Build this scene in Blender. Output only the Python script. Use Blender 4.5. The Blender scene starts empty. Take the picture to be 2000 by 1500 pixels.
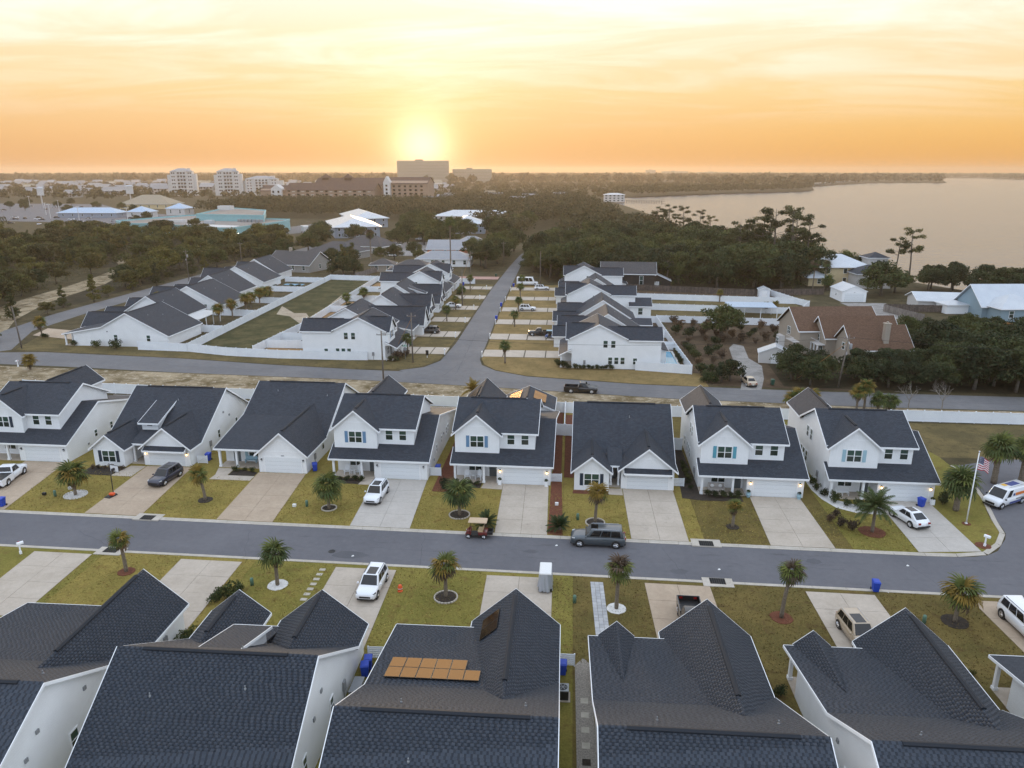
import bpy, bmesh, math, random
import numpy as np
from mathutils import Vector, Matrix
random.seed(11); RNG=np.random.default_rng(11)
sc=bpy.context.scene; COL=sc.collection; R=math.radians

# ------------------------------------------------------------------ camera
CAM_H=37.0; F_PX=1438.0; CAM_YAW=R(4.6); CAM_PITCH=math.atan((750-336)/F_PX)
cam=bpy.data.cameras.new('camera'); cam.sensor_width=36; cam.lens=36*F_PX/2000; cam.clip_start=.5; cam.clip_end=60000
camo=bpy.data.objects.new('camera',cam); COL.objects.link(camo)
camo.location=(0,0,CAM_H); camo.rotation_euler=(math.pi/2-CAM_PITCH,0,CAM_YAW); sc.camera=camo
CFWD=Vector((-math.sin(CAM_YAW)*math.cos(CAM_PITCH),math.cos(CAM_YAW)*math.cos(CAM_PITCH),-math.sin(CAM_PITCH)))
CRGT=Vector((math.cos(CAM_YAW),math.sin(CAM_YAW),0)); CUP=CRGT.cross(CFWD)
def G(px,py,z=0.0):
    """survey helper: the photograph's pixel, traced to level ground z, in metres"""
    d=CFWD*F_PX+CRGT*(px-1000)-CUP*(py-750); t=(z-CAM_H)/d.z
    return (t*d.x,t*d.y)

# ------------------------------------------------------------------ world, sun, exposure
SUN_AZ=R(11.2); SUN_EL=R(1.6)          # west of +Y, above the horizon
SD=Vector((-math.sin(SUN_AZ)*math.cos(SUN_EL),math.cos(SUN_AZ)*math.cos(SUN_EL),math.sin(SUN_EL)))
W=bpy.data.worlds.new('World'); sc.world=W; W.use_nodes=True
nt=W.node_tree; nt.nodes.clear(); N=nt.nodes.new; L=nt.links.new
def nmath(nt,op,a,b=None,c=None,clamp=False):
    n=nt.nodes.new('ShaderNodeMath'); n.operation=op; n.use_clamp=clamp
    for i,v in enumerate((a,b,c)):
        if v is None: continue
        if isinstance(v,(int,float)): n.inputs[i].default_value=v
        else: nt.links.new(v,n.inputs[i])
    return n.outputs[0]
def nramp(nt,fac,stops,interp='LINEAR'):
    n=nt.nodes.new('ShaderNodeValToRGB'); cr=n.color_ramp; cr.interpolation=interp
    while len(cr.elements)<len(stops): cr.elements.new(.5)
    for e,(p,c) in zip(cr.elements,stops):
        e.position=p; e.color=tuple(c)+((1,) if len(c)==3 else ())
    nt.links.new(fac,n.inputs[0]); return n.outputs[0]
def nmix(nt,fac,a,b,mode='MIX'):
    n=nt.nodes.new('ShaderNodeMix'); n.data_type='RGBA'; n.blend_type=mode; n.clamp_factor=True
    for sock,v in ((n.inputs[0],fac),(n.inputs[6],a),(n.inputs[7],b)):
        if isinstance(v,(int,float)): sock.default_value=v
        elif isinstance(v,tuple): sock.default_value=v+((1,) if len(v)==3 else ())
        else: nt.links.new(v,sock)
    return n.outputs[2]
tc=N('ShaderNodeTexCoord'); sep=N('ShaderNodeSeparateXYZ'); L(tc.outputs['Generated'],sep.inputs[0])
zc=nmath(nt,'MAXIMUM',sep.outputs[2],0.0)
warm=nramp(nt,zc,[(0,(.66,.33,.12)),(.012,(.69,.35,.115)),(.045,(.78,.46,.185)),(.093,(.84,.60,.30)),(.16,(.89,.76,.53)),(.21,(.92,.86,.75)),(.36,(.94,.96,1.02)),(.7,(.88,1.04,1.30)),(1,(.86,1.03,1.30))])
cool=nramp(nt,zc,[(0,(.66,.78,.96)),(.10,(.84,1.0,1.22)),(.3,(.94,1.12,1.40)),(.7,(.90,1.08,1.36)),(1,(.86,1.03,1.30))])
hx=nmath(nt,'MULTIPLY',sep.outputs[0],SD.x/math.cos(SUN_EL)); hy=nmath(nt,'MULTIPLY',sep.outputs[1],SD.y/math.cos(SUN_EL))
hd=nmath(nt,'ADD',hx,hy)
mr=N('ShaderNodeMapRange'); mr.interpolation_type='SMOOTHSTEP'; L(hd,mr.inputs[0]); mr.inputs[1].default_value=-.25; mr.inputs[2].default_value=.75
sd_=N('ShaderNodeMapRange'); sd_.interpolation_type='SMOOTHSTEP'; L(sep.outputs[0],sd_.inputs[0]); sd_.inputs[1].default_value=-.15; sd_.inputs[2].default_value=.5
lowf=nmath(nt,'SUBTRACT',1.0,nmath(nt,'MULTIPLY',zc,9.0),clamp=True)
warm=nmix(nt,lowf,warm,nmix(nt,1.0,warm,nmix(nt,sd_.outputs[0],(.98,.99,1.12),(1.03,.97,.58)),'MULTIPLY'))
sky=nmix(nt,mr.outputs[0],cool,warm)
# thin streaky cloud high in the west, brighter than the clear sky between
den=nmath(nt,'ADD',zc,.10); cx=nmath(nt,'DIVIDE',sep.outputs[0],den); cy=nmath(nt,'DIVIDE',sep.outputs[1],den)
cv=N('ShaderNodeCombineXYZ'); L(nmath(nt,'MULTIPLY',cx,.55),cv.inputs[0]); L(nmath(nt,'MULTIPLY',cy,1.25),cv.inputs[1]); cv.inputs[2].default_value=4.3
cn=N('ShaderNodeTexNoise'); cn.inputs['Scale'].default_value=1.15; cn.inputs['Detail'].default_value=7; cn.inputs['Roughness'].default_value=.6; cn.inputs['Distortion'].default_value=.7
L(cv.outputs[0],cn.inputs['Vector'])
cm=nramp(nt,cn.outputs[0],[(.44,(0,0,0)),(.62,(1,1,1))]); ce=nramp(nt,zc,[(.05,(0,0,0)),(.18,(1,1,1))])
cfac=nmath(nt,'MULTIPLY',nmath(nt,'MULTIPLY',cm,ce),.62)
sky=nmix(nt,cfac,sky,(1.08,1.03,.94))
# sun behind haze: a soft glow about the sun's direction
dn=N('ShaderNodeVectorMath'); dn.operation='DOT_PRODUCT'; L(tc.outputs['Generated'],dn.inputs[0]); dn.inputs[1].default_value=SD
dt=nmath(nt,'MAXIMUM',dn.outputs['Value'],0)
g1=nmath(nt,'MULTIPLY',nmath(nt,'POWER',dt,1500),.75); g2=nmath(nt,'MULTIPLY',nmath(nt,'POWER',dt,170),.14); g3=nmath(nt,'MULTIPLY',nmath(nt,'POWER',dt,14),.02)
def addglow(sky,g,col):
    m=N('ShaderNodeMix'); m.data_type='RGBA'; m.blend_type='ADD'; m.clamp_factor=False; L(g,m.inputs[0]); L(sky,m.inputs[6]); m.inputs[7].default_value=col; return m.outputs[2]
sky=addglow(sky,g1,(1,.93,.66,1)); sky=addglow(sky,g2,(1,.80,.36,1)); sky=addglow(sky,g3,(1,.8,.45,1))
nish=N('ShaderNodeTexSky'); nish.sky_type='NISHITA'; nish.sun_disc=False; nish.sun_elevation=SUN_EL; nish.sun_rotation=-SUN_AZ; nish.dust_density=3.0
bg1=N('ShaderNodeBackground'); L(sky,bg1.inputs[0]); bg1.inputs[1].default_value=1.06
bg2=N('ShaderNodeBackground'); L(nish.outputs[0],bg2.inputs[0]); bg2.inputs[1].default_value=.006
ads=N('ShaderNodeAddShader'); L(bg1.outputs[0],ads.inputs[0]); L(bg2.outputs[0],ads.inputs[1])
wo=N('ShaderNodeOutputWorld'); L(ads.outputs[0],wo.inputs[0])
sun=bpy.data.lights.new('sun','SUN'); sun.energy=2.0; sun.angle=R(10); sun.color=(1,.72,.42)
suno=bpy.data.objects.new('sun',sun); COL.objects.link(suno); suno.rotation_euler=(-SD).to_track_quat('-Z','Y').to_euler()
vs=sc.view_settings; vs.view_transform='Standard'; vs.look='None'; vs.exposure=.14; vs.gamma=1; vs.use_curve_mapping=False
cy_=sc.cycles; cy_.use_denoising=True; cy_.max_bounces=6; cy_.diffuse_bounces=3; cy_.glossy_bounces=3; cy_.transmission_bounces=4; cy_.volume_bounces=1; cy_.transparent_max_bounces=6
try: cy_.denoiser='OPENIMAGEDENOISE'
except Exception: pass
cy_.use_adaptive_sampling=True; cy_.adaptive_threshold=.015
sc.render.use_persistent_data=False

# ------------------------------------------------------------------ helpers
def setp(o,label=None,cat=None,group=None,kind=None):
    if label: o['label']=label
    if cat: o['category']=cat
    if group: o['group']=group
    if kind: o['kind']=kind
    return o
def thing(name,label,cat,loc=(0,0,0),rz=0,group=None,kind=None):
    o=bpy.data.objects.new(name,None); COL.objects.link(o); o.location=loc; o.rotation_euler=(0,0,rz); o.empty_display_size=.2
    return setp(o,label,cat,group,kind)
class MB:
    def __init__(s): s.v=[];s.f=[];s.m=[];s.uv=[]
    def add(s,vs,fs,m=0,uv=None):
        b=len(s.v); s.v+=[tuple(p) for p in vs]
        for i,f in enumerate(fs): s.f.append(tuple(b+k for k in f)); s.m.append(m); s.uv.append(uv[i] if uv else None)
        return s
    def box(s,x0,x1,y0,y1,z0,z1,m=0):
        return s.add([(x0,y0,z0),(x1,y0,z0),(x1,y1,z0),(x0,y1,z0),(x0,y0,z1),(x1,y0,z1),(x1,y1,z1),(x0,y1,z1)],
              [(3,2,1,0),(4,5,6,7),(0,1,5,4),(1,2,6,5),(2,3,7,6),(3,0,4,7)],m)
    def loft(s,a,b,m=0,caps=True):
        n=len(a); fs=[(i,(i+1)%n,n+(i+1)%n,n+i) for i in range(n)]
        if caps: fs+=[tuple(reversed(range(n))),tuple(range(n,2*n))]
        return s.add(list(a)+list(b),fs,m)
    def prx(s,prof,x0,x1,m=0): return s.loft([(x0,y,z) for y,z in prof],[(x1,y,z) for y,z in prof],m)
    def pry(s,prof,y0,y1,m=0): return s.loft([(x,y0,z) for x,z in prof],[(x,y1,z) for x,z in prof],m)
    def prz(s,poly,z0,z1,m=0): return s.loft([(x,y,z0) for x,y in poly],[(x,y,z1) for x,y in poly],m)
    def tube(s,pts,rads,n=8,m=0,caps=True):
        pts=[Vector(p) for p in pts]; rings=[]; b=len(s.v); prev=None
        for i,p in enumerate(pts):
            d=(pts[min(i+1,len(pts)-1)]-pts[max(i-1,0)]); d=d.normalized() if d.length>1e-9 else Vector((0,0,1))
            ref=Vector((1,0,0)) if abs(d.x)<.9 else Vector((0,1,0))
            u=d.cross(ref).normalized(); w=d.cross(u)
            r=rads[i] if isinstance(rads,(list,tuple)) else rads
            s.v+=[tuple(p+u*math.cos(2*math.pi*k/n)*r+w*math.sin(2*math.pi*k/n)*r) for k in range(n)]
        for i in range(len(pts)-1):
            for k in range(n):
                s.f.append((b+i*n+k,b+i*n+(k+1)%n,b+(i+1)*n+(k+1)%n,b+(i+1)*n+k)); s.m.append(m); s.uv.append(None)
        if caps:
            s.f.append(tuple(b+k for k in reversed(range(n)))); s.f.append(tuple(b+(len(pts)-1)*n+k for k in range(n))); s.m+=[m,m]; s.uv+=[None,None]
        return s
    def lathe(s,prof,n=12,m=0,c=(0,0)):
        b=len(s.v)
        for r,z in prof: s.v+=[(c[0]+r*math.cos(2*math.pi*k/n),c[1]+r*math.sin(2*math.pi*k/n),z) for k in range(n)]
        for i in range(len(prof)-1):
            for k in range(n): s.f.append((b+i*n+k,b+i*n+(k+1)%n,b+(i+1)*n+(k+1)%n,b+(i+1)*n+k)); s.m.append(m); s.uv.append(None)
        s.f.append(tuple(b+k for k in reversed(range(n)))); s.f.append(tuple(b+(len(prof)-1)*n+k for k in range(n))); s.m+=[m,m]; s.uv+=[None,None]
        return s
    def slab(s,pts,th=.14,m=0):
        """roof plane: pts coplanar, thickness downwards; uv runs along eave / up slope on the top face"""
        P=[Vector(p) for p in pts]; n=Vector((0,0,0))
        for i in range(len(P)): n+=P[i].cross(P[(i+1)%len(P)])
        n.normalize()
        if n.z<0: P.reverse(); n=-n
        a=Vector((0,0,1)).cross(n); a=a.normalized() if a.length>1e-6 else Vector((1,0,0)); b=n.cross(a)
        k=len(P); uv=[[(p.dot(a),p.dot(b)) for p in P]]
        lo=[(p.x,p.y,p.z-th) for p in P]
        fs=[tuple(range(k)),tuple(reversed(range(k,2*k)))]+[((i+1)%k,i,k+i,k+(i+1)%k) for i in range(k)]
        return s.add([tuple(p) for p in P]+lo,fs,m,uv+[None]*(k+1))
    def ell(s,c,r,n=8,k=5,m=0):
        b=len(s.v)
        for i in range(k+1):
            t=-math.pi/2+math.pi*i/k
            s.v+=[(c[0]+r[0]*math.cos(t)*math.cos(2*math.pi*j/n),c[1]+r[1]*math.cos(t)*math.sin(2*math.pi*j/n),c[2]+r[2]*math.sin(t)) for j in range(n)]
        for i in range(k):
            for j in range(n): s.f.append((b+i*n+j,b+i*n+(j+1)%n,b+(i+1)*n+(j+1)%n,b+(i+1)*n+j)); s.m.append(m); s.uv.append(None)
        return s
    def mesh(s,name,mats,my=1,smooth=False,bevel=0,recalc=True):
        me=bpy.data.meshes.new(name); bm=bmesh.new()
        vs=[bm.verts.new((x,y*my,z)) for x,y,z in s.v]; uvl=bm.loops.layers.uv.new('UVMap') if any(s.uv) else None
        for f,mi,u in zip(s.f,s.m,s.uv):
            try: fc=bm.faces.new([vs[i] for i in f])
            except ValueError: continue
            fc.material_index=mi; fc.smooth=smooth
            if u and uvl:
                for lp,q in zip(fc.loops,u): lp[uvl].uv=q
        if bevel: bmesh.ops.remove_doubles(bm,verts=bm.verts,dist=1e-5); bmesh.ops.bevel(bm,geom=[e for e in bm.edges if len(e.link_faces)==2 and e.calc_face_angle(0)>.6],offset=bevel,segments=2,affect='EDGES',profile=.6,clamp_overlap=True)
        if recalc: bmesh.ops.recalc_face_normals(bm,faces=bm.faces)
        bm.to_mesh(me); bm.free()
        for m in (mats if isinstance(mats,(list,tuple)) else [mats]): me.materials.append(MAT[m] if isinstance(m,str) else m)
        return me
    def obj(s,name,mats,parent=None,my=1,smooth=False,bevel=0,loc=None,recalc=True):
        return ob(name,s.mesh(name,mats,my,smooth,bevel,recalc),parent,loc)
def ob(name,me,parent=None,loc=None,rot=None,scl=None):
    o=bpy.data.objects.new(name,me); COL.objects.link(o)
    if parent is not None: o.parent=parent
    if loc is not None: o.location=loc
    if rot is not None: o.rotation_euler=rot
    if scl is not None: o.scale=scl
    return o
def npmesh(name,V,F,mats,mi=None):
    """quads F (k,4) or tris (k,3) as arrays"""
    me=bpy.data.meshes.new(name); V=np.asarray(V,np.float32); F=np.asarray(F,np.int32); k=F.shape[1]
    me.vertices.add(len(V)); me.vertices.foreach_set('co',V.ravel()); me.loops.add(F.size); me.loops.foreach_set('vertex_index',F.ravel())
    me.polygons.add(len(F)); me.polygons.foreach_set('loop_start',np.arange(0,F.size,k,dtype=np.int32)); me.polygons.foreach_set('loop_total',np.full(len(F),k,np.int32))
    if mi is not None: me.polygons.foreach_set('material_index',np.asarray(mi,np.int32))
    me.update(calc_edges=True)
    for m in (mats if isinstance(mats,(list,tuple)) else [mats]): me.materials.append(MAT[m])
    return me
def copy_tree(o,parent=None):
    c=o.copy(); COL.objects.link(c); c.parent=parent
    if parent is not None: c.matrix_parent_inverse=o.matrix_parent_inverse
    for ch in o.children: copy_tree(ch,c)
    return c
def inpoly(x,y,poly):
    r=False; n=len(poly); j=n-1
    for i in range(n):
        xi,yi=poly[i][:2]; xj,yj=poly[j][:2]
        if (yi>y)!=(yj>y) and x<(xj-xi)*(y-yi)/(yj-yi)+xi: r=not r
        j=i
    return r

# ------------------------------------------------------------------ materials
MAT={}
def mat(name,col,rough=.7,col2=None,scale=1.0,lo=.35,hi=.65,detail=5,bump=0,bscale=None,bdist=.02,metal=0,spec=.5,coat=0,space='pos',island=0,trans=0,fine=None,emit=None):
    m=bpy.data.materials.new(name); m.use_nodes=True; nt=m.node_tree; p=nt.nodes['Principled BSDF']; MAT[name]=m
    p.inputs['Roughness'].default_value=rough; p.inputs['Metallic'].default_value=metal; p.inputs['Specular IOR Level'].default_value=spec
    if coat: p.inputs['Coat Weight'].default_value=coat; p.inputs['Coat Roughness'].default_value=.06
    if space=='pos': vec=nt.nodes.new('ShaderNodeNewGeometry').outputs['Position']
    elif space=='uv': vec=nt.nodes.new('ShaderNodeTexCoord').outputs['UV']
    else: vec=nt.nodes.new('ShaderNodeTexCoord').outputs['Object']
    c=None
    def noise(s,d=5,rgh=.6):
        n=nt.nodes.new('ShaderNodeTexNoise'); n.inputs['Scale'].default_value=s; n.inputs['Detail'].default_value=d; n.inputs['Roughness'].default_value=rgh; nt.links.new(vec,n.inputs['Vector']); return n.outputs[0]
    if col2: c=nramp(nt,noise(scale,detail),[(lo,col),(hi,col2)])
    if fine:
        fs,fa=fine; k=nramp(nt,noise(fs,3),[(.3,(1-fa,)*3),(.7,(1+fa,)*3)]); c=nmix(nt,1.0,c if c else tuple(col),k,'MULTIPLY')
    if island:
        gi=nt.nodes.new('ShaderNodeNewGeometry').outputs['Random Per Island']; oi=nt.nodes.new('ShaderNodeObjectInfo').outputs['Random']
        f=nmath(nt,'FRACT',nmath(nt,'ADD',gi,oi)); k=nramp(nt,f,[(0,(1-island,)*3),(1,(1+island,)*3)]); c=nmix(nt,1.0,c if c else tuple(col),k,'MULTIPLY')
        if name.startswith('leaf'): c=nmix(nt,1.0,c,nramp(nt,oi,[(0,(.68,.72,.70)),(.5,(1,1,1)),(1,(1.40,1.28,1.05))]),'MULTIPLY')
    if c: nt.links.new(c,p.inputs['Base Color'])
    else: p.inputs['Base Color'].default_value=tuple(col)+(1,)
    if bump:
        b=nt.nodes.new('ShaderNodeBump'); b.inputs['Strength'].default_value=bump; b.inputs['Distance'].default_value=bdist
        nt.links.new(noise(bscale or scale*6,4),b.inputs['Height']); nt.links.new(b.outputs[0],p.inputs['Normal'])
    if emit: p.inputs['Emission Color'].default_value=tuple(emit[0])+(1,); p.inputs['Emission Strength'].default_value=emit[1]
    if trans:
        t=nt.nodes.new('ShaderNodeBsdfTranslucent'); mx=nt.nodes.new('ShaderNodeMixShader'); mx.inputs[0].default_value=trans
        if c: nt.links.new(c,t.inputs[0])
        else: t.inputs[0].default_value=tuple(col)+(1,)
        nt.links.new(p.outputs[0],mx.inputs[1]); nt.links.new(t.outputs[0],mx.inputs[2]); nt.links.new(mx.outputs[0],nt.nodes['Material Output'].inputs[0])
    return m
# roofing: asphalt shingle in courses, uv in metres
def roofmat(name,c1,c2,island=False):
    m=bpy.data.materials.new(name); m.use_nodes=True; nt=m.node_tree; p=nt.nodes['Principled BSDF']; MAT[name]=m
    p.inputs['Roughness'].default_value=.70; p.inputs['Specular IOR Level'].default_value=.28
    if island:
        gi=nt.nodes.new('ShaderNodeNewGeometry'); oi=nt.nodes.new('ShaderNodeObjectInfo')
        f=nmath(nt,'FRACT',nmath(nt,'ADD',gi.outputs['Random Per Island'],oi.outputs['Random'])); c=nramp(nt,f,[(0,c1),(.42,tuple(x*1.15 for x in c1)),(.56,tuple(x*.86 for x in c2)),(1,c2)]); vec=gi.outputs['Position']
    else:
        vec=nt.nodes.new('ShaderNodeTexCoord').outputs['UV']
        b=nt.nodes.new('ShaderNodeTexBrick'); nt.links.new(vec,b.inputs['Vector']); b.inputs['Scale'].default_value=1; b.inputs['Brick Width'].default_value=.32; b.inputs['Row Height'].default_value=.17
        b.inputs['Mortar Size'].default_value=.016; b.inputs['Mortar Smooth'].default_value=.3; b.inputs['Color1'].default_value=c1+(1,); b.inputs['Color2'].default_value=c2+(1,); b.inputs['Mortar'].default_value=tuple(x*.55 for x in c1)+(1,); b.offset=.37; b.squash=1
        c=b.outputs[0]
        bp=nt.nodes.new('ShaderNodeBump'); bp.inputs['Strength'].default_value=.5; bp.inputs['Distance'].default_value=.012; bp.invert=True; nt.links.new(b.outputs['Fac'],bp.inputs['Height']); nt.links.new(bp.outputs[0],p.inputs['Normal'])
    n=nt.nodes.new('ShaderNodeTexNoise'); n.inputs['Scale'].default_value=.45; n.inputs['Detail'].default_value=4; nt.links.new(vec,n.inputs['Vector'])
    c=nmix(nt,1.0,c,nramp(nt,n.outputs[0],[(.3,(.95,.95,.95)),(.7,(1.05,1.05,1.04))]),'MULTIPLY'); nt.links.new(c,p.inputs['Base Color'])
    return m
roofmat('shingle_roof',(.029,.035,.047),(.046,.054,.069))
roofmat('shingle_near',(.038,.046,.061),(.052,.061,.078),True); roofmat('shingle_shadow',(.019,.024,.033),(.027,.033,.043),True)  # thin tabs in a darker colour: printed shadow-line band, copying the tabs' shadows
roofmat('roof_grey',(.060,.058,.062),(.09,.086,.088))
roofmat('roof_brown',(.105,.055,.032),(.15,.085,.052))
# painted board siding: boards or battens as fine relief
def sidingmat(name,col,pitch,vertical):
    m=bpy.data.materials.new(name); m.use_nodes=True; nt=m.node_tree; p=nt.nodes['Principled BSDF']; MAT[name]=m
    p.inputs['Roughness'].default_value=.55; p.inputs['Specular IOR Level'].default_value=.3
    o=nt.nodes.new('ShaderNodeTexCoord').outputs['Object']; sp=nt.nodes.new('ShaderNodeSeparateXYZ'); nt.links.new(o,sp.inputs[0])
    u=nmath(nt,'ADD',sp.outputs[0],sp.outputs[1]) if vertical else sp.outputs[2]
    fr=nmath(nt,'FRACT',nmath(nt,'DIVIDE',u,pitch))
    h=nmath(nt,'LESS_THAN',fr,.16) if vertical else fr
    bp=nt.nodes.new('ShaderNodeBump'); bp.inputs['Strength'].default_value=.7; bp.inputs['Distance'].default_value=.02; nt.links.new(h,bp.inputs['Height']); nt.links.new(bp.outputs[0],p.inputs['Normal'])
    n=nt.nodes.new('ShaderNodeTexNoise'); n.inputs['Scale'].default_value=.7; n.inputs['Detail'].default_value=6; nt.links.new(o,n.inputs['Vector'])
    ln=nramp(nt,fr,[(0,(.86,.86,.86)),(.10,(1,1,1)),(1,(1,1,1))]) if not vertical else nramp(nt,fr,[(0,(1.03,)*3),(.155,(1.03,)*3),(.165,(.90,)*3),(.22,(1,)*3),(1,(.99,)*3)])
    c=nmix(nt,1.0,nramp(nt,n.outputs[0],[(.3,tuple(x*.94 for x in col)),(.7,col)]),ln,'MULTIPLY'); nt.links.new(c,p.inputs['Base Color']); return m
sidingmat('siding_lap',(.86,.87,.875),.19,False); sidingmat('siding_batten',(.86,.87,.875),.41,True)
sidingmat('siding_grey',(.34,.33,.31),.2,False); sidingmat('siding_cream',(.62,.50,.30),.2,False); sidingmat('siding_blue',(.26,.36,.42),.2,False); sidingmat('siding_dark',(.035,.03,.028),.3,True); sidingmat('siding_bluegrey',(.30,.34,.40),.2,False); sidingmat('siding_coral',(.55,.20,.12),.2,False); sidingmat('siding_stucco',(.36,.31,.255),.3,False)
mat('trim_white',(.86,.87,.88),.45); mat('garage_white',(.76,.79,.81),.4); mat('vinyl',(.82,.85,.88),.35,(.76,.79,.83),.6)
mat('glass',(.018,.034,.030),.06,spec=.6); mat('glass_green',(.035,.075,.060),.08,spec=.6); mat('glass_dark',(.008,.009,.011),.04,spec=.6)
mat('shutter_navy',(.02,.035,.06),.5); mat('shutter_blue',(.13,.25,.40),.5); mat('shutter_teal',(.10,.33,.42),.5); mat('shutter_pale',(.33,.50,.58),.5)
mat('door_grey',(.10,.12,.13),.45); mat('metal_grey',(.28,.29,.30),.45,metal=.3); mat('black',(.012,.012,.013),.5); mat('dark_void',(.004,.004,.004),.9)
mat('lamp_glow',(1,.75,.4),.5,emit=((1,.62,.25),9)); mat('white_glow',(1,.95,.8),.5,emit=((1,.9,.7),12))
mat('concrete',(.42,.355,.285),.85,(.485,.415,.34),.35,bump=.15,bscale=30,fine=(3.0,.06)); mat('concrete_tan',(.39,.295,.21),.85,(.445,.345,.25),.3,bump=.15,bscale=30,fine=(2.5,.07)); mat('concrete_blue',(.43,.39,.345),.8,(.48,.44,.395),.4,fine=(3,.06)); mat('concrete_damp',(.30,.29,.28),.8,(.42,.40,.375),.5,fine=(2,.09))
mat('joint',(.10,.085,.06),.95); mat('kerb',(.42,.375,.31),.85,(.50,.45,.39),.8,fine=(6,.08)); mat('asphalt',(.106,.105,.116),.85,(.136,.133,.144),.12,lo=.3,hi=.7,fine=(1.6,.07),bump=.3,bscale=40,bdist=.01); mat('asphalt_old',(.115,.113,.118),.85,(.165,.160,.160),.10,lo=.3,hi=.7,fine=(.9,.09),bump=.3,bscale=20)
def wear_ripple_map(n,sc_,d):
    m=MAT[n]; nt=m.node_tree; p=nt.nodes['Principled BSDF']; src=p.inputs['Base Color'].links[0].from_socket; g=nt.nodes.new('ShaderNodeNewGeometry').outputs['Position']; mp=nt.nodes.new('ShaderNodeMapping'); mp.inputs['Scale'].default_value=sc_; nt.links.new(g,mp.inputs[0]); q=nt.nodes.new('ShaderNodeTexNoise'); q.inputs['Scale'].default_value=1; q.inputs['Detail'].default_value=9; q.inputs['Roughness'].default_value=.72; nt.links.new(mp.outputs[0],q.inputs['Vector'])
    nt.links.new(nmix(nt,1.0,src,nramp(nt,q.outputs[0],[(.28,(1-d*1.6,)*3),(.42,(1,)*3),(.60,(1,)*3),(.72,(1+d,)*3)]),'MULTIPLY'),p.inputs['Base Color'])
wear_ripple_map('asphalt',(.16,1.0,1),.22); wear_ripple_map('asphalt_old',(.22,.5,1),.2); wear_ripple_map('concrete',(.5,.35,1),.14); wear_ripple_map('concrete_tan',(.5,.35,1),.12)
mat('asphalt_patch',(.07,.07,.078),.85,(.10,.10,.11),.3)
def lawnmat(n,a,b,c): 
    m=mat(n,a,.95,b,.22,lo=.38,hi=.62,fine=(7,.22),bump=.6,bscale=9,bdist=.06,spec=.15); nt=m.node_tree; p=nt.nodes['Principled BSDF']; src=p.inputs['Base Color'].links[0].from_socket
    g=nt.nodes.new('ShaderNodeNewGeometry').outputs['Position']; q=nt.nodes.new('ShaderNodeTexNoise'); q.inputs['Scale'].default_value=.9; q.inputs['Detail'].default_value=8; q.inputs['Roughness'].default_value=.7; nt.links.new(g,q.inputs['Vector'])
    nt.links.new(nmix(nt,nramp(nt,q.outputs[0],[(.52,(0,0,0)),(.66,(.85,)*3)]),src,c),p.inputs['Base Color'])
lawnmat('lawn_gold',(.205,.165,.042),(.270,.205,.055),(.190,.122,.036)); lawnmat('lawn_brown',(.112,.090,.028),(.160,.118,.038),(.100,.064,.024)); lawnmat('lawn_green',(.160,.145,.033),(.225,.185,.046),(.155,.105,.032)); lawnmat('lawn_dry',(.19,.135,.055),(.26,.18,.075),(.13,.10,.035)); lawnmat('lawn_swale',(.040,.045,.016),(.095,.082,.036),(.028,.032,.012))
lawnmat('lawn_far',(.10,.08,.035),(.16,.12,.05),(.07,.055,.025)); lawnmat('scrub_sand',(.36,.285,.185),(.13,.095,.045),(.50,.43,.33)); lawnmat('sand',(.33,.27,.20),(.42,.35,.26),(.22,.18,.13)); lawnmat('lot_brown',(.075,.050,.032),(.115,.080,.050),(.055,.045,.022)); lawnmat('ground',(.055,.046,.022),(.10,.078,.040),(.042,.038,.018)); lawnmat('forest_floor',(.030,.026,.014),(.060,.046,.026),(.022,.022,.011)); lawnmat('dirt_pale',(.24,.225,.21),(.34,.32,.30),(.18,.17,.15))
mat('mulch_red',(.105,.030,.013),.95,(.16,.05,.022),3,bump=.8,bscale=14,bdist=.05,fine=(9,.3)); mat('mulch_dark',(.022,.016,.011),.95,(.045,.032,.022),3,bump=.8,bscale=14,bdist=.05,fine=(9,.3)); mat('mulch_tan',(.26,.15,.055),.95,(.32,.19,.08),2,bump=.5,bscale=12)
mat('grass_blade',(.22,.18,.048),.9,(.32,.245,.075),.5,spec=.1,island=.35); mat('grass_brown',(.135,.10,.034),.9,(.21,.15,.055),.5,spec=.1,island=.35)
mat('rock_white',(.58,.56,.53),.9,(.74,.72,.69),5,bump=.8,bscale=12,bdist=.06); mat('pebble',(.20,.175,.145),.9,(.36,.32,.27),9,bump=.8,bscale=14,bdist=.05); mat('paver',(.36,.36,.37),.85,(.46,.455,.45),1.5,island=.10); mat('paver_pink',(.38,.22,.18),.85,(.45,.27,.22),1); mat('stone_step',(.40,.36,.29),.85,(.5,.45,.37),2)
for n,a,b in [('leaf_oak',(.026,.040,.014),(.082,.098,.031)),('leaf_dark',(.020,.032,.014),(.060,.076,.027)),('leaf_pine',(.036,.046,.017),(.088,.092,.032)),('leaf_olive',(.070,.074,.020),(.125,.118,.034)),('leaf_scrub',(.046,.048,.016),(.115,.100,.032)),('leaf_bush',(.030,.045,.015),(.065,.085,.028)),('leaf_far',(.036,.037,.017),(.105,.092,.038)),('leaf_brown',(.090,.060,.040),(.14,.10,.07)),('palm_green',(.065,.088,.022),(.14,.155,.036)),('palm_yellow',(.17,.12,.022),(.26,.17,.035)),('palm_dark',(.042,.065,.022),(.095,.120,.036)),('sago',(.022,.042,.016),(.05,.075,.025))]:
    mat(n,a,.7,b,.16 if n.startswith('leaf') else .8,lo=.34,hi=.66,detail=3,spec=.25,island=.30,trans=.25)
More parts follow.
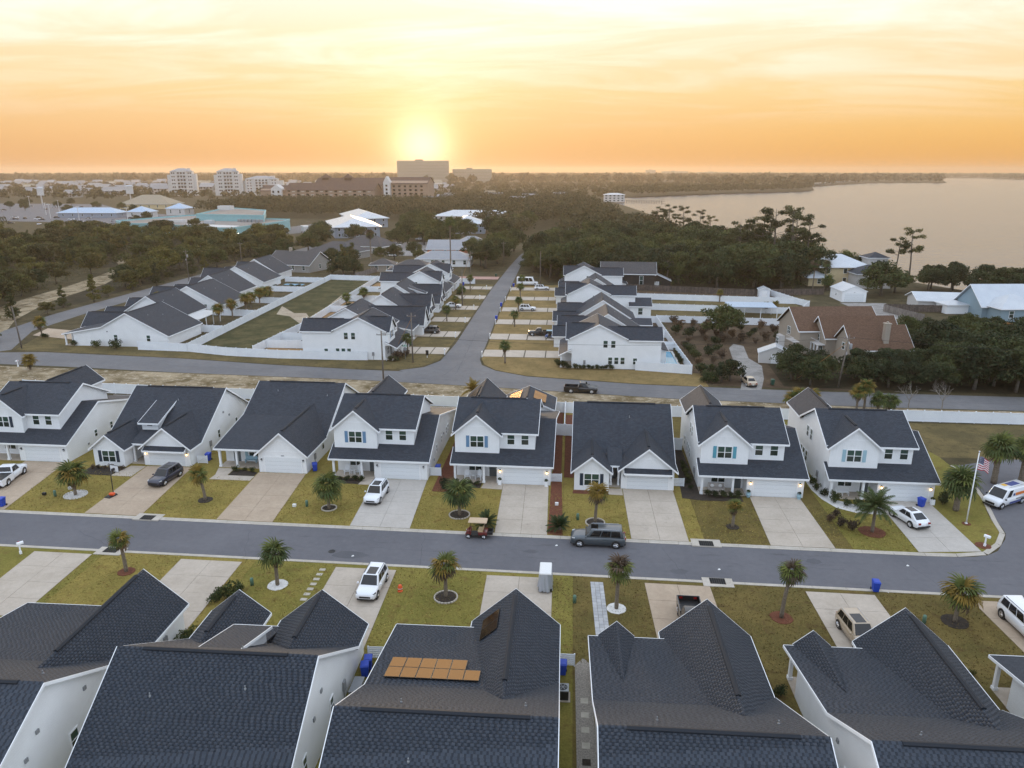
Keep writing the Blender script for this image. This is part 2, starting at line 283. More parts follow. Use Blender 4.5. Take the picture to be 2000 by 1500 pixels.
mat('bark',(.085,.07,.055),.95,(.15,.125,.10),4,space='obj',bump=.6,bscale=12); mat('bark_pale',(.20,.175,.15),.95,(.27,.24,.21),3,space='obj'); mat('palm_trunk',(.13,.10,.07),.95,(.22,.18,.135),6,space='obj',bump=.8,bscale=16,bdist=.05); mat('wood_pole',(.12,.10,.085),.9,(.17,.145,.12),3,space='obj'); mat('wood_fence',(.070,.055,.046),.9,(.13,.10,.085),1.3,island=.25); mat('wood_fence_pale',(.16,.14,.125),.9,(.24,.21,.19),1.3,island=.25); mat('wood_orange',(.36,.17,.05),.8,(.44,.22,.08),2,island=.15)
mat('tyre',(.012,.012,.012),.8); mat('rim',(.42,.43,.44),.3,metal=.9); mat('chrome',(.6,.6,.62),.15,metal=1); mat('lens_clear',(.55,.58,.6),.1); mat('lens_red',(.25,.01,.01),.2); mat('plastic_black',(.016,.016,.017),.55)
for n,c in [('paint_white',(.80,.81,.83)),('paint_navy',(.010,.013,.035)),('paint_black',(.008,.008,.009)),('paint_grey',(.055,.068,.078)),('paint_gold',(.42,.33,.23)),('paint_silver',(.38,.38,.38)),('paint_red',(.13,.012,.008)),('paint_blue',(.03,.09,.30))]: mat(n,c,.28,coat=.8)
mat('bin_blue',(.010,.055,.42),.45); mat('bin_green',(.02,.07,.045),.5); mat('util_green',(.10,.19,.14),.6); mat('tan_vinyl',(.52,.38,.25),.5); mat('seat_tan',(.50,.36,.20),.6); mat('orange',(.75,.10,.02),.5); mat('cover_silver',(.42,.45,.50),.35,metal=.4); mat('pillow',(.75,.74,.72),.9); mat('cushion',(.45,.41,.38),.9); mat('terracotta',(.35,.33,.34),.7); mat('teal_paint',(.22,.42,.44),.7,(.26,.47,.49),.2); mat('flat_roof',(.20,.175,.155),.9,(.28,.25,.225),.06); mat('metal_roof',(.46,.49,.53),.32,(.52,.55,.58),.3,metal=.3); mat('metal_roof_blue',(.34,.45,.58),.35,metal=.2); mat('metal_roof_grey',(.25,.255,.27),.4,(.29,.29,.30),.3,metal=.3); mat('roof_tan',(.30,.25,.18),.8); mat('roof_pink',(.42,.22,.17),.8,island=.1); mat('roof_dark_tile',(.060,.030,.020),.8,(.085,.045,.03),.3); mat('condo',(.44,.40,.36),.8,(.50,.45,.40),.1); mat('condo_white',(.58,.56,.54),.8); mat('far_wall',(.34,.31,.285),.8); mat('far_roof',(.26,.25,.25),.6); mat('hotel_wall',(.30,.21,.15),.8); mat('hotel_far',(.34,.30,.22),.8); mat('solar',(.012,.011,.012),.10,spec=1.0); MAT['solar'].node_tree.nodes['Principled BSDF'].inputs['Specular Tint'].default_value=(1,.55,.2,1); MAT['solar'].node_tree.nodes['Principled BSDF'].inputs['IOR'].default_value=2.2; mat('solar_frame',(.02,.02,.02),.4); mat('rust_line',(.02,.02,.022),.8); mat('pool_water',(.06,.30,.46),.06,spec=.6); mat('pool_tile',(.62,.62,.60),.6); mat('cloth_dark',(.018,.018,.022),.9); mat('cloth_grey',(.06,.06,.07),.9); mat('skin',(.28,.16,.10),.6); mat('hair',(.015,.01,.008),.8); mat('flag_red',(.42,.015,.03),.8); mat('flag_white',(.72,.72,.74),.8); mat('flag_blue',(.012,.018,.09),.8); mat('sign_green',(.02,.25,.16),.5); mat('van_orange',(.62,.17,.03),.5); mat('van_blue',(.05,.07,.22),.5); mat('van_yellow',(.70,.40,.04),.5)
# ------------------------------------------------------------------ land, bay, streets
def sheet(name,label,poly,z,m,kind='structure',cat=None,th=0):
    b=MB()
    if th: b.prz(poly,z-th,z)
    else: b.add([(x,y,z) for x,y in poly],[tuple(range(len(poly)))])
    o=b.obj(name,m); return setp(o,label,cat,None,kind)
SHORE=[(9000,60),(420,110),(137,228),(116,275),(97,372),(79,551),(62,832),(48.5,1025),(82,1175),(256,1386),(445,1546),(516,1682),(638,2105),(1060,2827),(1334,2849),(1800,3900),(2300,5000),(2520,5000),(2150,3800),(2350,3350),(9000,2700)]
BAY=SHORE+[(9000,60)]
sheet('ground','broad land of dry grass and sandy soil reaching to the horizon',[(-9000,-400),(9000,-400)]+SHORE+[(9000,9000),(-9000,9000)],0,'ground')
b=MB(); b.add([(-200,-100,-.9),(9050,-100,-.9),(9050,9050,-.9),(-200,9050,-.9)],[(0,1,2,3)])
m=mat('bay_water',(.040,.044,.052),.22,(.062,.066,.076),.02,spec=.36,bump=.8,bscale=.16,bdist=.9); wear_ripple_map('bay_water',(.004,.03,1),.25)  # light and dark streaks of ripples painted into the water's base colour
setp(b.obj('water','bay_water'),'calm bay reflecting the orange evening sky',None,None,'structure')
YN=lambda x:70.42-.0184*x
YS=lambda x:62.53-.0188*x
KC=[(35.6,69.76),(38.85,69.82),(40.6,70.0),(42.1,70.45),(43.5,71.4),(44.57,72.74),(45.5,73.9),(46.19,75.14),(46.6,76.6),(46.9,78.22),(47.4,79.9),(48.07,81.56),(48.9,84.5),(49.6,88),(50,94)]
sheet('road','grey asphalt street between the two rows of white houses',[(-95,YS(-95)),(90,YS(90)),(90,97),(58,97),(50.6,94),(50.2,88),(49.5,84.4),(48.6,81.4),(47.9,79.8),(47.4,78.1),(47.1,76.4),(46.7,74.9),(45.9,73.5),(44.9,72.3),(43.8,70.9),(42.3,69.9),(40.7,69.45),(38.85,69.25),(35.6,69.2),(-95,YN(-95)-.5)],.02,'asphalt')
BN=[(-210,149),(-150,146),(-124,143.2),(-112,144.6),(-80.4,141.6),(-60,138.2),(-41,135.8),(-32,136.2),(-28.6,139),(-26.2,144)]
BE=[(-18.4,146),(-17.4,141.5),(-14.6,137.2),(-8,133.4),(12.8,129.6),(43.8,127.6),(77.6,126.9),(160,126)]
BS=[(160,117.5),(73.1,119),(49.3,119.2),(16.5,121.4),(-13.8,125.8),(-38.9,128.6),(-74.6,130.8),(-100,133.4),(-210,140)]
sheet('road','old grey asphalt back street running behind the white houses',BN[:-3]+BE[3:]+BS,.02,'asphalt_old')
sheet('road','straight asphalt side street running away between two rows of driveways',[(-33,135.9),(-28.6,138.6),(-26.2,144),(-25.5,160),(-25.8,198),(-26,240),(-25.2,300),(-24,340),(-20.5,400),(-13,480),(-9,480),(-16.5,400),(-20,340),(-20.7,300),(-20.2,250),(-19.8,203),(-18.6,160),(-18.4,146),(-17.4,141.2),(-14.2,137),(-7.6,133.2),(-12,130),(-28,132)],.026,'asphalt_old')
sheet('road','narrow asphalt road along the wooded west edge',[(-124,142),(-120.5,146),(-129.8,165),(-131.4,186),(-131,280),(-128,380),(-135,380),(-139,280),(-139.5,186),(-137,165),(-131,150),(-136,142)],.024,'asphalt_old')
random.seed(3)
for (x0,y0,x1,y1) in [(-38.8,128.7,-37.0,135.8),(-6.5,124.9,-4,132.6),(1.5,123.7,3.2,131.3),(-90,132.6,-60,133.2)]:
    pass
OR_=['one','two','three','four','five','six']
# kerbs, laid in three-metre stones
def kerb(name,label,line,w=.52,h=.11,step=3.05):
    root=thing(name,label,None,kind='structure'); pts=[Vector((x,y,0)) for x,y in line]; segs=[]; 
    acc=0; cur=pts[0]; i=1; out=[cur]
    need=step
    while i<len(pts):
        d=(pts[i]-cur).length
        if d>=need: cur=cur+(pts[i]-cur).normalized()*need; out.append(cur); need=step
        else: need-=d; cur=pts[i]; i+=1
    if need<step*.7: out.append(pts[-1])
    for a,c in zip(out,out[1:]):
        t=(c-a).normalized(); n=Vector((t.y,-t.x,0)); a2=a+t*.012; c2=c-t*.012; b=MB()
        sec=[(0,-.02),(0,h),(w*.35,h*.96),(w*.55,h*.45),(w,h*.32),(w,-.02)]
        b.loft([a2+n*u+Vector((0,0,z)) for u,z in sec],[c2+n*u+Vector((0,0,z)) for u,z in sec]); b.obj('kerb_stone','kerb',root)
    return root
kerb('kerb','pale concrete kerb along the far side of the street, curving at the corner',[(-92,YN(-92)),(35.6,69.76)]+KC[1:])
kerb('kerb','pale concrete kerb along the near side of the street',[(90,YS(90)),(-92,YS(-92))])
# lawns by lot
LOTN=[-96,-80.2,-63.6,-47.0,-31.2,-15.4,-.35,14.5,29.3]
LM=['lawn_gold','lawn_gold','lawn_gold','lawn_gold','lawn_gold','lawn_gold','lawn_brown']
LD=['cut by the far left driveway','round the basketball hoop house','before the house with the single garage gable','in front of the house with the white SUV','behind the parked golf cart','behind the parked grey SUV','with the lime green young palm']
for i,(a,c) in enumerate(zip(LOTN[1:-1],LOTN[2:])):
    sheet('lawn','dormant yellow green front lawn '+LD[i],[(a,YN(a)+.01),(c-.02,YN(c)+.01),(c-.02,113.6),(a,113.6)],.075,LM[i],th=.07)
sheet('lawn','front lawn of the corner house by the flagpole',[(29.3,YN(29.3)+.01)]+[(x-.02,y+.02) for x,y in KC]+[(50,97),(47,111),(29.3,111.3)],.075,'lawn_green',th=.07)
LOTS=[-78,-62.3,-46.2,-30.4,-14.4,.8,15.6,30.6,48]
LS=['lawn_green','lawn_gold','lawn_green','lawn_green','lawn_brown','lawn_brown','lawn_brown']
LE=['at the near left mailbox','with the windswept palm on the near side','with the square stepping stones','with the orange cap between driveways','beside the grey paver walk','round the tall leaning palm','under the shaggy palm on the near right']
for i,(a,c) in enumerate(zip(LOTS[1:-1],LOTS[2:])):
    sheet('lawn','near side lawn '+LE[i],[(a,14),(c-.02,14),(c-.02,YS(c)-.01),(a,YS(a)-.01)],.075,LS[i],th=.07)
# rough ground
sheet('verge','rough sandy strip with weeds behind the back fence',[(-115,117.5),(60,114),(60,118.6),(49.3,119),(16.5,121.2),(-13.8,125.6),(-38.9,128.4),(-74.6,130.6),(-115,133)],.012,'scrub_sand')
sheet('vacant_lot','weedy vacant lot with sand patches beside the corner house',[(46,97),(58,97),(90,97),(120,97),(120,112),(46,111.3)],.014,'lawn_far')
sheet('verge','green weedy verge between the right hand fence and back street',[(46,112.4),(130,111.5),(130,118.4),(60,118.6),(46,118.9)],.013,'scrub_sand')
sheet('lawn','dry winter lawn along the back street by the left corner house',[(-119.5,146),(-80.4,142),(-60,138.6),(-60,146),(-90,150),(-112,154),(-126,165)],.03,'lawn_far')
sheet('lawn','dry winter lawn on the corner beside the stop sign',[(-60,138.6),(-41,136.2),(-32,136.6),(-28.9,139.4),(-26.6,144),(-26.2,160),(-26.4,250),(-40,250),(-40,146),(-60,146)],.03,'lawn_far')
sheet('lawn','golden dry lawn beside the white house with the pool',[(-18,146),(-17,141.8),(-14.3,137.6),(-8,133.8),(12.8,130),(25,129),(25,138),(1,141),(0,146),(0,250),(-19.7,250),(-19.4,203),(-18.2,160)],.03,'lawn_dry')
sheet('swale','grassy drainage swale between the long white fences',[(-82,147.5),(-67.8,146),(-65.2,173),(-66.8,215),(-68,256),(-85.7,256.5),(-83.7,203)],.02,'lawn_swale')
sheet('sand_track','pale worn track crossing the grassy swale',[G(540,614),G(551,598),G(575,612),G(598,612),G(604,620),G(640,598),G(668,576),G(674,580),G(640,607),G(606,628),G(588,634),G(566,618)],.03,'sand')
sheet('vacant_lot','brown overgrown vacant lot behind the pool fence',[(23.3,130.3),(52,128.2),(52,187),(24,188.5)],.016,'lot_brown')
sheet('path','pale gravel track leading up the vacant lot past the parked sedan',[G(1446,762),G(1487,762),G(1492,740),G(1488,715),G(1462,700),G(1452,676),G(1432,672),G(1424,680),G(1436,716),G(1450,740)],.03,'dirt_pale')
sheet('dirt_track','sandy cleared track through the scrub on the left',[G(-260,690),G(0,662),G(30,625),G(90,592),G(170,566),G(205,555),G(258,526),G(246,508),G(222,505),G(236,522),G(190,540),G(130,560),G(60,580),G(0,600),G(-260,620)],.02,'scrub_sand')
sheet('dirt_track','bare sandy clearing at the top of the scrub woods',[G(232,498),G(258,505),G(310,518),G(330,505),G(300,495),G(262,510)],.022,'sand')
sheet('yard','tan mulched back yard behind a white fence',[(-66,146.4),(-57,145.5),(-57.2,152),(-66,152.4)],.03,'mulch_tan')
for i,(y0,y1) in enumerate([(161,177),(179,195),(197,212),(214,230),(232,250)]): sheet('yard','fenced bare back yard behind the middle houses, number %s from the back street'%['two','three','four','five','six'][i],[(-67,y0),(-54,y0),(-54,y1),(-67,y1)],.03,['lot_brown','mulch_tan','mulch_tan','lawn_far','mulch_tan'][i])
for i,(y0,y1) in enumerate([(155,187),(188.5,205),(206,222),(223,240)]): sheet('yard','long brown back yard between white fences on the right, row %s'%['one','two','three','four'][i],[(16,y0),(22.6 if i==0 else 64,y0),(22 if i==0 else 66,y1),(16,y1)],.03,['lot_brown','lawn_far','lawn_far','lot_brown'][i])
sheet('car_park','wide pale grey car park of the shops on the left',[(-620,590),(-380,545),(-330,480),(-290,480),(-275,600),(-420,690),(-560,860),(-760,880)],.02,'asphalt')
sheet('car_park','pale yard beside the teal commercial building',[(-190,430),(-178,450),(-165,470),(-150,520),(-160,570),(-185,580),(-200,500)],.022,'asphalt_old')
sheet('driveway','pale gravel drive by the white garage on the right',[(79,222),(92,222),(92,205),(83,195),(74,190),(72,196),(80,208)],.03,'dirt_pale')
sheet('yard','pale yard in front of the condominium rows by the far road',[(-115,405),(-60,405),(-62,330),(-96,345),(-108,380)],.02,'dirt_pale')

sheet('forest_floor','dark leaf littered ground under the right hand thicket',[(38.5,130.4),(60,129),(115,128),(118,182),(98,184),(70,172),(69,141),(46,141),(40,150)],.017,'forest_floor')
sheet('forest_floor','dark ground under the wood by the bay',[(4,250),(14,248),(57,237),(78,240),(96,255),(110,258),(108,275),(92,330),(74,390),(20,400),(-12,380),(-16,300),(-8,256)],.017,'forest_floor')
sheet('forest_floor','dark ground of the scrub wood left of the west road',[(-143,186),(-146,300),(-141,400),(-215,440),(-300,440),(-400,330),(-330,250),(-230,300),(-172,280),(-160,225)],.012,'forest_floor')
# driveways in poured slabs
def slabs(name,label,q,nu,nv,m,gap=.03,z=.105,th=.03,piece='slab'):
    """q: near-left, near-right, far-right, far-left"""
    root=setp(MB().add([(x,y,z-th+.004) for x,y in q],[(0,1,2,3)]).obj(name,'joint'),label,None,None,'structure')
    Q=[Vector((x,y,0)) for x,y in q]; Lu=(Q[1]-Q[0]).length; Lv=(Q[3]-Q[0]).length
    P=lambda u,v:(Q[0]*(1-u)+Q[1]*u)*(1-v)+(Q[3]*(1-u)+Q[2]*u)*v
    gu=gap/2/Lu; gv=gap/2/Lv
    for i in range(nu):
        for j in range(nv):
            c=[P(i/nu+gu,j/nv+gv),P((i+1)/nu-gu,j/nv+gv),P((i+1)/nu-gu,(j+1)/nv-gv),P(i/nu+gu,(j+1)/nv-gv)]
            dz=random.uniform(-.004,.004)
            MB().prz([(p.x,p.y) for p in c],z-th,z+dz).obj(piece,m,root)
    return root
DN=[((-69.8,72.2),(-63.75,71.7),(-66.1,85.7),(-71.8,85.7),'concrete_tan','by the white pickup'),((-54.1,71.6),(-47.4,71.4),(-48.6,85.4),(-54.7,85.4),'concrete_tan','under the navy SUV'),((-38.55,71.25),(-32.1,71.1),(-33.1,84.5),(-39.3,84.5),'concrete_tan','left empty and clean'),((-23.4,70.95),(-16.75,70.8),(-17.35,83.7),(-23.9,83.7),'concrete_blue','under the white SUV with black roof glass'),((-7.55,70.63),(-1.96,70.53),(-2.2,83.4),(-7.8,83.4),'concrete','with a stained corner behind the golf cart'),((6.87,70.37),(12.81,70.25),(12.78,83.1),(6.75,83.1),'concrete','behind the grey SUV'),((21.06,70.1),(27.5,70.0),(27.4,82.1),(21.6,82.1),'concrete','of the house with the sofa porch'),((35.62,69.86),(42.0,70.5),(42.0,82.1),(36.1,82.1),'concrete_blue','at the corner under the white coupe SUV')]
for a,bq,c,d,m,l in DN: slabs('driveway','poured concrete driveway '+l,(a,bq,c,d),2,4,m)
DS=[((-53.6,62.9),(-47.4,62.8),(-46.9,52),(-52.8,52),'concrete','at the near left corner by the mailbox'),((-38.0,62.6),(-31.7,62.5),(-31.5,51.1),(-37.8,51.1),'concrete','empty on the near side left of the stepping stones'),((-22.2,62.3),(-16.2,62.2),(-16,49.5),(-22.1,49.5),'concrete','on the near side under the white SUV with a dark grille'),((-7.4,62.0),(-1.15,61.95),(-1,50.6),(-7.2,50.6),'concrete','with the silver covered cart'),((7.45,61.8),(13.45,61.65),(13.6,50.4),(7.8,50.4),'concrete_tan','under the black pickup'),((22.0,61.5),(28.1,61.4),(28.3,50.4),(22.1,50.4),'concrete','under the beige SUV'),((36.4,61.2),(42.4,61.1),(42.8,50.2),(36.9,50.2),'concrete_tan','at the right edge under the white full size SUV')]
for a,bq,c,d,m,l in DS: slabs('driveway','poured concrete driveway '+l,(a,bq,c,d),2,4,m)
DR=[151.2,167.7,185.4,203.2,222,241]; DM=[152.7,169.5,187.4,204.8,223.3,242.1]; OR=['first','second','third','fourth','fifth','sixth']
for i,y in enumerate(DR): slabs('driveway','long concrete driveway on the right of the side street, %s from the corner'%OR[i],((-18.3-.28*i,y-3.2),(-.6-.5*i,y-3.2),(-.6-.5*i,y+3.1),(-18.4-.28*i,y+3.1)),4,1,'concrete',.25,.075)
for i,y in enumerate(DM): slabs('driveway','concrete driveway on the left of the side street, %s from the corner'%OR[i],((-36,y-3.3),(-26.1,y-3.3),(-26.1,y+3),(-36,y+3)),3,1,'concrete',.25,.075)
slabs('driveway','pink brick driveway at the far end of the side street',((-48,262),(-26.2,262),(-26.2,269),(-48,269)),1,1,'paver_pink')
slabs('driveway','tan concrete driveway at the far left corner house',((-126,160),(-112,156),(-112.5,164),(-128,168)),2,1,'concrete_tan')
# walks
WK=[('narrow concrete entry walk beside the navy shuttered gable',((-57.6,82.0),(-54.8,81.9),(-54.8,85.3),(-56.8,85.3))),('L shaped porch walk of the single gable house',((-44.6,81.9),(-39.3,81.8),(-39.3,83.2),(-44.5,83.3))),('short walk joining the columned porch of the single gable house',((-44.5,83.3),(-42.9,83.3),(-42.9,85.5),(-45.1,85.5))),('porch step of the house with the white SUV',((-25.6,81.8),(-23.9,81.8),(-23.9,83.8),(-25.3,83.8))),('porch step beside the planters of the golf cart house',((-10.4,81.9),(-7.8,81.7),(-7.8,83.5),(-10.2,83.5))),('entry walk between the two gables behind the grey SUV',((4.95,81.3),(6.7,81.2),(6.7,83.1),(5.1,83.1)))]
for l,q in WK: slabs('path','pale concrete '+l,q,1,1,'concrete')
slabs('path','grey brick paver walk across the near lawn',((2.4,61.6),(3.6,61.6),(3.95,51),(2.75,51)),3,22,'paver',.025,.10,.03,'paver')
random.seed(5)
pp=setp(sheet('path','pebble bed with square dark pavers beside the near houses',[(.95,49.3),(1.6,50.2),(2.1,49.6),(2.25,45),(2.55,34),(2.45,18),(1.1,18),(1.1,34)],.09,'pebble',th=.05))
for i in range(16): MB().box(1.35+.03*i*.5,1.9+.03*i*.5,45.0-i*1.45,45.55-i*1.45,.06,.112).obj('paver','stone_step' if i<4 else 'mulch_dark',pp)
for i in range(7): setp(MB().box(-23.62,-23.05,61.5-i*.86,61.9-i*.86,.05,.115).obj('stepping_stone','stone_step'),'square pale stepping stone in the row across the near lawn','paving stone','row of stepping stones on the near lawn')
# beds
def ring(x,y,r,n=16,j=.1): return [(x+r*(1+random.uniform(-j,j))*math.cos(2*math.pi*k/n),y+r*(1+random.uniform(-j,j))*math.sin(2*math.pi*k/n)) for k in range(n)]
def bed(label,poly,m,z=.10): return sheet('planting_bed',label,poly,z,m,th=.06)
bed('red mulch strip between two driveways by the sago palm',[(-1.9,70.7),(-.3,70.5),(-.45,78),(-.7,87.4),(-.75,112),(-1.7,112),(-1.75,90),(-1.9,83.4)],'mulch_red')
bed('dark red mulch strip along the left wall of the house with the navy shutters by the grey SUV',[(-.35,86),(.85,86),(.85,111),(-.35,111)],'mulch_red')
bed('red brown mulch strip left of the golf cart house',[(-16.2,80.5),(-14.0,80.5),(-14.0,100),(-16.0,100)],'mulch_red')
bed('dark mulch bed under the window of the navy shuttered gable',[(-61.8,82.2),(-57.7,82.0),(-57.0,84.7),(-61.9,84.6)],'mulch_dark')
bed('dark mulch bed in the crook of the L shaped walk',[(-42.8,83.3),(-39.4,83.3),(-39.4,84.4),(-42.8,85.5)],'mulch_dark')
bed('dark planting bed before the porch with white armchairs by the white SUV',[(-29.5,82.1),(-25.4,81.9),(-25.3,83.7),(-29.4,83.7)],'mulch_dark')
bed('dark planting bed before the porch of the golf cart house',[(-14.2,81.9),(-10.5,81.9),(-10.4,83.4),(-14,83.4)],'mulch_dark')
bed('brown mulch under the left gable behind the grey SUV',[(.7,81.3),(5.0,81.2),(5.0,82.2),(.8,82.3)],'mulch_red')
bed('dark bare strip along the left side of the sofa porch house',[(13.6,81),(15.7,80.5),(20.6,80.6),(20.6,82),(16,82.4),(15.7,97),(14.6,97)],'mulch_dark')
bed('white stone bed curving round the corner house porch',[(29.6,88.5),(29.5,84.5),(29.9,82),(30.8,79.8),(32.6,78.6),(35.9,78.3),(36.0,80.2),(33.5,80.6),(31.6,81.8),(30.8,84),(30.6,88.5)],'rock_white')
for i,(x,y,r,m,l,hasring) in enumerate([(-58.2,76.1,1.15,'rock_white','white stone ring round the palm by the basketball hoop',1),(-42.15,76,.85,'mulch_dark','dark mulch circle under the palm before the single gable house',0),(-27,75,.75,'mulch_dark','dark mulch ring under the palm left of the white SUV',1),(-11.9,74.5,1.05,'mulch_dark','mulch ring edged in stone behind the golf cart',1),(3.2,73.8,.95,'mulch_dark','dark mulch ring behind the parked grey SUV',1),(18,74,.7,'mulch_dark','small mulch patch under the lime green young palm',0),(32.6,74,1.35,'mulch_red','red mulch circle under the feather palm at the corner house',0),(-42,59.85,.8,'mulch_red','red mulch under the windswept near palm',0),(-26.6,58.7,.95,'rock_white','white stone circle round the near palm by the stepping stones',0),(-10.65,57.9,.95,'mulch_dark','stone edged dark mulch ring of the near middle palm',1),(4.6,57.35,.85,'rock_white','white stone circle beside the paver walk',0),(18.7,57.1,.95,'mulch_red','red brown mulch under the tall leaning palm',0),(33.3,57.7,1.1,'mulch_dark','faded dark mulch circle under the shaggy near palm',0),(43.6,76.8,.45,'mulch_red','small mulch patch at the foot of the flagpole',0),(42.8,71.8,.75,'mulch_red','mulch patch under the corner mailbox',0)]):
    random.seed(40+i); bed(l,ring(x,y,r,18,.05),m,.115)
    if hasring:
        rt=thing('edging',l.split(' under')[0].split(' round')[0]+', its low stone edging','edging',(x,y,0))
        for k in range(22):
            a=2*math.pi*k/22; o=MB().box(-.12,.12,-.06,.06,0,.17).obj('stone','kerb' if m!='rock_white' else 'rock_white',rt,loc=((r+.08)*math.cos(a),(r+.08)*math.sin(a),.02)); o.rotation_euler=(0,0,a+math.pi/2)
# kerb inlets, manhole, street litter
for i,(x,y,s,l) in enumerate([(-46.3,70.98,1,'black kerb inlet grate before the palm by the navy SUV'),(-45.9,63.7,-1,'black kerb inlet grate on the near kerb at the left'),(14.5,69.9,1,'black kerb inlet grate before the house right of the grey SUV'),(14.3,62.6,-1,'black kerb inlet grate on the near kerb beside the black pickup')]):
    t=thing('storm_drain',l,'storm drain',(x,y,0),-.0186,'kerb inlets')
    MB().box(-1.5,1.5,-.56,.95 if s>0 else .62,.0,.135).obj('apron','kerb',t) if s>0 else MB().box(-1.4,1.4,-.95,.56,.0,.135).obj('apron','kerb',t)
    MB().box(-.72,.72,-.52,.56 if s>0 else .52,.02,.139).obj('opening','dark_void',t)
    for k in range(6): MB().box(-.5+k*.2-.02,-.5+k*.2+.02,-.5,.5,.12,.146).obj('bar','black',t)
setp(MB().lathe([(.36,.0),(.36,.032),(.30,.036),(.30,.030),(.0,.030)],20).obj('manhole_cover','black',loc=(-23.6,65.4,0)),'round dark iron manhole cover in the left half of the street','manhole cover')

# sealed cracks and scraps on the street
rc=random.Random(8)
def crack(label,x0,y0,x1,y1,z=.0265,w=.045):
    n=max(6,int(math.hypot(x1-x0,y1-y0)/.7)); a=[]; 
    for k in range(n+1):
        t=k/n; a.append((x0+(x1-x0)*t+rc.uniform(-.16,.16),y0+(y1-y0)*t+rc.uniform(-.16,.16)))
    b=MB()
    for (p,q),(u,v) in zip(a,a[1:]):
        d=Vector((u-p,v-q,0)).normalized(); nx,ny=-d.y*w/2*rc.uniform(.6,1.3),d.x*w/2*rc.uniform(.6,1.3); b.add([(p-nx,q-ny,z),(u-nx,v-ny,z),(u+nx,v+ny,z),(p+nx,q+ny,z)],[(0,1,2,3)])
    setp(b.obj('road_crack','asphalt_patch',recalc=False),label,None,None,'structure')
for i,(a,c,d,e) in enumerate([(-52,67.5,-47,64.9),(-34,69.6,-32,63.6),(-20,66.5,-6,66.1),(-15,69.9,-14.2,63.2),(10,68.8,11.5,62.8),(18,66.2,27,65.9),(33,69,35,62.5),(-58,66,-66,66.3)]): crack('thin dark crack in the street asphalt, %s from the left'%['second','third','fifth','fourth','sixth','seventh','eighth','first'][i],a,c,d,e)
for i,(a,c,d,e) in enumerate([(-24,132,-20,150),(-21.5,134,-22.5,175),(-40,131.5,-5,128.2),(5,127,40,123.6),(50,123,80,122.6),(-80,136,-60,134)]): crack('long crack in the old back street asphalt, run %s'%OR_[i],a,c,d,e,.031,.09)
for i,(x,y,sx,sy,r) in enumerate([(-21.5,64.9,1.7,.7,.3),(11,64.2,.9,.5,0),(-3.5,67,.7,.4,.5),(-62,66.5,1.1,.5,.1),(24.5,67.3,.8,.5,.2)]):
    rc2=random.Random(i); setp(MB().add([(x+sx*(1+rc2.uniform(-.25,.25))*math.cos(2*math.pi*k/14),y+sy*(1+rc2.uniform(-.25,.25))*math.sin(2*math.pi*k/14),.0255) for k in range(14)],[tuple(range(14))]).obj('road_patch','asphalt_patch'),'dark worn patch in the street asphalt, %s'%['beside the manhole','below the grey SUV','by the golf cart','far left','right of the grey SUV'][i],None,None,'structure')
for i,(x,y) in enumerate([(-21.2,64.6),(-.9,68.4),(14.9,64.9),(29.5,61.9),(21.8,66.4),(33.4,67.1)]): setp(MB().add([(-.14,-.08,.02),(.05,-.12,.05),(.15,.04,.03),(.02,.13,.09),(-.12,.07,.03)],[(0,1,3),(1,2,3),(0,3,4)]).obj('litter','pillow',loc=(x,y,.01)),'scrap of white litter on the street, %s'%['near the manhole','before the red mulch strip','before the black pickup driveway','beside the kerb bin','in the right half','near the corner driveway'][i],'litter')
# ------------------------------------------------------------------ houses
_wm={}
def win_mesh(w,h,n,double):
    k=(w,h,n,double)
    if k not in _wm:
        b=MB(); t=.085; d=.055
        b.box(-w/2-t,-w/2,-d,0,-t,h+t); b.box(w/2,w/2+t,-d,0,-t,h+t); b.box(-w/2,w/2,-d,0,-t,0); b.box(-w/2,w/2,-d,0,h,h+t)
        pw=(w-.09*(n-1))/n; panes=[]
        for i in range(n):
            x0=-w/2+i*(pw+.09)
            if i: b.box(x0-.09,x0,-d,0,0,h)
            if double: b.box(x0,x0+pw,-d*.8,0,h/2-.03,h/2+.03); panes+=[(x0,x0+pw,h/2+.03,h),(x0,x0+pw,0,h/2-.03)]
            else: panes.append((x0,x0+pw,0,h))
        _wm[k]=(b.mesh('window','trim_white'),[MB().box(a+.004,c-.004,-.02,-.002,e,f).mesh('pane','glass_green' if (j%2==0 and double) else 'glass') for j,(a,c,e,f) in enumerate(panes)])
    return _wm[k]
FROT={'S':0,'N':math.pi,'E':math.pi/2,'W':-math.pi/2}
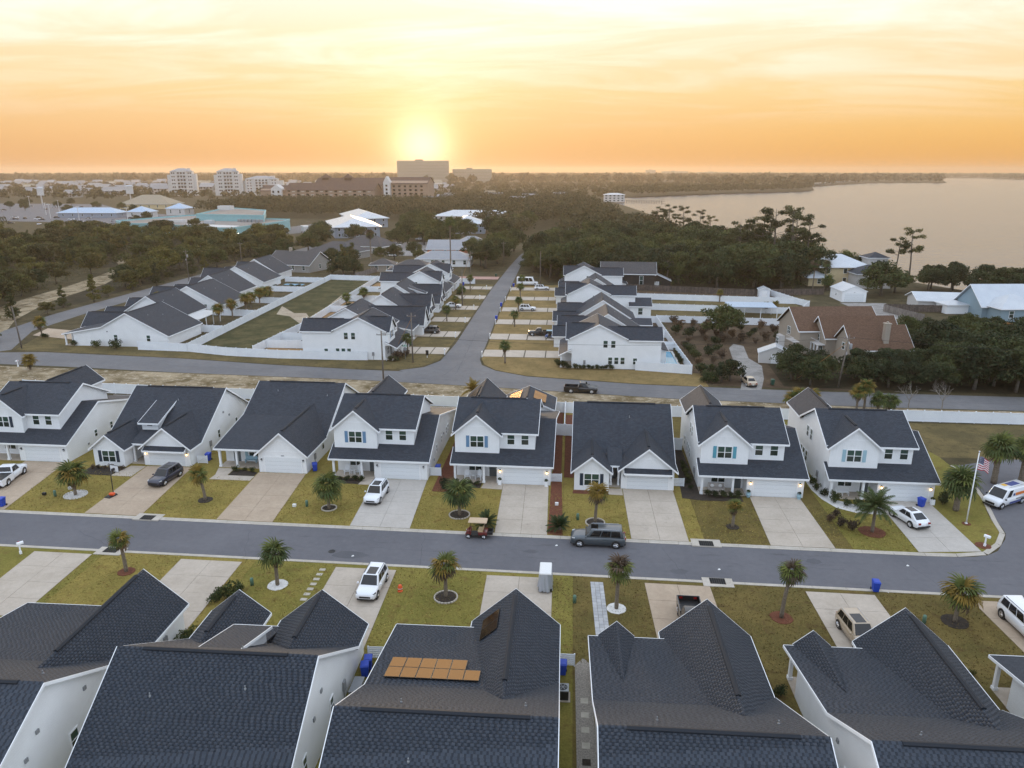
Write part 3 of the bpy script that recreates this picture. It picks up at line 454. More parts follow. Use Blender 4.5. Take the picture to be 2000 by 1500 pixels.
class House:
    def __init__(s,name,label,loc,rz,my=1,group=None,siding='siding_lap',front='siding_batten',roofm='shingle_roof',near=False,cat='house',trim='trim_white'):
        s.o=thing(name,label,cat,(loc[0],loc[1],0),rz,group); s.my=my; s.w=MB(); s.wf=MB(); s.r=MB(); s.fa=MB(); s.sid=siding; s.fr=front; s.rm=roofm; s.planes=[]; s.vents=[]; s.near=near; s.trim=trim; s.pipes=[]
    def roof(s,pts,trims=(),th=.14):
        s.r.slab(pts,th); s.planes.append([Vector(p) for p in pts])
        c=sum((Vector(p) for p in pts),Vector())/len(pts)
        for i in trims:
            p=Vector(pts[i]); q=Vector(pts[(i+1)%len(pts)]); d=(q-p); dh=Vector((d.x,d.y,0)); 
            if dh.length<1e-4: continue
            n=Vector((dh.y,-dh.x,0)).normalized(); 
            if n.dot(c-p)>0: n=-n
            d=d.normalized()*.03; a=p-d*0; e=q
            A=[a+Vector((0,0,.015))+n*.002,a+Vector((0,0,.015))+n*.05,a+Vector((0,0,-.21))+n*.05,a+Vector((0,0,-.21))+n*.002]
            B=[v-a+e for v in A]
            s.fa.loft(A,B)
    def win(s,x,y,z,w,h,face,n=1,double=True,name='window'):
        if s.my<0: face={'S':'N','N':'S','E':'E','W':'W'}[face]; y=-y
        fm,pm=win_mesh(w,h,n,double); o=ob(name,fm,s.o,(x,y,z),(0,0,FROT[face]))
        for p in pm: ob('pane',p,o)
        return o
    def part(s,name,b,m,parent=None,**k): return b.obj(name,m,parent or s.o,my=s.my,**k)
    def shutters(s,x,y,z,w,h,m):
        for sx in (-1,1):
            b=MB(); c=x+sx*(w/2+.36); b.box(c-.2,c+.2,y-.045,y-.002,z-.05,z+h+.05); b.box(c-.15,c+.15,y-.055,y-.045,z+.05,z+h*.46); b.box(c-.15,c+.15,y-.055,y-.045,z+h*.54,z+h-.05); s.part('shutter',b,m)
    def garage(s,x0,x1,y,h=2.13):
        b=MB(); b.box(x0-.14,x0,y-.05,y-.002,0,h+.14); b.box(x1,x1+.14,y-.05,y-.002,0,h+.14); b.box(x0,x1,y-.05,y-.002,h,h+.14); s.part('door_frame',b,'trim_white')
        g=s.part('garage_door',MB().box(x0,x1,y-.012,y-.003,0,h),'joint')
        for k in range(4):
            b=MB(); z0=k*h/4+.008; z1=(k+1)*h/4-.008; b.box(x0+.005,x1-.005,y-.035,y-.012,z0,z1)
            for j in range(4):
                u0=x0+.14+j*(x1-x0-.1)/4; b.box(u0,u0+(x1-x0)/4-.22,y-.042,y-.035,z0+.1,z1-.1)
            s.part('door_panel',b,'garage_white',g)
        b=MB(); b.box((x0+x1)/2-.2,(x0+x1)/2+.2,y-.03,y-.002,h+.2,h+.32); s.part('number_plate',b,'metal_grey')
    def lamp(s,x,y,z,lit):
        b=MB(); b.box(x-.07,x+.07,y-.05,y-.002,z-.12,z+.2); b.box(x-.09,x+.09,y-.24,y-.05,z+.1,z+.16); b.box(x-.02,x+.02,y-.2,y-.16,z+.16,z+.22); l=s.part('wall_lamp',b,'black')
        s.part('bulb',MB().ell((x,y-.15,z-.02),(.085,.085,.11),8,5),'lamp_glow' if lit else 'lens_clear',l,smooth=True)
    def vent(s,a,c,wd=.17):
        a=Vector(a); c=Vector(c); t=(c-a).normalized(); n=Vector((-t.y,t.x,0)); b=MB()
        sec=[(-wd,-.09),(-wd,.0),(0,.07),(wd,.0),(wd,-.09)]
        b.loft([a+n*u+Vector((0,0,z+.03)) for u,z in sec],[c+n*u+Vector((0,0,z+.03)) for u,z in sec]); s.vents.append(b)
    def post(s,x,y,z1,w=.13,z0=.12):
        b=MB(); b.box(x-w,x+w,y-w,y+w,z0,z1); b.box(x-w-.05,x+w+.05,y-w-.05,y+w+.05,z0,z0+.22); b.box(x-w-.04,x+w+.04,y-w-.04,y+w+.04,z1-.16,z1-.02); s.part('post',b,'trim_white')
    def slabfloor(s,x0,x1,y0,y1,m='concrete',z=.12): s.part('porch_floor',MB().box(x0,x1,y0,y1,0,z),m)
    def door(s,x,y,z=.12,w=.95,h=2.1,m='door_grey'):
        b=MB(); b.box(x-w/2-.1,x+w/2+.1,y-.04,y-.002,z,z+h+.1); f=s.part('door_frame',b,'trim_white'); d=s.part('door',MB().box(x-w/2,x+w/2,y-.055,y-.04,z,z+h),m); s.part('handle',MB().box(x+w/2-.12,x+w/2-.06,y-.1,y-.055,z+.95,z+1.1),'chrome',d)
    def meter(s,x,y,z,face='E'):
        d=.16 if face=='E' else -.16; s.part('meter_box',MB().box(min(x,x+d),max(x,x+d),y-.22,y+.22,z,z+.75).box(min(x,x+d*.4),max(x,x+d*.4),y-.04,y+.04,.1,z),'metal_grey')
    def gvent(s,x,y,z,face='E'):
        d=.1 if face=='E' else -.1; s.part('wall_vent',MB().box(min(x,x+d),max(x,x+d),y-.13,y+.13,z,z+.26),'metal_grey')
    def pipe(s,x,y,z,m='metal_grey'):
        s.pipes.append((x,y,z,m))
    def done(s):
        if s.w.v: s.part('wall',s.w,s.sid)
        if s.wf.v: s.part('wall',s.wf,s.fr)
        s.ro=s.part('roof',s.r,s.rm)
        for v in s.vents: s.part('ridge_vent',v,s.rm,s.ro)
        for (x,y,z,m) in s.pipes: s.part('vent_pipe',MB().lathe([(.09,z-.1),(.07,z+.06),(.035,z+.08),(.035,z+.24),(.04,z+.25)],8,c=(x,y)),'metal_grey',s.ro)
        if s.fa.v: s.part('fascia',s.fa,s.trim)
        if s.near: s.shingle()
        return s
    def shingle(s):
        """courses of separate tabs over each roof plane; the largest in view are objects, the rest one mass"""
        M=Matrix.Translation(s.o.location)@Matrix.Rotation(s.o.rotation_euler.z,4,'Z'); items=[]; ex=.185; tw=.30
        for P in s.planes:
            P=[Vector((p.x,p.y*s.my,p.z)) for p in P]; n=Vector()
            for i in range(len(P)): n+=P[i].cross(P[(i+1)%len(P)])
            n.normalize(); n=-n if n.z<0 else n
            a=Vector((0,0,1)).cross(n).normalized(); bb=n.cross(a)
            Q=[(p.dot(a),p.dot(bb)) for p in P]; off=P[0].dot(n); u0=min(q[0] for q in Q); u1=max(q[0] for q in Q); v0=min(q[1] for q in Q); v1=max(q[1] for q in Q)
            v=v0; row=0
            while v<v1-.05:
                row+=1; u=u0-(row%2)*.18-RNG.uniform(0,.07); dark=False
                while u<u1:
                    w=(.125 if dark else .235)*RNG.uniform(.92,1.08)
                    ua,ub=max(u,u0),min(u+w,u1)
                    if ub-ua>.04 and inpoly((ua+ub)/2,v+ex*.5,Q):
                        c=a*((ua+ub)/2)+bb*v+n*(off+.002); h=.005 if dark else .011
                        wc=M@c; d=wc-camo.location; fz=d.dot(CFWD); px=1000+F_PX*d.dot(CRGT)/fz; py=750-F_PX*d.dot(CUP)/fz
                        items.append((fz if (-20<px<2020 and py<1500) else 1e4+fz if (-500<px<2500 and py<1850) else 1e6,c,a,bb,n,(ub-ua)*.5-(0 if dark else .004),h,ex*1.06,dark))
                    u+=w; dark=not dark
                v+=ex
        items=[it for it in items if it[0]<1e6]; items.sort(key=lambda t:t[0])
        near=items[:300]; rest=items[300:]
        UN=[(-1,0,0),(1,0,0),(1,1,0),(-1,1,0),(-1,0,1),(1,0,1),(1,1,.15),(-1,1,.15)]; FQ=np.array([(3,2,1,0),(4,5,6,7),(0,1,5,4),(1,2,6,5),(2,3,7,6),(3,0,4,7)])
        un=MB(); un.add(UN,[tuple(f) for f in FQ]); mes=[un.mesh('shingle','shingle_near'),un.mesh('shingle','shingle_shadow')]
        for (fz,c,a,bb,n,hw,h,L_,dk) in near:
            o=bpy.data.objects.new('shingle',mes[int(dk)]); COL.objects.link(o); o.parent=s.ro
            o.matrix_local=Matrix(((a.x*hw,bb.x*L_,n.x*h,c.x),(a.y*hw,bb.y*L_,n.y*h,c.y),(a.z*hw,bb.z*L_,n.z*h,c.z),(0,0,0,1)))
        if rest:
            U=np.array(UN); V=[]
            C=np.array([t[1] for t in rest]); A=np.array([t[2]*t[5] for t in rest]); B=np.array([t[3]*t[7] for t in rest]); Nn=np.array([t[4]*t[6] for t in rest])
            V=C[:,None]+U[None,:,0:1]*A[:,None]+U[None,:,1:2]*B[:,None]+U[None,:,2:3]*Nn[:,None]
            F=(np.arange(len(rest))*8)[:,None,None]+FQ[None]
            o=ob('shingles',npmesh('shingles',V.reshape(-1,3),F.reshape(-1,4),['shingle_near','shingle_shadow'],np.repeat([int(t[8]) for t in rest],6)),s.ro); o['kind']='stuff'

def house_A(name,label,loc,rz,my=1,Wd=12.1,shut='shutter_blue',lit=False,side=True,rear=True,detail=True,group=None):
    h=House(name,label,loc,rz,my,group); UW=Wd-2.05; gx=5.35
    h.wf.prx([(0,0),(2.0,0),(2.0,3.8),(0,2.82)],gx,Wd-.002); h.w.prx([(1.9,0),(21,0),(21,2.75),(7,6.3),(1.9,3.74)],gx+.01,Wd)
    h.w.prx([(2.1,0),(12.5,0),(12.5,6.1),(7.3,8.72),(2.1,6.12)],0,UW)
    h.wf.box(.02,UW-.01,2.07,2.2,3.3,6.05)
    ax=2.76; ga=6.1+.85*ax
    h.wf.pry([(.003,3),(5.52,3),(5.52,6.08),(ax,ga-.02),(.003,6.08)],1.3,4)
    zl=lambda y:2.88+.5*y
    h.roof([(-.35,-.45,zl(-.45)),(Wd+.35,-.45,zl(-.45)),(Wd+.35,7,zl(7)),(UW+.02,7,zl(7)),(UW+.02,2.05,zl(2.05)),(-.35,2.05,zl(2.05))],(0,1,5))
    zb=lambda y:zl(7)-.255*(y-7)
    h.roof([(UW+.02,7.0,zb(7)),(Wd+.35,7.0,zb(7)),(Wd+.35,21.4,zb(21.4)),(4.9,21.4,zb(21.4)),(4.9,12.5,zb(12.5)),(UW+.02,12.5,zb(12.5))],(1,2))
    zm=lambda y:8.87-.5*abs(y-7.3)
    h.roof([(-.38,1.68,zm(1.68)),(UW+.4,1.68,zm(1.68)),(UW+.4,7.3,zm(7.3)),(-.38,7.3,zm(7.3))],(0,1,3)); h.roof([(-.38,7.3,zm(7.3)),(UW+.4,7.3,zm(7.3)),(UW+.4,12.9,zm(12.9)),(-.38,12.9,zm(12.9))],(1,2,3))
    zg=lambda x:ga+.13-.85*abs(x-ax)
    e0,e1=-.4,5.92; yr=7.3-(8.87-zg(ax))/.5-.05; ye=7.3-(8.87-zg(e0))/.5+.15
    h.roof([(e0,.93,zg(e0)),(ax,.93,zg(ax)),(ax,yr,zg(ax)),(e0,ye,zg(e0))],(0,3)); h.roof([(ax,.93,zg(ax)),(e1,.93,zg(e1)),(e1,ye,zg(e1)),(ax,yr,zg(ax))],(0,1))
    h.vent((1.2,7.3,8.87),(UW-1.5,7.3,8.87)); h.vent((ax,2.0,zg(ax)),(ax,yr-1.2,zg(ax)))
    if rear:
        h.w.pry([(.004,0),(4.8,0),(4.8,5.95),(2.4,7.9),(.004,5.95)],11,19.3)
        zr=lambda x:8.05-.83*abs(x-2.4)
        h.roof([(2.4,8.9,zr(2.4)),(2.4,19.65,zr(2.4)),(-.32,19.65,zr(-.32)),(-.32,13.0,zr(-.32))],(1,2)); h.roof([(2.4,8.9,zr(2.4)),(5.12,13.0,zr(5.12)),(5.12,19.65,zr(5.12)),(2.4,19.65,zr(2.4))],(1,2)); h.vent((2.4,11,8.05),(2.4,18.6,8.05))
    # porch
    h.slabfloor(0.01,gx-.01,-.1,2.09); h.part('beam',MB().box(-.05,gx-.002,-.12,.14,2.42,2.72),'trim_white'); h.post(.16,.03,2.43); h.post(3.75,.03,2.43)
    h.win(2.4,2.1,.85,1.55,1.35,'S',2); h.door(4.65,2.1)
    h.garage(gx+.85,gx+5.73,0)
    h.lamp(gx+.42,0,1.75,lit); h.lamp(Wd-.45,0,1.75,lit)
    h.win(ax,1.3,4.3,1.6,1.4,'S',2); h.shutters(ax,1.3,4.3,1.6,1.4,shut); h.win(6.9,2.07,4.5,.85,1.35,'S'); h.win(8.65,2.07,4.5,.85,1.35,'S')
    h.part('gable_band',MB().box(.95,4.6,1.265,1.299,6.9,7.02),'trim_white')
    if side:
        for y in (8.6,10.1): h.win(0,y,4.25,.8,1.35,'W')
        for y in (9.6,10.8,12.0): h.win(0,y,1.0,.75,1.3,'W')
        h.win(0,14.4,1.0,.75,1.2,'W')
        for y in (6,9.5,13,14.2): h.win(Wd,y,1.6,.55,.9,'E')
        h.meter(0,4.6,.9,'W'); h.gvent(Wd,4.2,1.0); h.gvent(Wd,11,2.2)
    return h.done()
def house_B(name,label,loc,rz,my=1,Wd=12.3,dormer=False,shut='shutter_navy',lit=False,near=False,group=None,up=0):
    h=House(name,label,loc,rz,my,group,near=near); gx=Wd-6.3; s=.628; yr=10.7; zr=2.75+s*(yr-2.9)
    zf=lambda y:zr-s*abs(y-yr)
    h.w.prx([(2.9,0),(18.5,0),(18.5,2.72),(yr,zr-.08),(2.9,2.68)],0,Wd)
    gm=(gx+Wd)/2; hw=3.15; ga=2.7+(.82+up)*hw; sl=.82+up
    h.wf.pry([(gx,0),(Wd-.003,0),(Wd-.003,2.68),(gm,ga),(gx,2.68)],0,3.5); h.w.pry([(gx+.02,0),(Wd-.006,0),(Wd-.006,2.66),(gm,ga-.02),(gx+.02,2.66)],3.4,7)
    bm=2.08; ba=2.7+.82*bm
    h.wf.pry([(.003,0),(4.16,0),(4.16,2.68),(bm,ba),(.003,2.68)],-.9,4)
    h.roof([(-.38,2.55,zf(2.55)),(Wd+.38,2.55,zf(2.55)),(Wd+.38,yr,zr),(-.38,yr,zr)],(1,3)); h.roof([(-.38,yr,zr),(Wd+.38,yr,zr),(Wd+.38,18.95,zf(18.95)),(-.38,18.95,zf(18.95))],(1,2,3))
    h.roof([(4.0,.75,2.68),(gx+.2,.75,2.68),(gx+.2,4.4,zf(4.4)+.01),(4.0,4.4,zf(4.4)+.01)],(0,))
    def gable(c,half,apex,y0,slope):
        z=lambda x:apex+.12-slope*abs(x-c); e=half+.4; yj=yr-(zr-z(c))/s-.05; ye=yr-(zr-z(c+e))/s+.25; yo=y0-.38
        h.roof([(c-e,yo,z(c-e)),(c,yo,z(c)),(c,yj,z(c)),(c-e,ye,z(c-e))],(0,3)); h.roof([(c,yo,z(c)),(c+e,yo,z(c+e)),(c+e,ye,z(c+e)),(c,yj,z(c))],(0,1)); h.vent((c,yo+.9,z(c)),(c,yj-1.3,z(c)))
    gable(gm,hw,ga,0,sl); gable(bm,bm,ba,-.9,.82)
    h.vent((1.4,yr,zr),(Wd-1.6,yr,zr))
    # eyebrow roof over the garage door
    h.roof([(gx+.3,-.8,2.36),(Wd-.3,-.8,2.36),(Wd-.3,-.004,2.76),(gx+.3,-.004,2.76)],(0,1,3),.1)
    h.garage(gx+.72,gx+5.6,0); h.lamp(gx+.34,0,1.75,lit); h.lamp(Wd-.34,0,1.75,lit)
    h.win(bm,-.9,.75,1.7,1.45,'S',2); h.shutters(bm,-.9,.75,1.7,1.45,shut)
    h.slabfloor(4.17,gx-.01,.2,2.89); h.door((4.16+gx)/2,2.9); h.post(gx-.28,.95,2.5,.11); h.post(4.45,.95,2.5,.11)
    h.part('gable_band',MB().box(gm-1.7,gm+1.7,-.035,-.002,3.9,4.0),'trim_white')
    if dormer:
        x0,x1=4.1,6.35; zd=lambda y:4.6+.33*(y-3.5)
        h.w.prx([(3.85,3.1),(8.2,5.6),(8.2,zd(8.2)-.15),(3.85,zd(3.85)-.15)],x0,x1); h.roof([(x0-.32,3.45,zd(3.45)),(x1+.32,3.45,zd(3.45)),(x1+.32,8.9,zd(8.9)),(x0-.32,8.9,zd(8.9))],(0,1,3)); h.win((x0+x1)/2,3.85,zd(3.85)-.62,.75,.33,'S',1,False)
    for y in (8,13.4): h.win(Wd,y,1.2,.6,1.1,'E')
    for y in (7,12.4): h.win(0,y,1.2,.7,1.2,'W')
    h.pipe(3.0,13.2,zf(13.2)); h.pipe(8.8,12.6,zf(12.6),'trim_white'); h.pipe(6.9,8.6,zf(8.6))
    h.gvent(Wd,9.8,4.2); h.gvent(Wd,11.4,3.3); h.meter(Wd,5.4,.9); h.gvent(0,9.2,4.0,'W')
    return h.done()
def house_C(name,label,loc,rz,my=1,Wd=11.8,porch_gable=False,lit=False,near=False,group=None,up=0):
    h=House(name,label,loc,rz,my,group,near=near); gx=Wd-6.25; s=.533; zr=7.55; yr=16
    zu=lambda y:zr-s*abs(y-yr); zk=zu(10); zs=lambda y:zk-.178*(10-y)
    h.w.prx([(7,0),(25,0),(25,2.72),(yr,zr-.1),(7,zu(7)-.1)],0,Wd)
    h.w.prx([(3.2,0),(10.2,0),(10.2,zk-.1),(3.2,zs(3.2)-.1)],.004,gx+.3); h.wf.box(.01,gx+.2,3.17,3.3,0,2.9)
    gm=(gx+Wd)/2; sl=.88+up; ga=2.7+sl*3.12
    h.wf.pry([(gx,0),(Wd-.004,0),(Wd-.004,2.68),(gm,ga),(gx,2.68)],0,3.4); h.w.pry([(gx+.02,0),(Wd-.008,0),(Wd-.008,2.66),(gm,ga-.03),(gx+.02,2.66)],3.3,12)
    sl=.88+up; gm=(gx+Wd)/2; ga=2.7+sl*3.12; xk=gm-(ga+.12-zk)/sl
    h.roof([(-.38,10,zk),(xk+.3,10,zk),(xk+.3,6.8,zu(6.8)),(Wd+.38,6.8,zu(6.8)),(Wd+.38,yr,zr),(-.38,yr,zr)],(3,5)); h.roof([(-.38,yr,zr),(Wd+.38,yr,zr),(Wd+.38,25.4,zu(25.4)),(-.38,25.4,zu(25.4))],(1,2,3))
    h.roof([(-.38,.8,zs(.8)),(gx+.25,.8,zs(.8)),(xk+.3,10,zk),(-.38,10,zk)],(0,3))
    z=lambda x:ga+.12-sl*abs(x-gm); e=3.5; yj=yr-(zr-z(gm))/s-.05
    h.roof([(gm-e,-.4,z(gm-e)),(gm,-.4,z(gm)),(gm,yj,z(gm)),(xk,10.2,zk),(gm-e,1.0,z(gm-e))],(0,4)); h.roof([(gm,-.4,z(gm)),(gm+e,-.4,z(gm+e)),(gm+e,7.0,z(gm+e)),(gm,yj,z(gm))],(0,1))
    h.vent((gm,.6,z(gm)),(gm,yj-1.8,z(gm))); h.vent((1.2,yr,zr),(Wd-1.2,yr,zr))
    if porch_gable:
        c=1.75; zp=lambda x:3.95-.9*abs(x-c)
        h.wf.pry([(c-1.35,2.55),(c+1.35,2.55),(c,3.8)],.95,1.1)
        h.roof([(c-1.4,.6,zp(c-1.4)),(c,.6,zp(c)),(c,7.4,zp(c)),(c-1.4,1.0,zp(c-1.4))],(0,)); h.roof([(c,.6,zp(c)),(c+1.4,.6,zp(c+1.4)),(c+1.4,1.0,zp(c+1.4)),(c,7.4,zp(c))],(0,))
    h.slabfloor(.01,gx-.01,1.0,3.16); h.part('beam',MB().box(-.1,gx-.002,1.1,1.36,2.35,2.6),'trim_white'); h.post(.2,1.23,2.36); h.post(2.45,1.23,2.36)
    h.win(4.0,3.17,.75,1.5,1.4,'S',2); h.door(1.6,3.17); h.shutters(4.0,3.17,.75,1.5,1.4,'shutter_pale')
    h.garage(gx+.85,gx+5.6,0); h.lamp(gx+.42,0,1.75,lit); h.lamp(Wd-.34,0,1.75,lit)
    h.part('gable_band',MB().box(gm-1.0,gm+1.0,-.035,-.002,4.3,4.4),'trim_white'); h.part('gable_band',MB().box(gm-2.6,gm+2.6,-.035,-.002,2.9,3.0),'trim_white')
    for y in (6.2,14): h.win(Wd,y,1.1,.7,1.25,'E')
    for y in (13,20.5): h.win(0,y,1.3,.8,1.3,'W')
    h.pipe(3.1,14.2,zu(14.2)); h.pipe(Wd-1.6,13.6,zu(13.6),'trim_white'); h.pipe(4.4,18.4,zu(18.4)); h.pipe(8.4,19.6,zu(19.6),'trim_white')
    h.meter(Wd,3.0,.9); h.gvent(0,11.2,3.2,'W'); h.gvent(Wd,12.4,4.2); h.gvent(Wd,18,3.6); h.gvent(Wd,16.8,4.6)
    return h.done()
rn=R(-.9); rs=R(.4); GN='white houses along the far side of the street'; GS='houses in the foreground seen from behind'
HN=[house_A('house','white two storey house at the left edge behind the white pickup',(-77.9,86.0),rn,Wd=12.2,shut='shutter_navy',group=GN),
 house_B('house','single storey white house with a shed dormer and navy shutters, navy SUV in front',(-61.5,85.9),rn,Wd=12.6,dormer=True,lit=True,group=GN),
 house_C('house','single storey white house with one wide garage gable and columned porch',(-45.2,84.8),rn,Wd=12.2,group=GN),
 house_A('house','two storey white house with pale blue shutters behind the white SUV',(-29.4,84.0),rn,group=GN),
 house_A('house','two storey white house with solar panelled pavilions behind it',(-13.95,83.6),rn,Wd=11.95,lit=True,rear=False,group=GN),
 house_B('house','single storey white house with two front gables behind the parked grey SUV',(.9,83.3),rn,Wd=11.95,group=GN),
 house_A('house','two storey white house with teal shutters and a sofa on the porch',(15.85,82.35),rn,Wd=11.9,shut='shutter_teal',lit=True,group=GN),
 house_A('house','two storey white house at the corner beside the flagpole',(30.75,82.35),rn,Wd=11.7,shut='shutter_pale',lit=True,group=GN)]
HF=[house_C('house','near house at the left edge with one long garage gable and white side wall',(-43.9,51.0),rs,-1,12.4,near=True,group=GS),
 house_B('house','near house with a shed dormer between two gables, seen from behind',(-28.3,49.4),rs,-1,12.45,dormer=True,near=True,group=GS),
 house_C('house','near house with orange lit solar panels on its roof',(-12.75,50.5),rs,-1,12.1,near=True,group=GS),
 house_C('house','near house with a small porch gable right of the pebble path',(2.3,50.2),rs,-1,11.75,porch_gable=True,near=True,group=GS),
 house_C('house','near house at the lower right behind the beige SUV',(16.95,50.2),rs,-1,11.75,porch_gable=True,near=True,group=GS),
 house_C('house','near house at the right edge showing only its porch corner',(31.75,50.2),rs,-1,11.75,near=False,group=GS)]
GM='white houses on the side street'
for k,(f,l,x,y,kw) in enumerate([(house_A,'two storey white house on the corner with a long side wall of windows',-35.4,143.6,{}),(house_C,'low white house just behind the corner house on the left of the side street',-34.6,161,dict(up=.25)),(house_B,'white house with a front gable, third on the left of the side street',-36.6,179.5,dict(up=.3)),(house_B,'white house with a shed dormer on the left of the side street',-36.8,197,dict(dormer=True,up=.3)),(house_A,'two storey white house, fifth on the left of the side street',-37.4,215.5,{}),(house_A,'dark roofed house at the far end of the left row by the tall palm',-37.8,234,{})]):
    f('house',l,(x,y),R(90),1,Wd=13.0,group=GM,**kw)
for k,(f,l,x,y,kw) in enumerate([(house_A,'two storey white house on the right corner with a small pool beside it',-1.7,140.3,dict(Wd=13)),(house_B,'white house right behind the pool house on the right row',-2.6,158,{}),(house_B,'white house, third on the right of the side street',-3,175.5,{}),(house_A,'two storey white house, fourth on the right, with a lean-to behind',-2.4,194.5,{}),(house_B,'white house, fifth on the right of the side street',-3.4,213,{}),(house_A,'two storey white house at the far end of the right row',-3.4,232.5,{})]):
    f('house',l,(x,y),R(90),-1,group=GM,**kw)
GL='single storey white houses along the west road'
for k,(f,l,x,y) in enumerate([(house_C,'big white house with a kinked roof on the far left corner',-112.6,151),(house_B,'white house second along the west road from the corner',-115,172.5),(house_C,'low white house third along the west road behind the row of palms',-119,190),(house_B,'white house with a tall gable fourth along the west road',-117.8,210.5),(house_C,'low white house fifth along the west road by the small pool',-125,232.5),(house_B,'white house last along the west road before the grey homes',-122,253)]):
    f('house',l,(x,y),R(90),-1,Wd=14.5 if f is house_C else 13.6,group=GL)
# ------------------------------------------------------------------ fences
_pan=MB().box(0,1,-.025,.025,.05,1.78).box(0,1,-.045,.045,1.66,1.80).box(0,1,-.045,.045,.05,.19).mesh('panel','vinyl')
_pst=MB().box(-.065,.065,-.065,.065,0,1.86).box(-.085,.085,-.085,.085,1.86,1.89).lathe([(.085,1.89),(.0,1.97)],4).mesh('post','vinyl')
def fence(label,pts,step=2.4,h=1.0):
    root=thing('fence',label,'fence',(pts[0][0],pts[0][1],0),0,'white vinyl privacy fences')
    for (x0,y0),(x1,y1) in zip(pts,pts[1:]):
        L_=math.hypot(x1-x0,y1-y0); n=max(1,round(L_/step)); a=math.atan2(y1-y0,x1-x0); s=L_/n
        for k in range(n):
            px,py=x0+(x1-x0)*k/n-pts[0][0],y0+(y1-y0)*k/n-pts[0][1]
            ob('panel',_pan,root,(px,py,0),(0,0,a),(s,1,h)); ob('post',_pst,root,(px,py,0),(0,0,a),(1,1,h))
    ob('post',_pst,root,(pts[-1][0]-pts[0][0],pts[-1][1]-pts[0][1],0),None,(1,1,h)); return root
fence('white vinyl fence behind the left houses along the sandy strip',[(-96,117.6),(-78.5,116.6),(-62.5,115.6),(-46,115),(-30.5,114.5),(-15.4,113.6)])
fence('white vinyl fence behind the middle and right houses along the sandy strip',[(-15.2,113.5),(-.4,112),(14.5,111.4),(29.4,111.3),(52,112.2),(72,111.9),(100,111.4)])
fence('short white fence down the lot line by the solar pavilions',[(-.5,112),(-.5,101.4)])
fence('white side gate fence left of the twin gable house',[(-1.6,101.5),(-.55,101.45)]); fence('curved top white gate fence against the twin gable house',[(-.4,101.4),(.85,101.3)])
fence('white side fence between the twin gable and sofa porch houses',[(13.1,97),(15.7,96.8)])
fence('white side fence between the sofa porch and corner houses',[(28,92.5),(30.6,92.4)])
fence('white side fence between the navy SUV house and single gable house',[(-48.6,104.5),(-45.4,104.4)])
fence('white side fence behind the house with the white SUV',[(-17,110.5),(-14,110.4)])
fence('long white fence on the east side of the left row of houses',[(-93,148.2),(-81.6,147.4),(-83.7,203),(-85.8,257.5)])
fence('white fence along the back street from the swale to the corner house',[(-81.4,147.4),(-71.6,144.6),(-60,143.2),(-45,142.9),(-41.2,143.2)])
fence('white fence along the far end of the swale',[(-85.8,257.5),(-68,255),(-54.5,253)])
fence('white fence along the west side of the middle back yards',[(-66.6,146.4),(-65,173),(-66.7,215),(-68,254)])
for i,(y,x1) in enumerate([(152.3,-55),(160,-57),(177.5,-52),(195.5,-55),(213,-56),(231,-57)]): fence('white cross fence between middle back yards, %s from the back street'%OR[i],[(-66,y),(x1,y)])
for i,y in enumerate([168,188.5,208.5,230,251]): fence('white cross fence between left row gardens, %s from the corner'%OR[i],[(-97+(-3 if i>2 else 0),y),(-82.8-.03*(y-168),y-1.5)])
fence('white fence round the pool of the right corner house',[(12.8,139.6),(23.2,137.4),(22.6,155),(21.8,187),(17,187.3)])
fence('white fence across the pool yard of the right corner house',[(17.5,158),(22.5,157.4)]); fence('white cross fence behind the right corner house',[(15,170.5),(22.2,169.6)])
fence('lowest of the long white cross fences on the right',[(22,188.2),(55,185.7)]); fence('middle of the long white cross fences on the right',[(20,206),(62,202)]); fence('topmost of the long white cross fences on the right',[(18,224),(65.5,218.6),(60.4,240)])
fence('white end fence joining the right hand cross fences',[(55,185.7),(62,202),(67.6,213.5),(65.5,218.6)])
fence('white fence beside the far end of the left driveways',[(-42,252.5),(-33,251)])
_bw={}
def wood(label,pts,m,h=1.85,w=.14):
    if (m,h) not in _bw: _bw[(m,h)]=(MB().box(0,w*.92,-.012,.012,.04,h).mesh('board',m),MB().box(-.06,.06,.02,.14,0,h-.1).mesh('post',m))
    bd,ps=_bw[(m,h)]; root=thing('wooden_fence',label,'fence',(pts[0][0],pts[0][1],0),0,'weathered wooden board fences')
    tot=sum(math.hypot(b[0]-a[0],b[1]-a[1]) for a,b in zip(pts,pts[1:])); st=max(w,tot/260)
    for (x0,y0),(x1,y1) in zip(pts,pts[1:]):
        L_=math.hypot(x1-x0,y1-y0); n=max(1,int(L_/st)); a=math.atan2(y1-y0,x1-x0)
        for k in range(n):
            ob('board',bd,root,(x0+(x1-x0)*k/n-pts[0][0],y0+(y1-y0)*k/n-pts[0][1],0),(0,0,a),(L_/n/w,1,random.uniform(.97,1.03)))
            if k%16==0: ob('post',ps,root,(x0+(x1-x0)*k/n-pts[0][0],y0+(y1-y0)*k/n-pts[0][1],0),(0,0,a))
wood('long dark board fence along the woods behind the right houses',[(15,243),(21,241),(57,232.8),(66,234.5),(79,236.6)],'wood_fence',2.0)
wood('weathered grey board fence curving beside the gravel drive on the right',[(86,208.5),(88,201),(90.5,194)],'wood_fence_pale',2.0); wood('dark board fence before the pale blue house',[(86.5,209),(102.6,208)],'wood_fence',2.0)
wood('new orange board fence at the right edge',[(101.5,186.5),(109,183.6),(118,181)],'wood_orange',1.9)
wood('grey board fence by the small brown roofed bungalow',[(-78,262),(-74.5,280)],'wood_fence_pale',1.9)

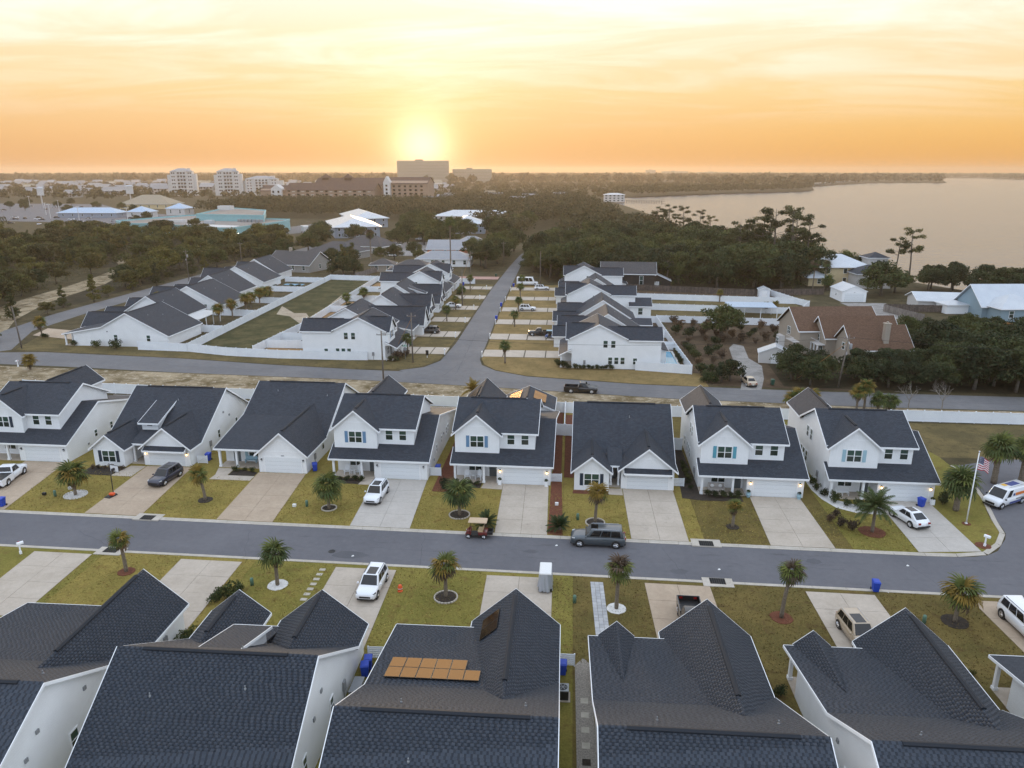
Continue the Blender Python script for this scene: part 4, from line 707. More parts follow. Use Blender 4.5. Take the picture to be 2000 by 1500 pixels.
# ------------------------------------------------------------------ poles and wires
POLE=[]
def pole(label,x,y,h,lean=0,xf=False,arm=True):
    t=thing('utility_pole',label,'utility pole',(x,y,0),0,'wooden utility poles'); MB().tube([(0,0,0),(lean*.5,0,h*.5),(lean,0,h)],[.16,.14,.11],8).obj('shaft','wood_pole',t,smooth=True)
    if arm: MB().box(lean-.9,lean+.9,-.05,.05,h-.75,h-.62).obj('crossarm','wood_pole',t); [MB().lathe([(.05,h-.62),(.07,h-.5),(.03,h-.42)],6,c=(lean+u,0)).obj('insulator','terracotta',t) for u in (-.8,0,.8)]
    if xf: MB().lathe([(.24,h-2.6),(.27,h-2.5),(.27,h-1.75),(.2,h-1.62)],10,c=(lean+.42,0)).obj('transformer','metal_grey',t,smooth=True); MB().box(lean-.3,lean-.05,-.15,.15,h-3.6,h-3.1).obj('meter_box','terracotta',t)
    POLE.append((x+lean,y,h)); return len(POLE)-1
p0=pole('leaning grey wooden pole at the far left street corner',-119.2,147.5,9.3,-.5,arm=False); p1=pole('tall dark pole behind the house with the white SUV',-33.9,127.6,9.5); p2=pole('pole at the corner beside the stop sign',-31.5,142.0,10.2)
p3=pole('bare tall pole beside the minibus on the side street',-10.5,250,11.5,arm=False); p4=pole('pole with a pale transformer left of the side street',-34.6,252,11,xf=True); p5=pole('slim pole by the far left driveways',-31,208,10.5,arm=False); p6=pole('pole with transformer by the thicket on the right',48,130.8,9.6,.9,xf=True)
p7=pole('transformer pole behind the left row at the edge of the scrub',-134,249,11,xf=True); p8=pole('plain pole at the edge of the scrub further along',-133,290,10); p9=pole('pole beside the far end of the side street',-27.5,300,10); pa=pole('pole off the right edge along the back street',120,124,9.6); pb=pole('pole by the teal building yard',-150,418,10.5)
def wire(label,i,j,dz=-.45,sag=.9,off=0):
    a=Vector(POLE[i])+Vector((off,0,dz)); b=Vector(POLE[j])+Vector((off,0,dz)); pts=[]
    for k in range(13): t=k/12; p=a.lerp(b,t); p.z-=sag*4*t*(1-t); pts.append(p)
    setp(MB().tube(pts,.022,4).obj('wire','rust_line'),label,'wire',None if off==0 else 'overhead wires')
wire('thin overhead wire from the left corner pole to the swale pole',p0,p7); wire('overhead wire along the scrub edge behind the left houses',p7,p8); wire('overhead wire crossing the back street between the two middle poles',p1,p2); wire('overhead wire up the side street from the corner pole',p2,p5); wire('overhead wire from the slim pole to the transformer pole',p5,p4); wire('overhead wire across the far trees by the side street',p4,p9); wire('overhead wire low across the thicket on the right',p6,pa,sag=1.3); wire('overhead wire over the back street before the thicket',p1,p6,sag=1.8); wire('overhead wire running on to the teal building',p8,pb)
# guy wires with yellow guards seen as pale diagonals
for i,(pi,tx,ty,l) in enumerate([(p2,-37,147.5,'pale diagonal guy wire down from the corner pole'),(p4,-37.5,246,'pale diagonal guy wire of the left transformer pole'),(p6,42.5,136,'pale diagonal guy wire at the thicket pole')]):
    a=Vector(POLE[pi])-Vector((0,0,1.2)); setp(MB().tube([a,(tx,ty,.1)],.035,5).obj('guy_wire','wood_orange'),l,'wire')

# ------------------------------------------------------------------ street furniture and yard things
def bin_(label,x,y,rz=0,m='bin_blue',s=1.0):
    t=thing('wheeled_bin',label,'trash bin',(x,y,.08),rz,'wheeled bins'); t.scale=(s,s,s)
    MB().loft([(-.24,-.28,.06),(.24,-.28,.06),(.24,.26,.06),(-.24,.26,.06)],[(-.31,-.36,.98),(.31,-.36,.98),(.31,.36,.98),(-.31,.36,.98)]).obj('body',m,t,bevel=.03)
    MB().loft([(-.34,-.4,.985),(.34,-.4,.985),(.34,.42,.985),(-.34,.42,.985)],[(-.27,-.3,1.1),(.27,-.3,1.1),(.27,.34,1.1),(-.27,.34,1.1)]).obj('lid',m,t,bevel=.02)
    for sx in (-1,1): MB().tube([(sx*.27,.3,.12),(sx*.33,.3,.12)],.12,10).obj('wheel','tyre',t)
    MB().tube([(-.26,.44,.95),(.26,.44,.95)],.02,6).obj('handle','plastic_black',t)
bin_('blue wheeled bin at the left edge by the kerb',-64.6,72.5); bin_('blue wheeled bin right of the single gable garage',-32.3,85.6,.4); bin_('blue wheeled bin tipped near the corner house garage',40.6,80.9,.5); bin_('blue wheeled bin standing at the near kerb',28.4,62.1,-.1)
bin_('blue wheeled bin behind a white screen, beside the wall of the dormer house',-14.95,47.6,.2); bin_('second blue bin beside the dormer house wall',-15.0,46.8,.2); bin_('blue wheeled bin by the near house with solar panels',.0,48.2,0)
bin_('blue bin behind the slatted screen of the navy SUV house',-47.6,87.9); bin_('blue bin behind the white screen of the white SUV house',-16.4,86.2,0)
bin_('blue bin at the kerb by the third right driveway',-19.2,187.8); bin_('blue bin at the kerb by the fourth right driveway',-19.8,207.5); bin_('blue bin at the kerb near the minibus',-19.2,245.3); bin_('blue bin by the far left garages',-36.4,247,0); bin_('dark green bin at the edge of the thicket',36.6,131,0,'bin_green'); bin_('dark bin at the end of the side street',-27.6,269,0,'bin_green')
bin_('dark bin against the corner house beside the side street',-35.0,156.6,0,'bin_green')
def screen(label,x,y,rz,w=1.3,h=1.05,slat=True):
    t=thing('bin_screen',label,'screen',(x,y,.07),rz,'white bin screens')
    for s_ in (-1,1): MB().box(s_*w/2-.05,s_*w/2+.05,-.05,.05,0,h+.06).obj('post','vinyl',t)
    for k in range(6): MB().box(-w/2+.05,w/2-.05,-.02,.02,.06+k*h/6,.06+k*h/6+h/6*(.72 if slat else .98)).obj('slat','vinyl',t)
screen('white slatted screen right of the navy SUV house',-47.9,86.9,0); screen('white panel screen right of the white SUV house',-16.5,85.2,0,1.3,1.1,False); screen('white slatted bench screen right of the golf cart house',-1.3,84.6,0); screen('white slatted screen right of the twin gable house',13.6,84.4,0); screen('white screen by the dormer house, near side',-14.6,48.9,.05,1.4); screen('white screen by the near solar house',.3,49.2,0,1.2)
def mailbox(label,x,y,rz,small=False):
    t=thing('mailbox',label,'mailbox',(x,y,.07),rz,'roadside mailboxes'); m='trim_white'
    MB().box(-.06,.06,-.06,.06,0,1.05).box(-.1,.1,-.1,.1,0,.3).obj('post',m,t)
    prof=[(-.13,0),(.13,0),(.13,.14)]+[(.13*math.cos(a),.14+.13*math.sin(a)) for a in (.5,1.05,1.57,2.1,2.64)]+[(-.13,.14)]
    MB().loft([(x_,-.38,1.05+z_) for x_,z_ in prof],[(x_,.2,1.05+z_) for x_,z_ in prof]).obj('box',m,t); MB().box(.135,.15,-.1,.06,1.2,1.34).obj('flag','flag_red',t)
mailbox('white mailbox on a post at the near left kerb',-54.6,62.3,math.pi*.8); mailbox('white mailbox at the corner house by the kerb curve',42.9,71.7,.7); mailbox('white mailbox at the left corner of the back street',-108.5,132.4,0)
for i,(x,y) in enumerate([(-18.1,147.5),(-18.4,165.2),(-18.8,182),(-19.3,199.3),(-19.4,217),(-19.4,236)]): mailbox('small mailbox at the right kerb of the side street, %s from the corner'%OR[i],x,y,-.0)
for i,(x,y) in enumerate([(-26.2,149),(-26.5,165.6),(-26.8,183.5),(-27,202),(-27.4,219),(-27.6,239)]): mailbox('small mailbox at the left kerb of the side street, %s from the corner'%OR[i],x,y,math.pi)
for l,x,y in [('small green utility pillar on the stepping stone lawn',-28.95,58.5),('small green utility pillar left of the paver walk',.93,58.0),('small green utility pillar by the shaggy near palm',30.6,57.3),('small green utility pillar left of the white SUV lawn',-29.7,75.3),('small green utility pillar behind the grey SUV',1.3,74.4),('small green utility pillar beside the basketball lawn',-60.4,75.6)]:
    setp(MB().lathe([(.16,0),(.16,.62),(.13,.74),(.02,.78)],10).obj('utility_pillar','util_green',loc=(x,y,.07),smooth=True),l,'utility box','green utility pillars')
for l,x,y in [('small black spigot box on the lawn by the basketball hoop',-61.9,75.8),('white electrical box lying by the left mulch strip',-59.9,77.6),('grey meter lid behind the grey SUV',-.1,73.6),('small black valve lid left of the white SUV',-31.1,75.1),('white bucket on the red mulch strip',-1.1,77.9)]:
    setp(MB().box(-.2,.2,-.15,.15,0,.32).obj('valve_box','pillow' if 'white' in l else 'black',loc=(x,y,.09),bevel=.03),l,'box')
t=thing('traffic_barrel','small orange plastic barrel on the near lawn','barrel',(-15.0,58.6,.07)); MB().lathe([(.24,0),(.24,.06),(.19,.08),(.19,.26),(.22,.28),(.22,.42),(.17,.5),(.17,.62),(.05,.66)],12).obj('body','orange',t,smooth=True); MB().lathe([(.225,.29),(.225,.35)],12).obj('band','flag_white',t)
# flagpole
t=thing('flagpole','tall white flagpole flying a flag at the corner house','flagpole',(43.6,76.85,.07)); MB().tube([(0,0,0),(0,0,8.3)],[.075,.045],10).obj('shaft','trim_white',t,smooth=True); MB().ell((0,0,8.4),(.1,.1,.1),10,6).obj('finial','chrome',t,smooth=True); MB().lathe([(.16,0),(.13,.12)],10).obj('base','trim_white',t)
fl=thing('flag','striped red and white flag with a starred blue canton hanging from the flagpole','flag',(43.66,76.83,6.35))
def flagpt(u,v):   # u along fly, v hoist down
    droop=.55*u*u; return (.05+1.25*u*(1-.12*u),.10*math.sin(u*9+v*2)*(.3+u),1.55-1.45*v-droop*(1-.25*v)+.05*math.sin(7*u+3*v))
for k in range(13):
    b=MB(); n=14; v0,v1=k/13,(k+1)/13; u0=.42 if k<7 else 0
    for i in range(n):
        a,c=u0+(1-u0)*i/n,u0+(1-u0)*(i+1)/n; q=[flagpt(a,v1),flagpt(c,v1),flagpt(c,v0),flagpt(a,v0)]; b.add(q,[(0,1,2,3)])
    b.obj('stripe','flag_red' if k%2==0 else 'flag_white',fl,smooth=True,recalc=False)
b=MB(); n=8
for i in range(n):
    for j in range(4):
        a,c=.42*i/n,.42*(i+1)/n; v0,v1=7/13*j/4,7/13*(j+1)/4; b.add([flagpt(a,v1),flagpt(c,v1),flagpt(c,v0),flagpt(a,v0)],[(0,1,2,3)])
cn_=b.obj('canton','flag_blue',fl,smooth=True,recalc=False); b=MB()
for r in range(9):
    for c in range(6 if r%2==0 else 5):
        u=.42*((c+.5)/6 if r%2==0 else (c+1)/6); v=7/13*(r+.5)/9; P=Vector(flagpt(u,v)); 
        for dy in (-.012,.012): b.add([P+Vector((.035*math.cos(q)*(1 if e%2==0 else .42),dy,.035*math.sin(q)*(1 if e%2==0 else .42))) for e,q in enumerate([math.pi/2+math.pi*z_/5 for z_ in range(10)])],[tuple(range(10))])
b.obj('stars','flag_white',cn_,recalc=False)
# basketball hoop
t=thing('basketball_hoop','portable basketball hoop with a white backboard on the driveway edge','basketball hoop',(-53.7,76.4,.1),R(165))
MB().loft([(-.45,-.3,0),(.45,-.3,0),(.45,.95,0),(-.45,.95,0)],[(-.35,-.2,.2),(.35,-.2,.2),(.3,.85,.14),(-.3,.85,.14)]).obj('base','black',t,bevel=.03); MB().tube([(0,-.05,.1),(0,-.1,2.4),(0,-.3,3.2)],[.06,.055,.05],8).obj('pole','paint_black',t,smooth=True)
bb_=MB().box(-.62,.62,-.72,-.69,2.75,3.5).obj('backboard','flag_white',t); MB().box(-.65,.65,-.735,-.685,2.70,2.75).box(-.65,.65,-.735,-.685,3.5,3.55).box(-.65,-.62,-.735,-.685,2.75,3.5).box(.62,.65,-.735,-.685,2.75,3.5).box(-.22,.22,-.735,-.72,2.86,2.89).box(-.22,.22,-.735,-.72,3.2,3.23).box(-.22,-.19,-.735,-.72,2.89,3.2).box(.19,.22,-.735,-.72,2.89,3.2).obj('trim','black',bb_); MB().box(-.09,.09,-.69,-.3,2.9,3.2).obj('bracket','black',t)
MB().tube([(.23*math.cos(a),-.98+.23*math.sin(a),2.85) for a in [2*math.pi*k/14 for k in range(15)]],.012,5).obj('rim','orange',t); b=MB()
for k in range(10): a=2*math.pi*k/10; b.tube([(.23*math.cos(a),-.98+.23*math.sin(a),2.84),(.13*math.cos(a+.3),-.98+.13*math.sin(a+.3),2.42)],.008,3)
b.obj('net','flag_white',t)
setp(MB().box(-.3,.3,-.2,.2,0,.28).obj('sandbag','orange',loc=(-53.55,76.0,.3),bevel=.08),'orange sandbag on the base of the basketball hoop','sandbag')
# porch furniture
def armchair(label,x,y,rz):
    t=thing('armchair',label,'chair',(x,y,.13),rz,'white porch armchairs'); m='trim_white'
    for k in range(5): MB().loft([(-.26+k*.105,.2,.36),(-.17+k*.105,.2,.36),(-.17+k*.105,.23,.36),(-.26+k*.105,.23,.36)],[(-.30+k*.122,.46,1.0+.07*(2-abs(k-2))),(-.20+k*.122,.46,1.0+.07*(2-abs(k-2))),(-.20+k*.122,.49,1.0+.07*(2-abs(k-2))),(-.30+k*.122,.49,1.0+.07*(2-abs(k-2)))]).obj('back_slat',m,t)
    MB().loft([(-.28,-.32,.40),(.28,-.32,.40),(.28,-.32,.37),(-.28,-.32,.37)],[(-.28,.22,.33),(.28,.22,.33),(.28,.22,.30),(-.28,.22,.30)]).obj('seat',m,t)
    for s_ in (-1,1): MB().box(s_*.36-.07,s_*.36+.07,-.4,.3,.55,.58).obj('armrest',m,t); MB().box(s_*.34-.04,s_*.34+.04,-.34,-.25,0,.55).obj('leg',m,t); MB().box(s_*.34-.04,s_*.34+.04,.2,.28,0,.55).obj('leg',m,t)
for k,(hx,hy,l) in enumerate([(-29.4,84.0,'by the white SUV'),(-13.95,83.6,'at the golf cart house')]):
    armchair('left white slatted armchair on the porch '+l,hx+1.55,hy+.95,.2); armchair('right white slatted armchair on the porch '+l,hx+3.0,hy+.95,-.2)
    t=thing('side_table','small white side table between the armchairs '+l,'table',(hx+2.28,hy+.85,.13)); MB().lathe([(.25,.5),(.25,.54)],12).obj('top','trim_white',t); [MB().box(a-.02,a+.02,c-.02,c+.02,0,.5).obj('leg','trim_white',t) for a in (-.13,.13) for c in (-.13,.13)]
t=thing('bench','white lattice backed bench on the corner house porch','bench',(32.6,83.3,.13)); MB().box(-.75,.75,-.25,.25,.40,.44).obj('seat','trim_white',t); [MB().box(-.74+k*.164,-.68+k*.164,.22,.25,.44,.85+.2*math.sin(math.pi*k/9)).obj('back_slat','trim_white',t) for k in range(10)]; [MB().box(a-.03,a+.03,c-.03,c+.03,0,.42).obj('leg','trim_white',t) for a in (-.7,0,.7) for c in (-.22,.22)]; [MB().box(a-.03,a+.03,-.25,.25,.62,.66).obj('armrest','trim_white',t) for a in (-.74,.74)]
t=thing('sofa','grey cushioned outdoor sofa on the teal shuttered house porch','sofa',(17.9,83.25,.13)); MB().box(-.95,.95,-.4,.4,.12,.42).obj('seat','cushion',t,bevel=.05); MB().box(-.95,.95,.26,.42,.42,.9).obj('backrest','cushion',t,bevel=.05); [MB().box(a-.09,a+.09,-.4,.4,.4,.62).obj('armrest','cushion',t,bevel=.04) for a in (-.88,.88)]; [MB().box(a-.05,a+.05,c-.05,c+.05,0,.13).obj('leg','black',t) for a in (-.8,.8) for c in (-.3,.3)]
for l,x in [('left white pillow on the grey porch sofa',17.45),('right white pillow on the grey porch sofa',18.4)]: setp(MB().ell((0,0,0),(.24,.1,.22),10,6).obj('pillow','pillow',loc=(x,83.4,.78),smooth=True),l,'pillow')
setp(MB().box(-.8,.8,-.25,.25,.38,.45).box(-.8,.8,.2,.25,.45,.85).box(-.75,-.68,-.2,.2,0,.38).box(.68,.75,-.2,.2,0,.38).obj('bench','shutter_pale',loc=(-41.6,87.6,.12)),'pale blue bench against the window of the single gable porch','bench')
for l,x,y in [('left white planter by the golf cart house garage',-8.2,83.15),('right white planter by the golf cart house garage',-2.5,83.1),('left pale urn by the teal shuttered house garage',21.4,81.9),('right pale urn by the teal shuttered house garage',27.2,81.8),('white pot with a shrub right of the corner house garage',42.1,81.5)]:
    t=thing('planter',l,'planter',(x,y,.1)); (MB().lathe([(.17,0),(.27,.35),(.22,.55),(.26,.6),(.2,.6)],12) if 'urn' in l else MB().box(-.2,.2,-.2,.2,0,.65)).obj('pot','trim_white' if 'white' in l else 'shutter_pale',t)
    me_=MB(); rr=np.random.default_rng(int(abs(x)*10)); 
    V,F=None,None
    for k in range(60): 
        c=Vector(rr.normal(size=3)).normalized()*.2; c.z=abs(c.z)*.9+.7; n_=Vector(rr.normal(size=3)).normalized(); a_=n_.orthogonal().normalized()*.07; b_=n_.cross(a_); me_.add([c-a_,c-b_,c+a_,c+b_],[(0,1,2,3)])
    me_.obj('foliage','leaf_bush',t,recalc=False)
# air conditioners, chest
for l,x,y in [('white air conditioner beside the near solar house',.05,45.6),('air conditioner beside the near dormer house',-15.0,42.3)]:
    t=thing('air_conditioner',l,'air conditioner',(x,y,.08)); MB().box(-.42,.42,-.42,.42,.04,.78).obj('case','black',t,bevel=.04); MB().box(-.44,.44,-.44,.44,.78,.86).obj('top','metal_grey',t,bevel=.03); MB().lathe([(.34,.86),(.34,.872)],18).obj('fan_guard','plastic_black',t); [MB().box(-.3,.3,-.02,.02,.873,.885).obj('blade','metal_grey',t).__setattr__('rotation_euler',(0,0,k*math.pi/3)) for k in range(3)]; MB().box(-.55,.55,-.55,.55,-.04,.04).obj('pad','concrete',t)
t=thing('storage_chest','grey lidded storage chest beside the near dormer house','chest',(-15.1,44.9,.08)); MB().box(-.36,.36,-.85,.85,0,.6).obj('body','metal_grey',t,bevel=.03); MB().box(-.39,.39,-.88,.88,.6,.7).obj('lid','metal_grey',t,bevel=.03)
# solar panels on the near house, and pavilions with panels
def panel(root,cx,cy,zf,w,l,my):
    pass
hs=HF[2]; zu3=lambda y:7.55-.533*abs(y-16); zk3=zu3(10); zs3=lambda y:zk3-.178*(10-y)
def solar(house,label,cells,x0,y0,dx,dy,zfun,gap=.03,ang=None):
    t=thing('solar_array',label,'solar panels',house.o.location,house.o.rotation_euler.z)
    for (i,j) in cells:
        xa,xb=x0+i*dx+gap/2,x0+(i+1)*dx-gap/2; ya,yb=y0+j*dy+gap/2,y0+(j+1)*dy-gap/2; b=MB()
        q=[(xa,ya),(xb,ya),(xb,yb),(xa,yb)]; hi=[(x,y,zfun(x,y)+.16) for x,y in q]; lo=[(x,y,zfun(x,y)+.12) for x,y in q]; b.loft(lo,hi); p=b.obj('panel','solar_frame',t,my=house.my)
        ins=[(xa+.03,ya+.03),(xb-.03,ya+.03),(xb-.03,yb-.03),(xa+.03,yb-.03)]; MB().loft([(x,y,zfun(x,y)+.155) for x,y in ins],[(x,y,zfun(x,y)+.167) for x,y in ins]).obj('glass','solar',p,my=house.my)
    for (x,y) in {(x0+i*dx+dx/2,y0+j*dy+dy/2) for i,j in cells}: MB().box(x-.03,x+.03,y-dy*.4,y+dy*.4,zfun(x,y)-.05,zfun(x,y)+.03).obj('rail','solar_frame',t,my=house.my)
    return t
solar(hs,'array of orange glowing solar panels in two rows on the near roof',[(i,0) for i in range(5)]+[(i,1) for i in range(6)],.65,6.35,1.08,1.38,lambda x,y:zs3(y))
gxs=12.1-6.25; gms=(gxs+12.1)/2; gas=2.7+.88*3.12
solar(hs,'dark solar panels on the side of the near garage gable',[(0,0),(0,1)],gms-2.5,1.0,1.35,1.3,lambda x,y:gas+.12-.88*abs(x-gms))
h5=HN[4]; 
def pavilion(label,x,y,w,l,ze,za,cells,label2):
    H=House('pavilion',label,(x,y),R(-.9),1,None,cat='pavilion'); c=w/2; sl=(za-ze)/(w/2+.35); z=lambda X:za-sl*abs(X-c)
    H.roof([(-.35,-.3,z(-.35)),(c,-.3,z(c)),(c,l+.3,z(c)),(-.35,l+.3,z(-.35))],(0,2,3)); H.roof([(c,-.3,z(c)),(w+.35,-.3,z(w+.35)),(w+.35,l+.3,z(w+.35)),(c,l+.3,z(c))],(0,1,2)); H.vent((c,.3,za),(c,l-.3,za))
    H.wf.pry([(.1,ze-.2),(w-.1,ze-.2),(w-.1,ze),(c,za-.25),(.1,ze)],0,.12)
    for px in (.1,w-.1):
        for py in (.1,l/2,l-.1): H.post(px,py,ze,.1,0)
    H.slabfloor(0,w,0,l,'concrete',.06); H.done()
    for cc,lab in cells: solar(H,lab,cc[0],cc[1],cc[2],cc[3],cc[4],lambda X,Y:z(X))
pavilion('tall gabled patio pavilion with an orange solar panel behind the golf cart house',-15.4,99.0,5.4,9.5,3.7,6.5,[(([(0,0),(0,1),(0,2)],.05,1.2,2.1,2.0),'orange lit solar panels on the taller pavilion')],'')
pavilion('lower gabled patio pavilion with two orange panels behind the golf cart house',-10.1,104.5,7.8,6.0,3.0,4.8,[(([(0,0),(0,1)],1.0,.9,1.9,2.0),'left orange solar panels on the lower pavilion'),(([(0,0),(0,1)],4.8,.9,1.9,2.0),'right orange solar panels on the lower pavilion')],'')
# pool, pergolas
sheet('pool','small blue swimming pool beside the right corner house',[(18.0,145),(21.7,144.6),(21.4,155.4),(18.3,155.7)],.06,'pool_water'); 
t=thing('pool_edging','pale tiled edge of the small pool','edging',(0,0,0)); MB().box(17.65,18.1,144.2,156.2,0,.12).box(21.6,22.0,144.1,156,0,.12).box(18.1,21.6,144.1,144.8,0,.12).box(18.1,21.6,155.5,156.2,0,.12).obj('tile','pool_tile',t)
sheet('pool','small pool in the garden of the fifth west road house',[(-98,243),(-91,242.3),(-91,246),(-98,246.6)],.06,'pool_water')
def pergola(label,x,y,rz,w,l,h,m='metal_roof'):
    t=thing('patio_cover',label,'patio cover',(x,y,0),rz); n=8
    for k in range(n): MB().loft([(w*k/n+.01,-.2,h-.25),(w*(k+1)/n-.01,-.2,h-.25),(w*(k+1)/n-.01,-.2,h-.17),(w*k/n+.01,-.2,h-.17)],[(w*k/n+.01,l+.2,h+.05),(w*(k+1)/n-.01,l+.2,h+.05),(w*(k+1)/n-.01,l+.2,h+.13),(w*k/n+.01,l+.2,h+.13)]).obj('roof_panel',m,t)
    for k in range(4): MB().box(w*k/3-.07 if k else 0,w*k/3+.07 if k else .14,-.07,.07,0,h-.26).obj('post','trim_white',t)
    for k in (0,3): MB().box(max(0,w*k/3-.14),w*k/3 if k else .14,l-.2,l-.06,0,h).obj('post','trim_white',t)
    return t
pergola('white flat patio cover on posts at the big left corner house',-90.0,169.5,R(90),11,4,2.8); pergola('pale blue roofed open pavilion between the long white fences on the right',41.5,195.9,-.02,12.5,6,3.1,'metal_roof_blue')
# street sign corner
t=thing('stop_sign','back of a stop sign with green street names on the corner','road sign',(-33.6,144.6,0)); MB().tube([(0,0,0),(0,0,2.9)],.035,6).obj('post','metal_grey',t); MB().loft([(.38*math.cos(math.pi/8+k*math.pi/4),-.02,2.25+.38*math.sin(math.pi/8+k*math.pi/4)) for k in range(8)],[(.38*math.cos(math.pi/8+k*math.pi/4),0,2.25+.38*math.sin(math.pi/8+k*math.pi/4)) for k in range(8)]).obj('plate','metal_grey',t); MB().box(-.5,.5,-.015,.015,2.72,2.9).obj('name_plate','sign_green',t); MB().box(-.015,.015,-.5,.5,2.92,3.1).obj('name_plate','sign_green',t)
t=thing('notice_board','small dark notice sign by the side street corner','sign',(-29.4,146.3,0)); MB().box(-.3,.3,-.03,.03,.5,1.6).obj('board','black',t); MB().box(-.05,.05,-.04,.04,0,.5).obj('post','trim_white',t)
setp(MB().box(-.7,.7,-.25,.25,.35,.45).box(-.65,-.55,-.2,.2,0,.35).box(.55,.65,-.2,.2,0,.35).obj('bench','trim_white',loc=(-36.6,143.2,0)),'low white bench at the corner of the back street','bench')
# sheds
def shed(label,x,y,rz,w,l,h,wm,rmn,door=True,cat='shed',gar=False):
    H=House('shed' if cat=='shed' else 'garage',label,(x,y),rz,1,None,wm,wm,rmn,cat=cat); c=w/2; za=h+w*.22
    H.w.pry([(0,0),(w,0),(w,h),(c,za),(0,h)],0,l); z=lambda X:za+.12-.44*abs(X-c)*(1)
    H.roof([(-.2,-.2,z(-.2)),(c,-.2,z(c)),(c,l+.2,z(c)),(-.2,l+.2,z(-.2))],(0,3)); H.roof([(c,-.2,z(c)),(w+.2,-.2,z(w+.2)),(w+.2,l+.2,z(w+.2)),(c,l+.2,z(c))],(0,1))
    if gar: H.garage(w*.1,w*.9,0,h*.8)
    elif door: H.door(c,0,.05,1.3,h*.8,'trim_white')
    H.win(0,l*.5,h*.4,.6,.7,'W'); return H.done()
shed('small pale blue garden shed against the dark fence on the right',57.4,229.5,-.1,3.2,3.6,2.4,'vinyl','metal_roof'); shed('white metal garage with a wide roll door on the right',79.9,223.4,.03,7.0,9.5,3.2,'trim_white','metal_roof',cat='garage',gar=True); shed('low white trailer shed among the bushes by the gravel track',38,147.5,-.2,6.2,3.0,2.2,'condo_white','metal_roof'); shed('pale roofed lean-to in the woods beyond the dark fence',24,249,-.08,9,4,2.2,'siding_dark','metal_roof'); shed('white storage shed behind the grey homes',-66.5,345,0,5.5,7,3,'trim_white','metal_roof')
# person
p=thing('person','person in dark clothes walking beside the pale sedan on the gravel track','person',(31.75,133.0,.04),R(20))
me=bpy.data.meshes.new('body'); V=[(0,0,.92),(0,0,1.12),(0,.01,1.36),(0,.02,1.5),(0,0,1.58),(.18,0,1.4),(.25,.05,1.12),(.24,-.1,.9),(.25,-.16,.82),(-.18,0,1.4),(-.26,-.04,1.12),(-.25,.08,.9),(-.25,.1,.8),(.1,0,.88),(.11,-.14,.5),(.11,-.1,.1),(.11,-.22,.05),(-.1,0,.88),(-.11,.12,.5),(-.11,.26,.12),(-.11,.16,.05),(0,-.02,1.66)]
Ed=[(0,1),(1,2),(2,3),(3,4),(4,21),(2,5),(5,6),(6,7),(7,8),(2,9),(9,10),(10,11),(11,12),(0,13),(13,14),(14,15),(15,16),(0,17),(17,18),(18,19),(19,20)]
Rd=[.15,.14,.17,.08,.06,.07,.05,.04,.04,.07,.05,.04,.04,.1,.075,.05,.05,.1,.075,.05,.05,.1]
me.from_pydata(V,Ed,[]); me.materials.append(MAT['cloth_dark']); bo=ob('body',me,p); sk=bo.modifiers.new('skin','SKIN'); 
for i,r_ in enumerate(Rd): me.skin_vertices[0].data[i].radius=(r_,r_)
me.skin_vertices[0].data[0].use_root=True; ss=bo.modifiers.new('sub','SUBSURF'); ss.levels=1; ss.render_levels=2
MB().ell((0,-.01,1.68),(.085,.1,.12),12,8).ell((0,-.11,1.66),(.018,.03,.03),6,4).obj('head','skin',p,smooth=True); MB().ell((0,.02,1.71),(.098,.105,.115),12,8).obj('hair','hair',p,smooth=True)
for s_,x_,y_,z_ in ((1,.25,-.16,.80),(-1,-.25,.1,.78)):
    b=MB().ell((x_,y_,z_),(.03,.045,.055),8,5)
    for k in range(4): b.tube([(x_,y_-.03+k*.02,z_-.03),(x_-s_*.006,y_-.035+k*.02,z_-.07),(x_-s_*.02,y_-.035+k*.02,z_-.10)],[.011,.010,.008],5)
    b.tube([(x_,y_-.035,z_),(x_-s_*.02,y_-.065,z_-.03)],[.012,.009],5); b.obj('hand','skin',p,smooth=True)
# ------------------------------------------------------------------ vehicles: x forward, y left, origin on the ground at the middle
def wheel(t,x,y,r,w,s):
    tr=MB().tube([(x,y-s*w,r),(x,y,r)],r,18).obj('wheel','tyre',t)
    MB().tube([(x,y-s*.02,r),(x,y+s*.012,r)],r*.66,14).obj('rim','rim',tr); b=MB()
    for k in range(5):
        a=2*math.pi*k/5; b.tube([(x,y+s*.014,r),(x+math.cos(a)*r*.6,y+s*.014,r+math.sin(a)*r*.6)],[.05,.035],4)
    b.obj('spokes','chrome',tr)
def body_loft(st,m,t,name='body'):
    """st: (x, zbottom, ztop, halfwidth) stations"""
    b=MB(); rings=[]
    for x,zb,zt,w in st:
        zs_=zb+(zt-zb)*.55; half=[(w*.80,zb),(w*.97,zb+.10),(w,zs_),(w*.965,zt-.09),(w*.88,zt-.015),(w*.45,zt+.012)]
        rings.append([(x,y,z) for y,z in half]+[(x,-y,z) for y,z in reversed(half)])
    n=len(rings[0]); base=len(b.v); 
    for r_ in rings: b.v+=r_
    for i in range(len(rings)-1):
        for k in range(n): b.f.append((base+i*n+k,base+i*n+(k+1)%n,base+(i+1)*n+(k+1)%n,base+(i+1)*n+k)); b.m.append(0); b.uv.append(None)
    b.f+= [tuple(base+k for k in range(n)),tuple(base+(len(rings)-1)*n+k for k in range(n))]; b.m+=[0,0]; b.uv+=[None,None]
    return b.obj(name,m,t,smooth=True)
